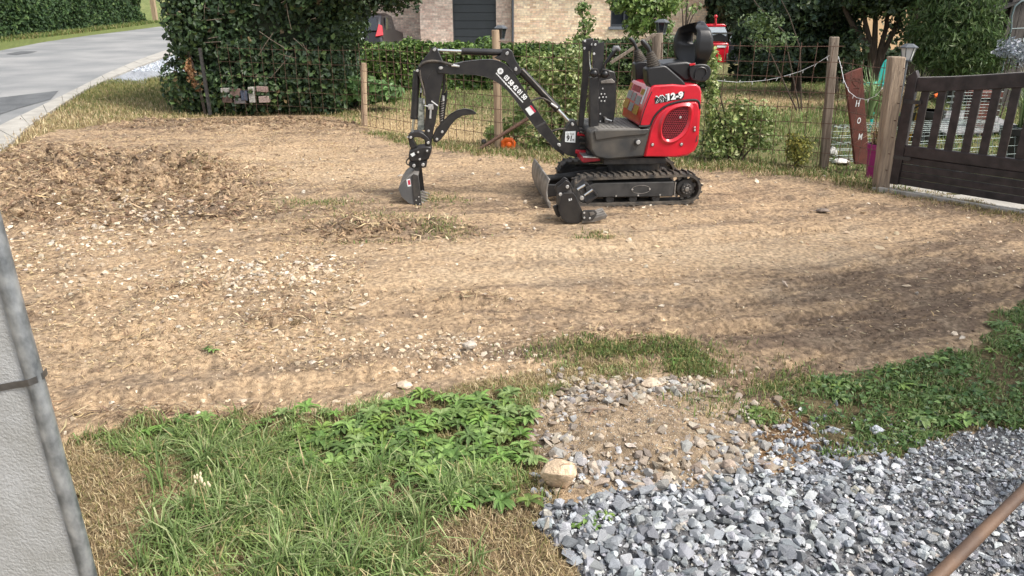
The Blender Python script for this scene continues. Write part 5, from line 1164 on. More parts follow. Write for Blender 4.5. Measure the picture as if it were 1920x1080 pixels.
slats = [U(495, 645)[0], U(600, 665)[0], U(705, 680)[0], U(815, 695)[0], U(930, 712)[0], U(1043, 732)[0], U(1150, 750)[0]]
sp = (slats[-1] - slats[0]) / 6; zl = Lr[1]; wS = abs(U(520, 645)[0] - U(470, 645)[0])
zr = [U(x, y_) for x, y_ in ((470, 278), (900, 272), (1181, 255))]; zu = [U(x, y_) for x, y_ in ((470, 222), (700, 217), (900, 207), (1181, 188))]
def ztop(u): return float(np.interp(u, [q[0] for q in zu] + [zu[-1][0] + 1.0], [q[1] for q in zu] + [zu[-1][1] + .10]))
umax = slats[0] + sp * 12
for k in range(13):
    u = slats[0] + sp * k; gbar('slat', u - wS / 2, u + wS / 2, zl - .03, ztop(u) - .1, .011, -.011, .004)
n = 22; top = [gf.at(us1 + (umax + .1 - us1) * k / n, ztop(us1 + (umax + .1 - us1) * k / n), .026) for k in range(n + 1)]
rail = MB().prism(top + [p - Vector((0, 0, .118)) for p in top[::-1]], -gf.n * .052).build('top_rail', M['gate'], gate, bevel=.006)
MB().prism([p + gf.n * -.004 + Vector((0, 0, .0005)) for p in top] + [p + gf.n * -.004 + Vector((0, 0, .004)) for p in top[::-1]], -gf.n * .042).build('pale_edge', M['gatetop'], rail)  # thin pale strip along the top of the rail
gbar('rail', us1, umax + .1, zl - .10, zl, .024, -.024)
zz_ = zl - .104
for k in range(4):
    h_ = (zz_ - bot) / 4 - .004 if k == 0 else h_
    t_ = zz_ - k * (h_ + .004); gbar('board', us1, umax + .1, t_ - h_, t_, .014 + .002 * (k % 2), -.012, .005)
for zz in (.28, .78): gbar('hinge', us0 + .01, us1 + .07, zz, zz + .035, .034, .03, .002, 'blackm')
MB().box(gf.at(us0 - .02, .62, .02), (.05, .04, .09), X=gf.u, Y=gf.n).build('latch', M['blackm'], gate, bevel=.004)
# threshold strip below the gate
mb = MB(); g2 = Fr((A_.x, A_.y), gdeg)
th = MB().prism([g2.at(-.12, .012, .12), g2.at(3.2, .012, .12), g2.at(3.2, .012, -.5), g2.at(-.12, .012, -.5)], (0, 0, -.1)).build('threshold_slab', M['kerb']); th['kind'] = 'structure'
k_ = empty('edging', (0, 0, 0)); k_['kind'] = 'structure'
for k in range(3): MB().prism([g2.at(-.05 + k * 1.0, .03, .165), g2.at(.94 + k * 1.0, .03, .165), g2.at(.94 + k * 1.0, .03, .125), g2.at(-.05 + k * 1.0, .03, .125)], (0, 0, -.12)).build('edging_stone', M['kerb'], k_, bevel=.005)
# ------------------------------------------------------------------ concrete utility post with conduit, near left
up = empty('utility_post', (-1.25, 1.47, 0), 'grey concrete post with a strapped steel conduit at the near left edge', 'utility post')
cx_, cy_ = -1.061, 1.462
mb = MB(); mb.prism([(-1.5, cy_ + .012, -.1), (cx_ + .0, cy_ + .012, -.1), (cx_ - .19, cy_ + .28, -.1), (-1.7, cy_ + .28, -.1)], (0, 0, 3.2)); mb.build('concrete_shaft', M['concrete'], up, bevel=.007)
def bumpy(mb, x, y_, r, z0, z1, n=40, seg=20): mb.tube([(x + .0008 * math.sin(k * 1.3), y_, z0 + (z1 - z0) * k / n) for k in range(n + 1)], r, seg)
mb = MB(); bumpy(mb, cx_ + .0055, cy_ + .02, .0195, -.1, 3.0); mb.build('conduit', M['galv'], up)
mb = MB()
za, zb = D(10, 772, 1.43).z, D(84, 733, 1.43).z
path = [(-1.46, cy_ + .009, za - .03), (cx_ - .035, cy_ + .009, zb - .010), (cx_ - .014, cy_ + .004, zb - .006), (cx_ + .0055, cy_ - .002, zb), (cx_ + .02, cy_ + .005, zb + .004), (cx_ + .0265, cy_ + .02, zb + .006), (cx_ + .02, cy_ + .045, zb + .006)]
vs = []
for p in path: vs += [Vector(p) + Vector((0, 0, .008)), Vector(p) - Vector((0, 0, .008)), Vector(p) - Vector((0, -.0015, .008)), Vector(p) + Vector((0, .0015, .008))]
fs = [(i * 4 + k, i * 4 + (k + 1) % 4, (i + 1) * 4 + (k + 1) % 4, (i + 1) * 4 + k) for i in range(len(path) - 1) for k in range(4)]
mb.add(vs, fs); mb.build('strap', M['strap'], up)
up.rotation_euler = (0, R(-1.1), 0)
# wooden handle lying at the near right corner, its end raised on a dark bucket rim
a = G(1700, 1150) + Vector((0, 0, .03)); b = D(1990, 852, G(1960, 880).y + -.12)
h_ = tag(MB().tube([a + (b - a) * (k / 8) for k in range(9)], [.0185 + .0006 * math.sin(k) for k in range(9)], 16).build('wooden_handle', M['handle'], origin=a), 'worn brown wooden handle slanting up at the near right corner', 'handle')
mb = MB(); c = G(1932, 1085); mb.cyl((c.x + .04, c.y, 0), (c.x + .04, c.y, .06), .03, 16, .035); tag(mb.build('rubber_stop', M['blackplastic'], bevel=.004, origin=c), 'black rounded foot at the bottom right corner of the gravel', 'stand foot')
# ------------------------------------------------------------------ mini excavator
TF = Fr((1.08, 6.56), 6); UF = Fr((1.08, 6.56), 5); BF = Fr((.50, 6.46), 4)
ex = empty('mini_excavator', (1.08, 6.56, 0), 'red and black mini digger parked on the dirt with its arm lowered to the left', 'mini excavator')
z1 = lambda x, y_: (720 + x / 2.7, 20 + y_ / 2.7)
z2 = lambda x, y_: (980 + x / 2.634, 20 + y_ / 2.634)
z3 = lambda x, y_: (1160 + x / 6.753, 140 + y_ / 6.75)
z5 = lambda x, y_: (1050 + x / 5.686, 60 + y_ / 5.684)
zb = lambda x, y_: (740 + x / 6.75, 240 + y_ / 6.75)
def pr(F, pts, wref, w0, w1, name, m, parent=ex, bevel=.006, z=None, seg=2):
    mb = MB(); F.prism(mb, [z(*p) for p in pts] if z else pts, wref, w0, w1); return mb.build(name, M[m] if isinstance(m, str) else m, parent, bevel=bevel, seg=seg)
def disc(F, px, py, w, r, d, m='pin', name='bolt', parent=ex, seg=14, z=None, r2=None):
    if z: px, py = z(px, py)
    p = F.pt(px, py, w); return MB().cyl(p, p + F.n * d, r, seg, r2).build(name, M[m], parent, bevel=min(.0015, r * .2))
# ---- crawler tracks
WO, WI = .44, .27
u0 = TF.uz(1070, 352, WO)[0] + .125; u1 = TF.uz(1317, 350, WO)[0] - .135
def loop_pts(r, n=14, drop=0.0):
    P = []
    for k in range(n + 1): a = math.pi / 2 - math.pi * k / n; P.append((u1 + r * math.cos(a), .14 + r * math.sin(a)))
    P[0] = (u1, .14 + r); 
    for k in range(n + 1): a = -math.pi / 2 - math.pi * k / n; P.append((u0 + .012 + (r - .012) * math.cos(a), .14 + (r - .012 * (0 if math.sin(a) < 0 else 1)) * math.sin(a) - 0))
    return P
R0 = .128
def make_track(wo, wi):
    tr = empty('track', (0, 0, 0)); tr.parent = ex; tr.location = (0, 0, 0)
    O = loop_pts(R0); I = loop_pts(R0 - .022); n = len(O); vs = []
    for (u, z) in O: vs += [TF.at(u, z, wo), TF.at(u, z, wi)]
    for (u, z) in I: vs += [TF.at(u, z, wo), TF.at(u, z, wi)]
    fs = []
    for i in range(n):
        j = (i + 1) % n; a, b = 2 * i, 2 * j; c, d = 2 * n + 2 * i, 2 * n + 2 * j
        fs += [(a, b, b + 1, a + 1), (c + 1, d + 1, d, c), (a, c, d, b), (a + 1, b + 1, d + 1, c + 1)]
    MB().add(vs, fs).build('belt', M['rubber'], tr, ang=50)
    # lugs round the belt
    per = []; L = 0; P = O + [O[0]]; seg = [math.dist(P[i], P[i + 1]) for i in range(n)]; tot = sum(seg); N = 44
    def along(s):
        s %= tot
        for i, l in enumerate(seg):
            if s <= l: t = s / l; q = (P[i][0] + (P[i + 1][0] - P[i][0]) * t, P[i][1] + (P[i + 1][1] - P[i][1]) * t); d = ((P[i + 1][0] - P[i][0]) / l, (P[i + 1][1] - P[i][1]) / l); return q, d
            s -= l
        return P[0], (1, 0)
    for k in range(N):
        (q, d) = along(tot * k / N); nn = (-d[1], d[0])   # outward for clockwise loop
        vs = []
        for e_, hgt_ in ((0, .0), (1, .014)):
            for s, w in ((-.011, wo + .002), (.011, wo + .002), (.011 + .02, (wo + wi) / 2), (.011, wi - .002), (-.011, wi - .002), (-.011 + .02, (wo + wi) / 2)):
                s_ = s * (.8 if e_ else 1); vs.append(TF.at(q[0] + d[0] * s_ + nn[0] * hgt_, q[1] + d[1] * s_ + nn[1] * hgt_, w))
        MB().add(vs, [(5, 4, 3, 2, 1, 0), (6, 7, 8, 9, 10, 11)] + [(i, (i + 1) % 6, (i + 1) % 6 + 6, i + 6) for i in range(6)]).build('lug', M['rubber'], tr, bevel=.002, seg=1)
    so = wo - .02; sgn = 1
    mid = (wo + wi) / 2
    def wheel(u, z, r, name, w0=wo - .03, w1=wi + .03, m='blackm', hub=.4):
        wv = MB().cyl(TF.at(u, z, w0), TF.at(u, z, w1), r, 28).build(name, M[m], tr, bevel=.006)
        MB().cyl(TF.at(u, z, w0 + .008), TF.at(u, z, w0 - .01), r * hub, 18).build('hub', M['steel'], wv, bevel=.003) if False else None
        return wv
    wheel(u1, .14, R0 - .05, 'drive_sprocket'); wheel(u0, .14, R0 - .03, 'idler')
    for k in range(3): wheel(u0 + .22 + k * .2, .06, .036, 'roller')
    MB().cyl(TF.at(u1, .14, wo + .004), TF.at(u1, .14, wo - .04), .047, 22).build('hub', M['blackm'], tr, bevel=.005)
    MB().cyl(TF.at(u1, .14, wo + .014), TF.at(u1, .14, wo), .021, 6).build('hub_nut', M['steel'], tr, bevel=.003)
    for k in range(8):
        a = k * math.pi / 4; p = (u1 + .034 * math.cos(a), .14 + .034 * math.sin(a)); MB().cyl(TF.at(p[0], p[1], wo + .008), TF.at(p[0], p[1], wo), .005, 6).build('bolt', M['steel'], tr)
    # sprocket teeth
    mb = MB()
    for k in range(10):
        a = k * math.pi / 5 + .2; c = TF.at(u1 + .09 * math.cos(a), .14 + .09 * math.sin(a), mid); mb.box(c, (.03, .03, .03), X=TF.u * math.cos(a) + Vector((0, 0, math.sin(a))), Z=TF.u * -math.sin(a) + Vector((0, 0, math.cos(a))), Y=TF.n)
    mb.build('sprocket_teeth', M['steel'], tr, bevel=.003)
    # side frame
    z0_, z1_ = .075, .205; ub = u1 - .115
    fr = MB().prism([TF.at(u0 + .02, z0_ + .01, wo - .012), TF.at(ub, z0_, wo - .012), TF.at(ub + .008, z0_ + .02, wo - .012), TF.at(ub + .008, z1_ - .004, wo - .012), TF.at(ub, z1_, wo - .012), TF.at(u0 + .08, z1_ + .003, wo - .012), TF.at(u0, z1_ - .03, wo - .012)], -TF.n * (wo - wi - .03)).build('side_frame', M['dusty'], tr, bevel=.008)
    for du in (.0, .19, .38):
        MB().cyl(TF.at(ub - .11 - du, z0_ + .02, wo - .013), TF.at(ub - .11 - du, z0_ + .02, wo - .006), .007, 10).build('bolt', M['pin'], fr)
    uc = (u0 + ub) / 2 + .1
    for du in (-.075, .075): MB().cyl(TF.at(uc + du, .148, wo - .013), TF.at(uc + du, .148, wo - .005), .0075, 10).build('bolt', M['pin'], fr)
    mb = MB(); mb.tube([TF.at(uc + .08 * math.cos(a), .145 + .035 * math.sin(a), wo - .0115) for a in [k * math.pi / 14 for k in range(29)]], .002, 5, caps=False); mb.build('cover_outline', M['steel'], fr)
    MB().box(TF.at(ub + .018, .14, mid), (.01, wo - wi - .03, .12), X=TF.u, Y=TF.n).build('frame_end', M['steel'], fr)
    return tr
make_track(WO, WI); make_track(-WI, -WO)
# ---- undercarriage, slew ring
MB().box(TF.at(-.02, .15, 0), (.52, .56, .12), X=TF.u, Y=TF.n).build('undercarriage', M['blackm'], ex, bevel=.015)
MB().cyl(TF.at(0, .2, 0), TF.at(0, .36, 0), .23, 32).build('slew_ring', M['blackm'], ex, bevel=.01)
# ---- dozer blade
bt_n, bb_n = TF.uz(1033, 338, .45), TF.uz(1024, 377, .45)
mb = MB(); vs = []; prof = [(0.0, 1.0), (-.012, .85), (-.014, .6), (-.004, .3), (.02, .08), (.03, 0)]
ut, zt_, ub_, zb_ = bt_n[0], bt_n[1], bb_n[0] - .012, .012
for w in (.46, -.46):
    for fz in (0, .014):
        for du, t in prof: vs.append(TF.at(ut - .02 + du - .02 * (1 - t) + fz, zb_ + (zt_ + .01 - zb_) * t, w))
n = len(prof); f = []
for i in range(n - 1): f += [(i, i + 1, 2 * n + i + 1, 2 * n + i), (n + i + 1, n + i, 3 * n + i, 3 * n + i + 1), (i + 1, i, n + i, n + i + 1), (2 * n + i, 2 * n + i + 1, 3 * n + i + 1, 3 * n + i)]
f += [(0, 2 * n, 3 * n, n), (n - 1, 2 * n - 1, 4 * n - 1, 3 * n - 1)]
bl = MB().add(vs, f).build('dozer_blade', M['steel'], ex, bevel=.003)
MB().box(TF.at(ut - .005, zb_ + .02, 0), (.012, .92, .05), X=TF.u, Y=TF.n).build('cutting_edge', M['steel'], bl, bevel=.003)
for w in (.2, -.2): MB().prism([TF.at(ut, .05, w), TF.at(ut + .35, .09, w), TF.at(ut + .35, .15, w), TF.at(ut, .16, w)], TF.n * .04).build('blade_arm', M['black'], ex, bevel=.006)
MB().tube([TF.at(ut + .02, .16, 0), TF.at(-.1, .24, 0)], .028, 14).build('blade_cylinder', M['dusty'], ex)
# ---- lower black skirt
sk = pr(UF, [(330, 600), (355, 585), (430, 595), (590, 588), (640, 560), (600, 722), (420, 738), (360, 725), (335, 690)], .36, .36, -.34, 'skirt', 'skirt', z=z2, bevel=.016)
pr(UF, [(352, 592), (625, 584), (612, 610), (480, 622), (360, 640)], .36, .372, .36, 'upper_fold', 'skirt', parent=sk, z=z2, bevel=.008)
p = UF.pt(*z2(569, 648), .372); MB().cyl(p - UF.n * .01, p + UF.n * .012, .028, 24).build('bolt_cup', M['blackm'], sk, bevel=.003); MB().cyl(p + UF.n * .012, p + UF.n * .018, .018, 20).build('bolt', M['pin'], sk, bevel=.002)
pr(UF, [(395, 720), (700, 722), (700, 752), (395, 756)], .25, .3, -.3, 'turntable', 'blackm', z=z2)
# ---- floor plate: from near to far side, visible from above
fz = UF.uz(*z2(575, 582), .36)[1]; fu0 = UF.uz(*z2(368, 585), .36)[0]; fu1 = UF.uz(*z2(580, 582), .36)[0]
fp = MB().prism([UF.at(fu0, fz, .365), UF.at(fu1, fz, .365), UF.at(fu1 + .02, fz, -.32), UF.at(fu0, fz, -.32)], (0, 0, -.015)).build('floor_plate', M['floor'], ex, bevel=.004)
for k in range(9): MB().box(UF.at(fu0 + .03 + (fu1 - fu0 - .05) * k / 8, fz + .002, .02), (.006, .62, .003), X=UF.u, Y=UF.n).build('tread_rib', M['floor'], fp)
# ---- red hood
hood = [(1207, 294), (1213, 268), (1220, 238), (1199, 237), (1203, 212), (1221, 164), (1226, 160), (1262, 158), (1284, 160), (1290, 158), (1306, 158), (1313, 163), (1316, 172), (1315, 200), (1312, 240), (1310, 268), (1304, 282), (1290, 292), (1270, 295)]
hd = pr(UF, hood, .36, .36, -.29, 'hood', 'red', bevel=.014, seg=3)
# trim seam
trim = [(200, 0)]
seam = [z3(*p) for p in [(255, 655), (400, 652), (415, 610), (450, 530), (520, 450), (620, 380), (740, 345), (860, 325), (960, 318), (1005, 330), (1022, 360), (1028, 430)]]
S2 = smoothpoly(seam, 2, closed=False)
mb = MB(); P = [UF.pt(x, y_, .36) for x, y_ in S2]; mb.tube(P, .0095, 8, flat=1); mb.build('seam_trim', M['blackplastic'], hd)
mb = MB(); P = [UF.pt(x, y_, .36) for x, y_ in [z3(420, 215), z3(370, 330), z3(320, 460), z3(265, 645)]]; mb.tube(P, .004, 6); mb.build('seam_trim', M['blackplastic'], hd)
# side cover standing slightly proud, with deep teardrop grille rim
cov = [z3(*p) for p in [(330, 1035), (400, 720), (440, 610), (500, 500), (600, 415), (740, 368), (880, 350), (975, 345), (1005, 370), (1015, 440), (1005, 640), (990, 850), (950, 950), (880, 1010), (700, 1040)]]
gr = smoothpoly([z3(*p) for p in [(535, 800), (520, 690), (545, 560), (620, 450), (740, 395), (880, 385), (915, 430), (905, 560), (870, 680), (790, 780), (680, 850), (590, 850)]], 2)
gi = smoothpoly([z3(*p) for p in [(550, 770), (542, 690), (565, 575), (630, 475), (740, 420), (860, 405), (880, 440), (872, 560), (840, 660), (770, 755), (670, 815), (590, 815)]], 2)
# cover with a real opening: ring faces between outline and opening, then a funnel into the grille
def ring(A, B, wa, wb, name, m, parent):
    Pa = [UF.pt(x, y_, .36) + UF.n * (wa - .36) for x, y_ in A]; Pb = [UF.pt(x, y_, .36) + UF.n * (wb - .36) for x, y_ in B]; n = len(Pa)
    return MB().add(Pa + Pb, [(i, (i + 1) % n, (i + 1) % n + n, i + n) for i in range(n)]).build(name, m, parent, ang=60)
pr(UF, cov, .36, .3725, .34, 'side_cover', 'red', parent=hd, bevel=.011, seg=3)
cx3, cy3 = z3(720, 620)
grow = lambda P, k: [(cx3 + (x - cx3) * k, cy3 + (y_ - cy3) * k) for x, y_ in P]
cvr = ring(grow(gr, 1.16), grow(gr, 1.0), .3725, .389, 'grille_rim', M['red'], hd)
ring(grow(gr, 1.0), grow(gr, .95), .389, .386, 'grille_rim', M['red'], hd); ring(grow(gr, .95), gi, .386, .3745, 'grille_rim', M['red'], hd)
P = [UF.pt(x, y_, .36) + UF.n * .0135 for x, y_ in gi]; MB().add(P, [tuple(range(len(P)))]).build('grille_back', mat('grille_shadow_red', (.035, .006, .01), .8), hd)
gu = [UF.uz(x, y_, .36) for x, y_ in gi]; mb = MB(); s = .0098
gua = np.array(gu); us_, zs_ = gua[:, 0], gua[:, 1]
def inside(u, z): return bool(inpoly(np.array([u]), np.array([z]), [tuple(q) for q in gu])[0])
row = 0; z = zs_.min()
while z < zs_.max():
    u = us_.min() + (row % 2) * s * .866
    while u < us_.max():
        if inside(u, z):
            for k in range(3):
                a = k * math.pi * 2 / 3 + math.pi / 2; p, q = (u, z), (u + s * math.cos(a), z + s * math.sin(a))
                if inside(*q): mb.tube([UF.at(p[0], p[1], .377), UF.at(q[0], q[1], .377)], .0017, 4, caps=False)
        u += s * 1.732
    z += s * 1.5; row += 1
mb.build('grille', M['redmesh'], hd)
disc(UF, 780, 540, .378, .010, .006, 'pin', 'latch', hd, z=z3)
for a, b, r_ in ((427, 885, .011), (793, 880, .011), (960, 668, .008), (960, 703, .008)):
    p = UF.pt(*z3(a, b), .3725); MB().cyl(p, p + UF.n * .004, r_ * 1.7, 18).build('bolt_cup', M['darkred'], hd, bevel=.001); MB().cyl(p + UF.n * .003, p + UF.n * .01, r_, 14).build('bolt', M['pin'], hd, bevel=.002)
pr(UF, [(985, 770), (995, 760), (985, 840), (968, 850)], .36, .376, .37, 'vent_slot', 'blackm', parent=hd, z=z3, bevel=0)
# lettering on the hood: dark outline shape, XN dark with pale edge, 12-9 white
pr(UF, [(452, 300), (600, 262), (740, 238), (835, 210), (825, 285), (800, 312), (690, 325), (600, 345), (462, 368)], .36, .3622, .36, 'decal', 'blackplastic', parent=hd, z=z3, bevel=0)
def utext(name, s, a, b, w, m, h, parent, z=z3, F=UF, bold=.03, off=.001, up=(0, 0, 1)): return text(name, s, F.pt(*z(*a), w), F.pt(*z(*b), w), up, M[m], parent, height=h, bold=bold, off=off, nrm=F.n)
utext('lettering', 'XN', (466, 362), (622, 335), .3622, 'plate', .058, hd, bold=.06, off=.0004); utext('lettering', 'XN', (474, 356), (616, 331), .3622, 'blackplastic', .048, hd, bold=.02, off=.0012)
utext('lettering', '12-9', (624, 330), (822, 298), .3622, 'white', .058, hd, bold=.05)
# labels on the front face of the hood (on a slanted face between far and near edge)
e0, e1 = UF.uz(1203, 212, .36), UF.uz(1221, 164, .36); ef = Vector((0, 0, 1)) * (e1[1] - e0[1]) + UF.u * (e1[0] - e0[0]); ef0 = UF.at(*e0, 0)
eb = UF.uz(1199, 237, .36)
def onface(t, w, o=.002):  # t 0..1 up the slanted front face
    nrm = UF.n.cross(ef).normalized(); nrm = nrm if nrm.dot(UF.u) < 0 else -nrm
    return ef0 + ef * t + UF.n * w + nrm * o
rows_ = [(.62, .85, .12, .24, 'yellow'), (.62, .92, -.3, -.22, 'yellow'), (.3, .62, -.27, -.12, 'grey'), (.28, .6, -.1, .02, 'grey'), (.22, .55, .05, .2, 'grey'), (.3, .95, .23, .28, 'plate'), (-.1, .25, -.28, -.12, 'yellow'), (-.12, .2, -.09, .05, 'grey'), (-.15, .18, .08, .24, 'yellow'), (.66, .9, -.18, .08, 'darkred')]
for t0, t1, w0, w1, m in rows_: MB().prism([onface(t0, w0), onface(t0, w1), onface(t1, w1), onface(t1, w0)], -UF.u * .001).build('label', M[m], hd)
# ---- control consoles, bellows, joysticks
def console(w0, w1, pts, bel, stem, wref, nm='console'):
    c = pr(UF, pts, wref, w0, w1, nm, 'blackplastic', z=z2, bevel=.012)
    wm = (w0 + w1) / 2; (bx, by, bw), (tx, ty, tw) = bel; k = 2.634 * 221 * wref * 0 + 2.634 * 216
    A, B = UF.pt(*z2(bx, by), wref) + UF.n * (wm - wref), UF.pt(*z2(tx, ty), wref) + UF.n * (wm - wref); pp, rr = [], []
    for i in range(7):
        t = i / 6; r_ = (bw * (1 - t) + tw * t) / 2 / k
        for dt, kr in ((0, 1.05), (.07, 1.05), (.085, .86), (.15, .86)): pp.append(A.lerp(B, min((i + dt / .16 * .95) / 7, 1))); rr.append(r_ * kr)
    MB().tube(pp, rr, 20).build('bellows', M['rubber'], c, ang=50)
    S_ = [UF.pt(*z2(x, y_), wref) + UF.n * (wm - wref) for x, y_, _ in stem]; MB().tube(S_, [q[2] / 2 / k for q in stem], 12).build('joystick', M['blackplastic'], c, ang=60)
    return c
console(-.2, -.33, [(555, 262), (570, 252), (640, 248), (648, 262), (645, 350), (560, 357)], ((590, 252, 62), (572, 195, 34)), [(572, 195, 17), (566, 178, 17), (556, 158, 19), (545, 146, 21), (539, 136, 16)], -.2, 'console')
console(.34, .19, [(614, 290), (625, 280), (700, 270), (712, 274), (790, 342), (806, 362), (800, 376), (645, 394), (632, 380), (618, 355)], ((658, 278, 66), (640, 205, 36)), [(640, 207, 20), (634, 190, 21), (618, 170, 24), (606, 156, 24), (600, 146, 16)], .34)
pr(UF, [(672, 382), (690, 372), (708, 375), (708, 385), (680, 392)], .34, .36, .34, 'release_lever', 'red', z=z2, bevel=.004)
# ---- seat
st = empty('seat', (0, 0, 0)); st.parent = ex; st.location = (0, 0, 0)
def under(o, par): o.parent = par
pr(UF, [(690, 268), (720, 258), (810, 250), (850, 262), (900, 290), (900, 338), (800, 350), (760, 318), (715, 285)], .2, .2, -.22, 'cushion', 'blackplastic', parent=st, z=z2, bevel=.02, seg=3)
pr(UF, [(790, 335), (915, 325), (905, 350), (800, 360)], .17, .17, -.2, 'seat_base', 'blackm', parent=st, z=z2, bevel=.006)
mb = MB(); UF.prism(mb, smoothpoly([z2(*p) for p in [(815, 275), (850, 262), (905, 262), (925, 285), (922, 325), (900, 348), (860, 350), (820, 340)]], 2), .2, .235, .2); mb.build('hinge_bracket', M['blackplastic'], st, bevel=.008)
mb = MB(); mb.tube([UF.pt(*z2(x, y_), .24) for x, y_ in smoothpoly([(850, 335), (852, 300), (875, 278), (905, 285), (908, 315), (890, 335)], 1, False)], .006, 6); mb.build('hinge_rib', M['blackplastic'], st)
pr(UF, [(822, 262), (850, 258), (852, 268), (824, 272)], .24, .25, .235, 'belt_buckle', 'redlens', parent=st, z=z2, bevel=.002)
# backrest: moulded shell, side bolsters forward, slots through them
NSX, NT = 34, 30
ub0, zb0 = UF.uz(*z2(935, 275), .2); ut0, ztp = UF.uz(*z2(950, 52), .2); uf0 = UF.uz(*z2(862, 150), .2)[0]
Fv, Bv = [], []
for j in range(NT + 1):
    t = j / NT; zz_ = zb0 + (ztp - zb0) * t
    ubk = ub0 + (ut0 - ub0) * t + .03 * math.sin(math.pi * t) * 1.0
    wd = .21 * (1 - .3 * max(0, 1 - t / .4) ** 2) * math.sqrt(max(.04, 1 - max(0, (t - .5) / .52) ** 2.4))
    for i in range(NSX + 1):
        s = -1 + 2 * i / NSX; bol = sstep((abs(s) - .42) / .4)
        dep = .018 + .15 * float(bol) * max(0, 1 - ((t - .46) / .58) ** 2) ** .65 + .02 * float(np.exp(-((t - .9) / .1) ** 2))
        top = .03 * max(0, (t - .8) / .2) * (s * s)
        uk = ubk - (.205 - wd * s) * .2
        Fv.append(UF.at(uk - dep, zz_ - top, wd * s)); Bv.append(UF.at(uk + .012 - .05 * s * s, zz_ - top, wd * s * 1.03))
nn_ = NSX + 1; fs = []; n0 = len(Fv); hole = set()
for j in range(NT):
    for i in range(NSX):
        s = abs(-1 + 2 * (i + .5) / NSX); t = (j + .5) / NT
        if ((s - .60) / .11) ** 2 + ((t - .60) / .15) ** 2 < 1: hole.add((i, j))
for j in range(NT):
    for i in range(NSX):
        if (i, j) in hole:
            continue
        a = j * nn_ + i; fs.append((a, a + 1, a + nn_ + 1, a + nn_)); fs.append((n0 + a, n0 + a + nn_, n0 + a + nn_ + 1, n0 + a + 1))
        for (di, dj, p, q) in ((-1, 0, a, a + nn_), (1, 0, a + 1, a + nn_ + 1), (0, -1, a, a + 1), (0, 1, a + nn_, a + nn_ + 1)):
            ii, jj = i + di, j + dj
            if (ii, jj) in hole or ii < 0 or jj < 0 or ii >= NSX or jj >= NT: fs.append((p, q, n0 + q, n0 + p))
bk = MB().add(Fv + Bv, fs).build('backrest', M['blackplastic'], st, ang=60); sbm = bk.modifiers.new('sub', 'SUBSURF'); sbm.levels = sbm.render_levels = 1
# ---- front panel, uprights, travel levers
fpn = pr(UF, [(352, 300), (395, 285), (450, 300), (458, 345), (455, 470), (440, 560), (365, 572), (345, 560)], -.05, .0, -.12, 'front_panel', 'black', z=z2, bevel=.008)
for a, b in ((395, 385), (388, 412), (404, 412), (412, 427), (396, 427), (378, 430), (388, 447), (404, 447), (383, 510), (383, 547), (372, 430)): disc(UF, a, b, .001, .0075, .006, 'pin', 'bolt', fpn, z=z2)
pr(UF, [(385, 347), (440, 335), (455, 350), (455, 358), (385, 360)], -.0, .012, -.1, 'dash_top', 'steel', parent=fpn, z=z2, bevel=.004)
mb = MB(); c = [UF.pt(*z2(x, y_), .02) for x, y_ in ((398, 520), (412, 525), (424, 545), (418, 562), (404, 560))]; mb.prism(c, UF.n * .03); mb.build('hydraulic_valve', M['steel'], fpn, bevel=.006); MB().tube([UF.pt(*z2(408, 535), .05), UF.pt(*z2(440, 545), .06)], .008, 8).build('valve_lever', M['pin'], fpn)
post1 = pr(UF, [(332, 330), (376, 330), (376, 712), (332, 712)], .2, .2, .13, 'upright', 'black', z=z2, bevel=.005)
pr(UF, [(345, 148), (372, 146), (376, 160), (396, 156), (402, 150), (404, 160), (396, 330), (350, 335), (345, 200)], .18, .18, .165, 'upright_plate', 'black', z=z2, bevel=.003)
pr(UF, [(296, 150), (318, 140), (350, 135), (350, 150), (342, 200), (328, 330), (300, 575), (274, 575), (296, 330), (300, 200)], .0, .0, -.04, 'upright', 'black', z=z2, bevel=.005)
for a, b, w in ((307, 150, .0), (305, 186, .0), (358, 168, .18), (352, 213, .18), (342, 167, .0)): disc(UF, a, b, w, .010, .008, 'pin', 'bolt', ex, z=z2)
MB().tube([UF.pt(*z2(330, 200), .08), UF.pt(*z2(332, 260), .08), UF.pt(*z2(340, 300), .1)], .006, 8).build('cable', M['chrome'], ex)
for a, b, w in ((352, 310, .245), (405, 314, .215)):
    kn = MB().ball(UF.pt(*z2(a, b), w), .036, 18, 12, (.95, 1, .95)).build('lever_boot', M['blackplastic'], ex)
    MB().tube([UF.pt(*z2(a, b - 5), w), UF.pt(*z2(a - 4, b - 40), w), UF.pt(*z2(a + 2, b - 62), w)], .007, 8).build('lever', M['blackplastic'], kn)
    MB().tube([UF.pt(*z2(a - 24, b + 10), w), UF.pt(*z2(a - 10, b - 24), w + .02), UF.pt(*z2(a + 16, b - 20), w + .02), UF.pt(*z2(a + 25, b + 8), w)], .006, 8).build('boot_ring', M['blackm'], kn)
lv = MB().tube([UF.pt(*z2(408, 262), .05), UF.pt(*z2(424, 240), .05), UF.pt(*z2(446, 212), .05), UF.pt(*z2(455, 195), .05)], [.013, .015, .017, .02], 12).build('hand_lever', M['blackplastic'], ex)
MB().tube([UF.pt(*z2(448, 200), .05), UF.pt(*z2(455, 184), .05), UF.pt(*z2(468, 184), .05), UF.pt(*z2(478, 196), .05)], [.018, .022, .022, .015], 12).build('grip', mat('grey_grip', (.14, .14, .145), .4), lv)
pr(UF, [(318, 690), (345, 688), (352, 700), (352, 735), (320, 730)], .22, .24, .14, 'foot_bracket', 'blackm', z=z2)
pr(UF, [(290, 722), (380, 726), (384, 742), (300, 752), (286, 740)], .3, .3, .1, 'step', 'darkred', z=z2, bevel=.006); pr(UF, [(298, 718), (380, 722), (380, 728), (298, 726)], .3, .31, .09, 'step_edge', 'pin', z=z2, bevel=.002)
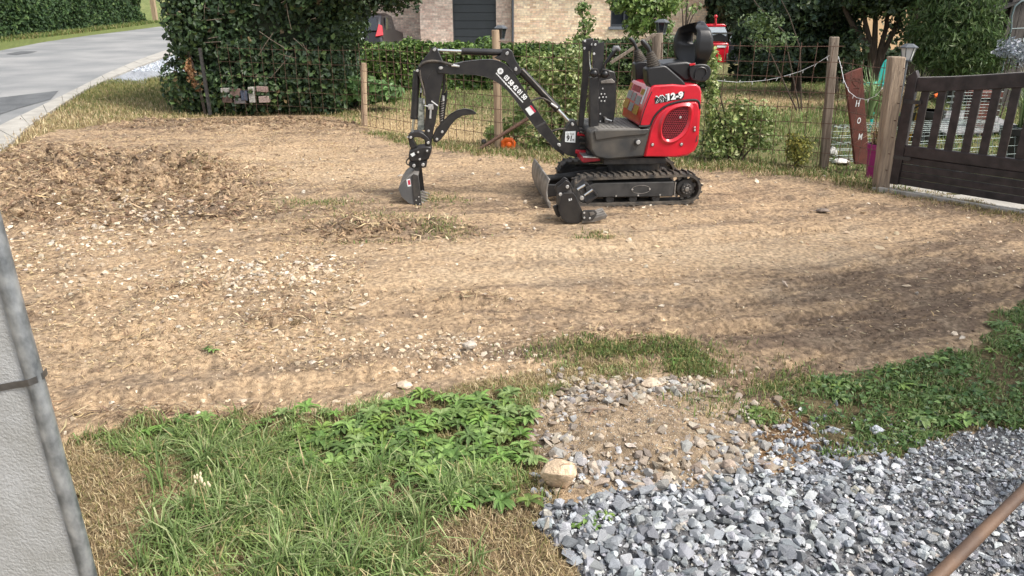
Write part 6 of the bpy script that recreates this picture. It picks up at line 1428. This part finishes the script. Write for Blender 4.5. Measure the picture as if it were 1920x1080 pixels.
# ---- swing bracket
pr(UF, [(272, 600), (330, 604), (330, 622), (268, 618)], .12, .12, -.12, 'swing_lug', 'red', z=z2); pr(UF, [(262, 686), (318, 690), (318, 712), (260, 706)], .12, .12, -.12, 'swing_lug', 'red', z=z2)
pr(UF, [(280, 585), (345, 585), (345, 700), (285, 700)], .1, .09, -.09, 'swing_post', 'blackm', z=z2)
for k in range(4): MB().tube([UF.pt(*z2(276 + k * 4, 610 + k * 24), .06), UF.pt(*z2(285, 600 + k * 26), .16), UF.pt(*z2(330, 615 + k * 20), .12)], .009, 8).build('hydraulic_hose', M['rubber'], ex)
# ---- boom
def bp(pts, wref, w0, w1, name, m, parent=ex, bevel=.005, z=z1): return pr(BF, pts, wref, w0, w1, name, m, parent, bevel, z)
upper = [(268, 292), (310, 280), (400, 260), (470, 252), (545, 248), (585, 256), (620, 275), (650, 306), (700, 385), (760, 482), (820, 572), (880, 655), (915, 690)]
lower = [(912, 738), (870, 705), (830, 662), (780, 610), (720, 528), (670, 458), (630, 408), (590, 372), (545, 345), (500, 330), (450, 323), (385, 320), (330, 322), (272, 318)]
boom = bp(upper + lower, .055, .055, -.055, 'boom', 'black')
for edge in (upper[2:], lower[1:-1]):
    e_ = smoothpoly(edge, 1, False); mb = MB(); mb.tube([BF.pt(*z1(*p), .055) for p in e_], .0028, 5); mb.build('pale_edge', M['dusty'], boom)  # thin paler line along the boom edges
brk = bp([(900, 672), (920, 600), (945, 556), (968, 555), (985, 590), (1010, 625), (1050, 640), (1050, 735), (975, 742), (925, 730), (880, 700)], .05, .062, -.062, 'boom_foot', 'black')
bp([(918, 612), (970, 609), (968, 668), (916, 664)], .062, .066, .062, 'number_sign', 'plate', brk, 0)
def btext(s, a, b, m, h, par, w=.067, F=BF, bold=.02, z=z1, off=.0008, up=None):
    A, B = F.pt(*z(*a), w), F.pt(*z(*b), w); d = (B - A).normalized(); upv = (F.n * -1).cross(d) * -1 if up is None else Vector(up)
    upv = d.cross(F.n) * -1; 
    if upv.z < 0: upv = -upv
    return text('lettering', s, A, B, upv, M[m], par, height=h, bold=bold, off=off, nrm=F.n)
btext('91', (922, 660), (948, 662), 'blackplastic', .05, brk, bold=.03); btext('Dr Rue', (925, 630), (962, 629), 'grey', .02, brk); btext('o', (953, 658), (962, 658), 'blackplastic', .014, brk, bold=.05)
pad = bp([(745, 478), (770, 510), (740, 533), (714, 498)], .055, .057, .055, 'warning_label', 'plate', boom, 0); bp([(745, 478), (770, 510), (762, 516), (737, 484)], .057, .0585, .057, 'warning_band', 'redprint', boom, 0)
mb = MB(); btext('03 58 42 01 50', (603, 340), (710, 455), 'white', .042, boom, .0552, bold=.045)
btext('www.minipellelocation.com', (562, 318), (700, 468), 'white', .017, boom, .0552, bold=.05)
mb = MB(); c0 = BF.pt(*z1(589, 306), .0565)
for k in range(11):
    a = k * 2 * math.pi / 11; d = BF.u * math.cos(a) + Vector((0, 0, 1)) * math.sin(a); t_ = BF.u * -math.sin(a) + Vector((0, 0, 1)) * math.cos(a)
    mb.prism([c0 + d * .013 - t_ * .006, c0 + d * .013 + t_ * .006, c0 + d * .026 + t_ * .004, c0 + d * .026 - t_ * .004], BF.n * .001)
for k in range(8):
    a0, a1 = k * math.pi / 4, (k + .55) * math.pi / 4; mb.prism([c0 + (BF.u * math.cos(a) + Vector((0, 0, 1)) * math.sin(a)) * r_ for a, r_ in ((a0, .004), (a1, .004), (a1, .013), (a0, .013))], BF.n * .001)
mb.build('emblem', M['white'], boom)
bp([(762, 588), (818, 560), (823, 568), (770, 598)], .055, .058, .0, 'weld_band', 'dusty', boom, .002)
# cylinder carrier on top of the boom
bp([(600, 196), (632, 192), (650, 205), (665, 250), (692, 290), (694, 315), (672, 330), (640, 300), (628, 275), (612, 255), (575, 248), (560, 238), (590, 225)], .04, .045, .03, 'cylinder_bracket', 'black', boom)
bp([(600, 196), (632, 192), (650, 205), (665, 250), (692, 290), (694, 315), (672, 330), (640, 300), (628, 275), (612, 255), (575, 248), (560, 238), (590, 225)], .04, -.03, -.045, 'cylinder_bracket', 'black', boom)
def pinp(a, b, w, rot, par=ex, L=.028, r=.0125):
    a_ = R(rot); c = BF.pt(*z1(a, b), w); d = BF.u * math.cos(a_) + Vector((0, 0, 1)) * math.sin(a_); t_ = d.cross(BF.n)
    mb = MB(); pts = [c + d * L * math.cos(q) * (1 if math.cos(q) > 0 else .6) * .7 + t_ * r * math.sin(q) for q in [k * math.pi / 8 for k in range(16)]]; mb.prism(pts, BF.n * .006); o = mb.build('pin_keeper', M['pin'], par, bevel=.0015)
    MB().cyl(c + d * L * .1, c + d * L * .1 + BF.n * .012, r * .6, 12).build('pin', M['pin'], o)
    return o
pinp(622, 218, .046, 60); pinp(667, 298, .046, 85); pinp(955, 576, .064, 120); pinp(888, 680, .064, 145, L=.034); pinp(285, 290, .057, 0, L=.03)
def cylr(a, b, c, r, rr, name, w=0.0, z=z1, F=BF, m='black'):
    A, B, C = F.pt(*z(*a), w), F.pt(*z(*b), w), F.pt(*z(*c), w); d = (B - A).normalized()
    o = MB().tube([A, A + d * .001, B - d * .02, B - d * .018, B], [r * .96, r, r, r * 1.12, r * 1.1], 20).build(name, M[m], ex, ang=40)
    MB().tube([B, C], rr, 14).build('rod', M['chrome'], o); MB().cyl(C - F.n * .025, C + F.n * .025, rr * 1.7, 16).build('rod_eye', M['blackm'], o); return o
cylr((692, 302), (880, 500), (955, 578), .031, .014, 'boom_cylinder'); cylr((606, 212), (392, 205), (258, 200), .026, .0125, 'arm_cylinder')
MB().tube([BF.pt(*z1(700, 296), .034), BF.pt(*z1(870, 478), .034), BF.pt(*z1(880, 492), .034)], .006, 8).build('steel_pipe', M['steel'], ex)
MB().tube([BF.pt(*z1(735, 385), .03), BF.pt(*z1(722, 405), .02), BF.pt(*z1(720, 425), .02)], .008, 8).build('cylinder_hose', M['rubber'], ex)
MB().tube([BF.pt(*z1(x, y_), .05) for x, y_ in smoothpoly([(740, 460), (765, 448), (800, 440), (840, 460), (880, 492)], 1, False)], .008, 8).build('hydraulic_hose', M['rubber'], ex)
MB().tube([BF.pt(*z1(845, 470), .056), BF.pt(*z1(878, 492), .056)], .010, 10).build('hose_fitting', M['pin'], ex)
MB().tube([BF.pt(*z1(x, y_), .04) for x, y_ in ((935, 600), (890, 598), (850, 610), (830, 640))], .009, 8).build('hydraulic_hose', M['rubber'], ex)
# ---- dipper arm
arm = bp([(162, 300), (185, 262), (225, 215), (240, 190), (256, 184), (272, 196), (285, 230), (300, 262), (318, 275), (318, 298), (300, 330), (285, 420), (262, 560), (250, 610), (240, 680), (206, 680), (205, 600), (212, 480), (205, 400), (198, 360), (170, 325)], .045, .045, -.045, 'dipper_arm', 'black')
for a, b, r_ in ((255, 198, .012), (169, 303, .011), (226, 608, .009)): disc(BF, a, b, .045, r_, .014, 'pin', 'pin', arm, z=z1)
mb = MB(); mb.tube([BF.pt(*z1(218, 345), .046), BF.pt(*z1(258, 290), .046)], .004, 6); mb.build('weld_rib', M['dusty'], arm)
MB().tube([BF.pt(*z1(x, y_), .06) for x, y_ in smoothpoly([(178, 282), (200, 262), (240, 254), (285, 258), (320, 268), (350, 276)], 2, False)], .011, 8).build('hydraulic_hose', M['rubber'], ex)
MB().tube([BF.pt(*z1(342, 277), .06), BF.pt(*z1(382, 282), .06)], [.012, .009], 10).build('hose_fitting', M['pin'], ex)
MB().tube([BF.pt(*z1(x, y_), .05) for x, y_ in smoothpoly([(180, 300), (185, 350), (200, 395), (205, 430)], 2, False)], .009, 8).build('hydraulic_hose', M['rubber'], ex)
MB().tube([BF.pt(*z1(x, y_), -.06) for x, y_ in smoothpoly([(300, 300), (306, 360), (303, 400), (290, 450), (283, 520), (292, 560)], 2, False)], .012, 8).build('hydraulic_hose', M['rubber'], ex)
MB().tube([BF.pt(*z1(x, y_), -.03) for x, y_ in smoothpoly([(190, 380), (184, 440), (178, 480), (172, 530)], 2, False)], .008, 8).build('hydraulic_hose', M['rubber'], ex)
cylr((166, 306), (152, 548), (143, 625), .030, .012, 'bucket_cylinder', .0)
for a, b in ((188, 405), (203, 460)): MB().tube([BF.pt(*z1(a, b - 14), .03), BF.pt(*z1(a, b + 10), .03)], [.005, .009], 10).build('hose_fitting', M['pin'], ex)
vl = MB().box(BF.pt(*z1(237, 487), .062), (.045, .03, .045), X=BF.u, Y=BF.n).build('shutoff_valve', M['pin'], ex, bevel=.005)
MB().tube([BF.pt(*z1(237, 497), .07), BF.pt(*z1(234, 545), .07)], [.008, .010], 10).build('spigot', M['pin'], vl); MB().tube([BF.pt(*z1(240, 458), .08), BF.pt(*z1(272, 482), .08)], .006, 8).build('valve_lever', M['pin'], vl); MB().tube([BF.pt(*z1(205, 480), .07), BF.pt(*z1(225, 485), .07)], .006, 8).build('valve_lever', M['pin'], vl)
pr(BF, [(176, 440), (205, 446), (206, 606), (168, 606)], .02, .02, .0, 'reflection_panel', mat('speckled_reflection', (.36, .38, .33), .7, col2=(.1, .11, .1), vscale=55), z=z1)  # added panel; its speckled colour paints in a reflection
# thumb with its strut and spring
th_ = bp([(245, 640), (262, 600), (300, 560), (330, 528), (370, 505), (410, 497), (445, 503), (468, 520), (462, 526), (430, 527), (395, 533), (362, 552), (335, 585), (310, 625), (285, 655), (265, 668), (250, 662)], .03, .035, -.02, 'thumb', 'black')
mb = MB(); mb.tube([BF.pt(*z1(*p), .036) for p in smoothpoly([(300, 560), (330, 528), (370, 505), (410, 497), (445, 503), (468, 520)], 1, False)], .003, 5); mb.build('pale_edge', M['dusty'], th_)
for a, b in ((295, 613), (268, 650), (224, 668)): disc(BF, a, b, .035, .011, .012, 'pin', 'pin', th_, z=z1)
MB().tube([BF.pt(*z1(300, 430), .0), BF.pt(*z1(300, 455), .0)], .012, 10).build('strut_eye', M['pin'], ex)
sp_ = [BF.pt(*z1(296 - 8 * t, 455 + 110 * t), .0) + (BF.u * math.cos(t * 56) + BF.n * math.sin(t * 56)) * .014 for t in np.linspace(0, 1, 110)]
MB().tube([BF.pt(*z1(292, 450), .0), BF.pt(*z1(288, 575), .0)], .008, 8).build('strut', M['blackm'], ex); MB().tube(sp_, .0035, 5).build('spring', M['steel'], ex)
pr(BF, [(287, 452), (318, 400), (322, 420), (300, 600), (284, 590)], -.04, -.04, -.06, 'strut_plate', 'black', z=z1)
# bucket linkage
mb = MB(); arc = [(118, 640), (128, 625), (150, 614), (175, 612), (200, 622), (222, 642), (236, 665), (222, 672), (205, 655), (185, 643), (160, 640), (140, 650), (128, 660)]
bp(arc, .06, .06, -.06, 'guide_link', 'black'); bp([(122, 640), (145, 640), (152, 665), (165, 690), (140, 705), (128, 680)], .05, .055, -.055, 'link', 'black')
for a, b, r_ in ((136, 641, .011), (224, 668, .012), (120, 640, .006)): disc(BF, a, b, .06, r_, .012, 'pin', 'pin', ex, z=z1)
cp = pr(BF, [(175, 380), (180, 300), (235, 270), (300, 245), (400, 232), (460, 240), (468, 290), (430, 400), (330, 420), (200, 430)], .08, .08, -.08, 'quick_coupler', 'black', z=zb, bevel=.01)
pr(BF, [(198, 330), (245, 308), (262, 340), (222, 365)], .08, .082, .08, 'label', 'plate', parent=cp, z=zb, bevel=0)
for a, b in ((297, 305), (410, 288)):
    disc(BF, a, b, .08, .016, .012, 'blackm', 'pin_boss', cp, z=zb); disc(BF, a, b, .088, .008, .012, 'pin', 'pin', cp, z=zb)
disc(BF, 318, 395, .08, .010, .006, 'pin', 'pin', cp, z=zb)
pr(BF, [(180, 430), (175, 480), (230, 520), (400, 500), (412, 400), (380, 415)], .07, .07, -.07, 'tilt_block', 'black', z=zb, bevel=.008)
for a, b in ((245, 475), (360, 462)): disc(BF, a, b, .07, .014, .014, 'pin', 'pin', ex, z=zb)
MB().tube([BF.pt(*zb(x, y_), .06) for x, y_ in smoothpoly([(180, 380), (145, 420), (150, 455), (185, 470)], 2, False)], .006, 8).build('hydraulic_hose', M['rubber'], ex)
# ---- bucket: back shell swept between two cheeks; mouth to the right
WBN, WBF = .235, -.32
ck = [(300, 596), (345, 985), (300, 990), (235, 980), (170, 950), (85, 868), (45, 770), (100, 690), (180, 620), (240, 590)]
bkt = empty('bucket', (0, 0, 0)); bkt.parent = ex; bkt.location = (0, 0, 0)
mb = MB(); BF.prism(mb, [zb(*p) for p in ck], WBN, WBN, WBN - .012); mb.build('cheek', mat('bucket_grey', (.055, .056, .06), .5, col2=(.1, .1, .1), vscale=6, bump=.15, bscale=80), bkt, bevel=.002)
UZ = [BF.uz(*zb(*p), WBN) for p in ck]
MB().prism([BF.at(u, z, WBF) for u, z in UZ], BF.n * .012).build('cheek', M['black'], bkt, bevel=.002)
sh_ = UZ[1:]; c_ = (sum(u for u, _ in UZ) / len(UZ), sum(z for _, z in UZ) / len(UZ))
sh_ = sh_ + [(UZ[0][0], UZ[0][1] + .0)]
inn = [(u + (c_[0] - u) * .07, z + (c_[1] - z) * .07) for u, z in sh_]
vs = [BF.at(u, z, WBN) for u, z in sh_] + [BF.at(u, z, WBF) for u, z in sh_] + [BF.at(u, z, WBN) for u, z in inn] + [BF.at(u, z, WBF) for u, z in inn]; n = len(sh_); fs = []
for i in range(n - 1): fs += [(i, i + 1, n + i + 1, n + i), (2 * n + i + 1, 2 * n + i, 3 * n + i, 3 * n + i + 1), (i + 1, i, 2 * n + i, 2 * n + i + 1), (n + i, n + i + 1, 3 * n + i + 1, 3 * n + i)]
fs += [(0, n, 3 * n, 2 * n), (n - 1, 2 * n - 1, 4 * n - 1, 3 * n - 1)]
MB().add(vs, fs).build('shell', M['steel'], bkt, bevel=.002)
pr(BF, [(215, 600), (240, 580), (298, 600), (345, 980), (250, 988)], WBN, WBN + .008, WBN, 'side_cutter', 'blackm', parent=bkt, z=zb, bevel=.002)
for a, b in ((306, 872), (272, 915), (317, 962)): disc(BF, a, b, WBN + .008, .006, .005, 'pin', 'bolt', bkt, z=zb)
pr(BF, [(148, 655), (195, 640), (210, 735), (165, 742)], WBN, WBN + .001, WBN, 'label', 'plate', parent=bkt, z=zb, bevel=0); pr(BF, [(165, 665), (192, 655), (202, 715), (172, 722)], WBN, WBN + .0018, WBN, 'label_print', 'redprint', parent=bkt, z=zb, bevel=0)
for k in range(5):
    w = WBN - .04 - k * .098; u, z = UZ[1]; P = [BF.at(u - .02, z + .004, w), BF.at(u + .055, z - .012 if z > .02 else z - .002, w), BF.at(u + .055, z - .0, w), BF.at(u - .02, z + .03, w)]; MB().prism(P, -BF.n * .03).build('tooth', M['steel'], bkt, bevel=.003)
for w in (.07, -.05):
    mb = MB(); mb.prism([BF.at(UZ[0][0] - .0, UZ[0][1] - .02, w), BF.at(UZ[9][0], UZ[9][1] - .01, w), BF.at(UZ[9][0] - .0, UZ[9][1] + .09, w), BF.at(UZ[0][0] + .015, UZ[0][1] + .11, w)], -BF.n * .016); mb.build('hanger_ear', M['black'], bkt, bevel=.003)
# ------------------------------------------------------------------ spare trenching bucket on the ground
z6 = lambda x, y_: (1000 + x / 4.697, 200 + y_ / 4.696)
SF = Fr((1.0 * (1090 - 960) / FPX * 5.8, 5.62), 3)
sb = empty('spare_bucket', (SF.o.x, 5.62, 0), 'black toothed spare bucket lying on the dirt in front of the track', 'bucket')
W0, W1 = .10, -.12
ckp = [(230, 850), (240, 800), (270, 765), (350, 760), (375, 790), (400, 850), (440, 930), (425, 1010), (400, 1028), (300, 1025), (250, 985), (228, 930)]
for w in (W0, W1 + .012):
    mb = MB(); SF.prism(mb, [z6(*p) for p in ckp], W0, w, w - .012); mb.build('cheek', M['black'], sb, bevel=.003)
UZ = [SF.uz(*z6(*p), W0) for p in ckp]
sl_ = UZ[9:] + UZ[0:3] ; sl_ = [UZ[8]] + UZ[9:] + UZ[:4]
cc_ = (sum(u for u, _ in UZ) / len(UZ), sum(z for _, z in UZ) / len(UZ)); inn = [(u + (cc_[0] - u) * .08, z + (cc_[1] - z) * .08) for u, z in sl_]
vs = [SF.at(u, z, W0) for u, z in sl_] + [SF.at(u, z, W1) for u, z in sl_] + [SF.at(u, z, W0) for u, z in inn] + [SF.at(u, z, W1) for u, z in inn]; n = len(sl_); fs = []
for i in range(n - 1): fs += [(i, i + 1, n + i + 1, n + i), (2 * n + i + 1, 2 * n + i, 3 * n + i, 3 * n + i + 1), (i + 1, i, 2 * n + i, 2 * n + i + 1), (n + i, n + i + 1, 3 * n + i + 1, 3 * n + i)]
fs += [(0, n, 3 * n, 2 * n), (n - 1, 2 * n - 1, 4 * n - 1, 3 * n - 1)]
MB().add(vs, fs).build('shell', M['blackm'], sb, bevel=.002)
sc_p = pr(SF, [(425, 930), (440, 908), (540, 905), (560, 935), (545, 965), (520, 1000), (440, 1005), (425, 985)], W0, W0 + .014, W0, 'side_cutter', 'blackm', parent=sb, z=z6, bevel=.004)
pr(SF, [(490, 925), (525, 920), (540, 940), (500, 960)], W0, W0 + .017, W0 + .012, 'cutter_gap', 'steel', parent=sb, z=z6, bevel=.001)
for a, b in ((447, 934), (448, 977), (497, 982)): disc(SF, a, b, W0 + .014, .008, .006, 'pin', 'bolt', sb, z=z6)
for k in range(4):
    w = W0 - .005 - k * .058; dx = 0
    P = [(430, 1000 - 0), (540, 980), (640, 948), (655, 962), (640, 985), (540, 1018), (430, 1030)]
    Q = [SF.at(SF.uz(*z6(*p), W0)[0], max(SF.uz(*z6(*p), W0)[1], .004), w) for p in P]; MB().prism(Q, -SF.n * .03).build('tooth', M['steel'], sb, bevel=.003)
for k, w in enumerate((.06, -.05)):
    pr(SF, [(205, 760), (215, 720), (255, 690), (290, 655), (320, 670), (340, 700), (330, 740), (280, 770), (225, 790)], W0, w + .006, w - .006, 'hanger_ear', 'black', parent=sb, z=z6, bevel=.003)
for a, b in ((237, 770), (298, 703)):
    disc(SF, a, b, .066, .013, .016, 'pin', 'pin', sb, z=z6); p = SF.pt(*z6(a, b), .066); MB().cyl(p, p - SF.n * .14, .011, 12).build('cross_pin', M['steel'], sb)
# hitch frame: open box with bright pins
hf = [((385, 715), (455, 660), (470, 672), (395, 735)), ((455, 830), (560, 770), (562, 785), (470, 858)), ((385, 715), (398, 710), (470, 850), (455, 835)), ((455, 660), (470, 668), (565, 770), (548, 775))]
for q in hf: pr(SF, q, .02, .05, -.08, 'hitch_frame', 'black', parent=sb, z=z6, bevel=.003)
for (a, b) in (((388, 730), (455, 688)), ((450, 780), (520, 730))): MB().tube([SF.pt(*z6(*a), .045), SF.pt(*z6(*b), .045)], .011, 12).build('cross_pin', M['chrome'], sb)
disc(SF, 425, 800, .05, .016, .02, 'pin', 'pin', sb, z=z6)
btext('21', (312, 830), (340, 822), 'white', .016, sb, W0, SF, .04, z6, .002)
MB().tube([SF.pt(*z6(190, 870), .0), SF.pt(*z6(215, 940), .0), SF.pt(*z6(235, 960), .0)], .02, 10).build('shell_wear_strip', M['blackm'], sb)
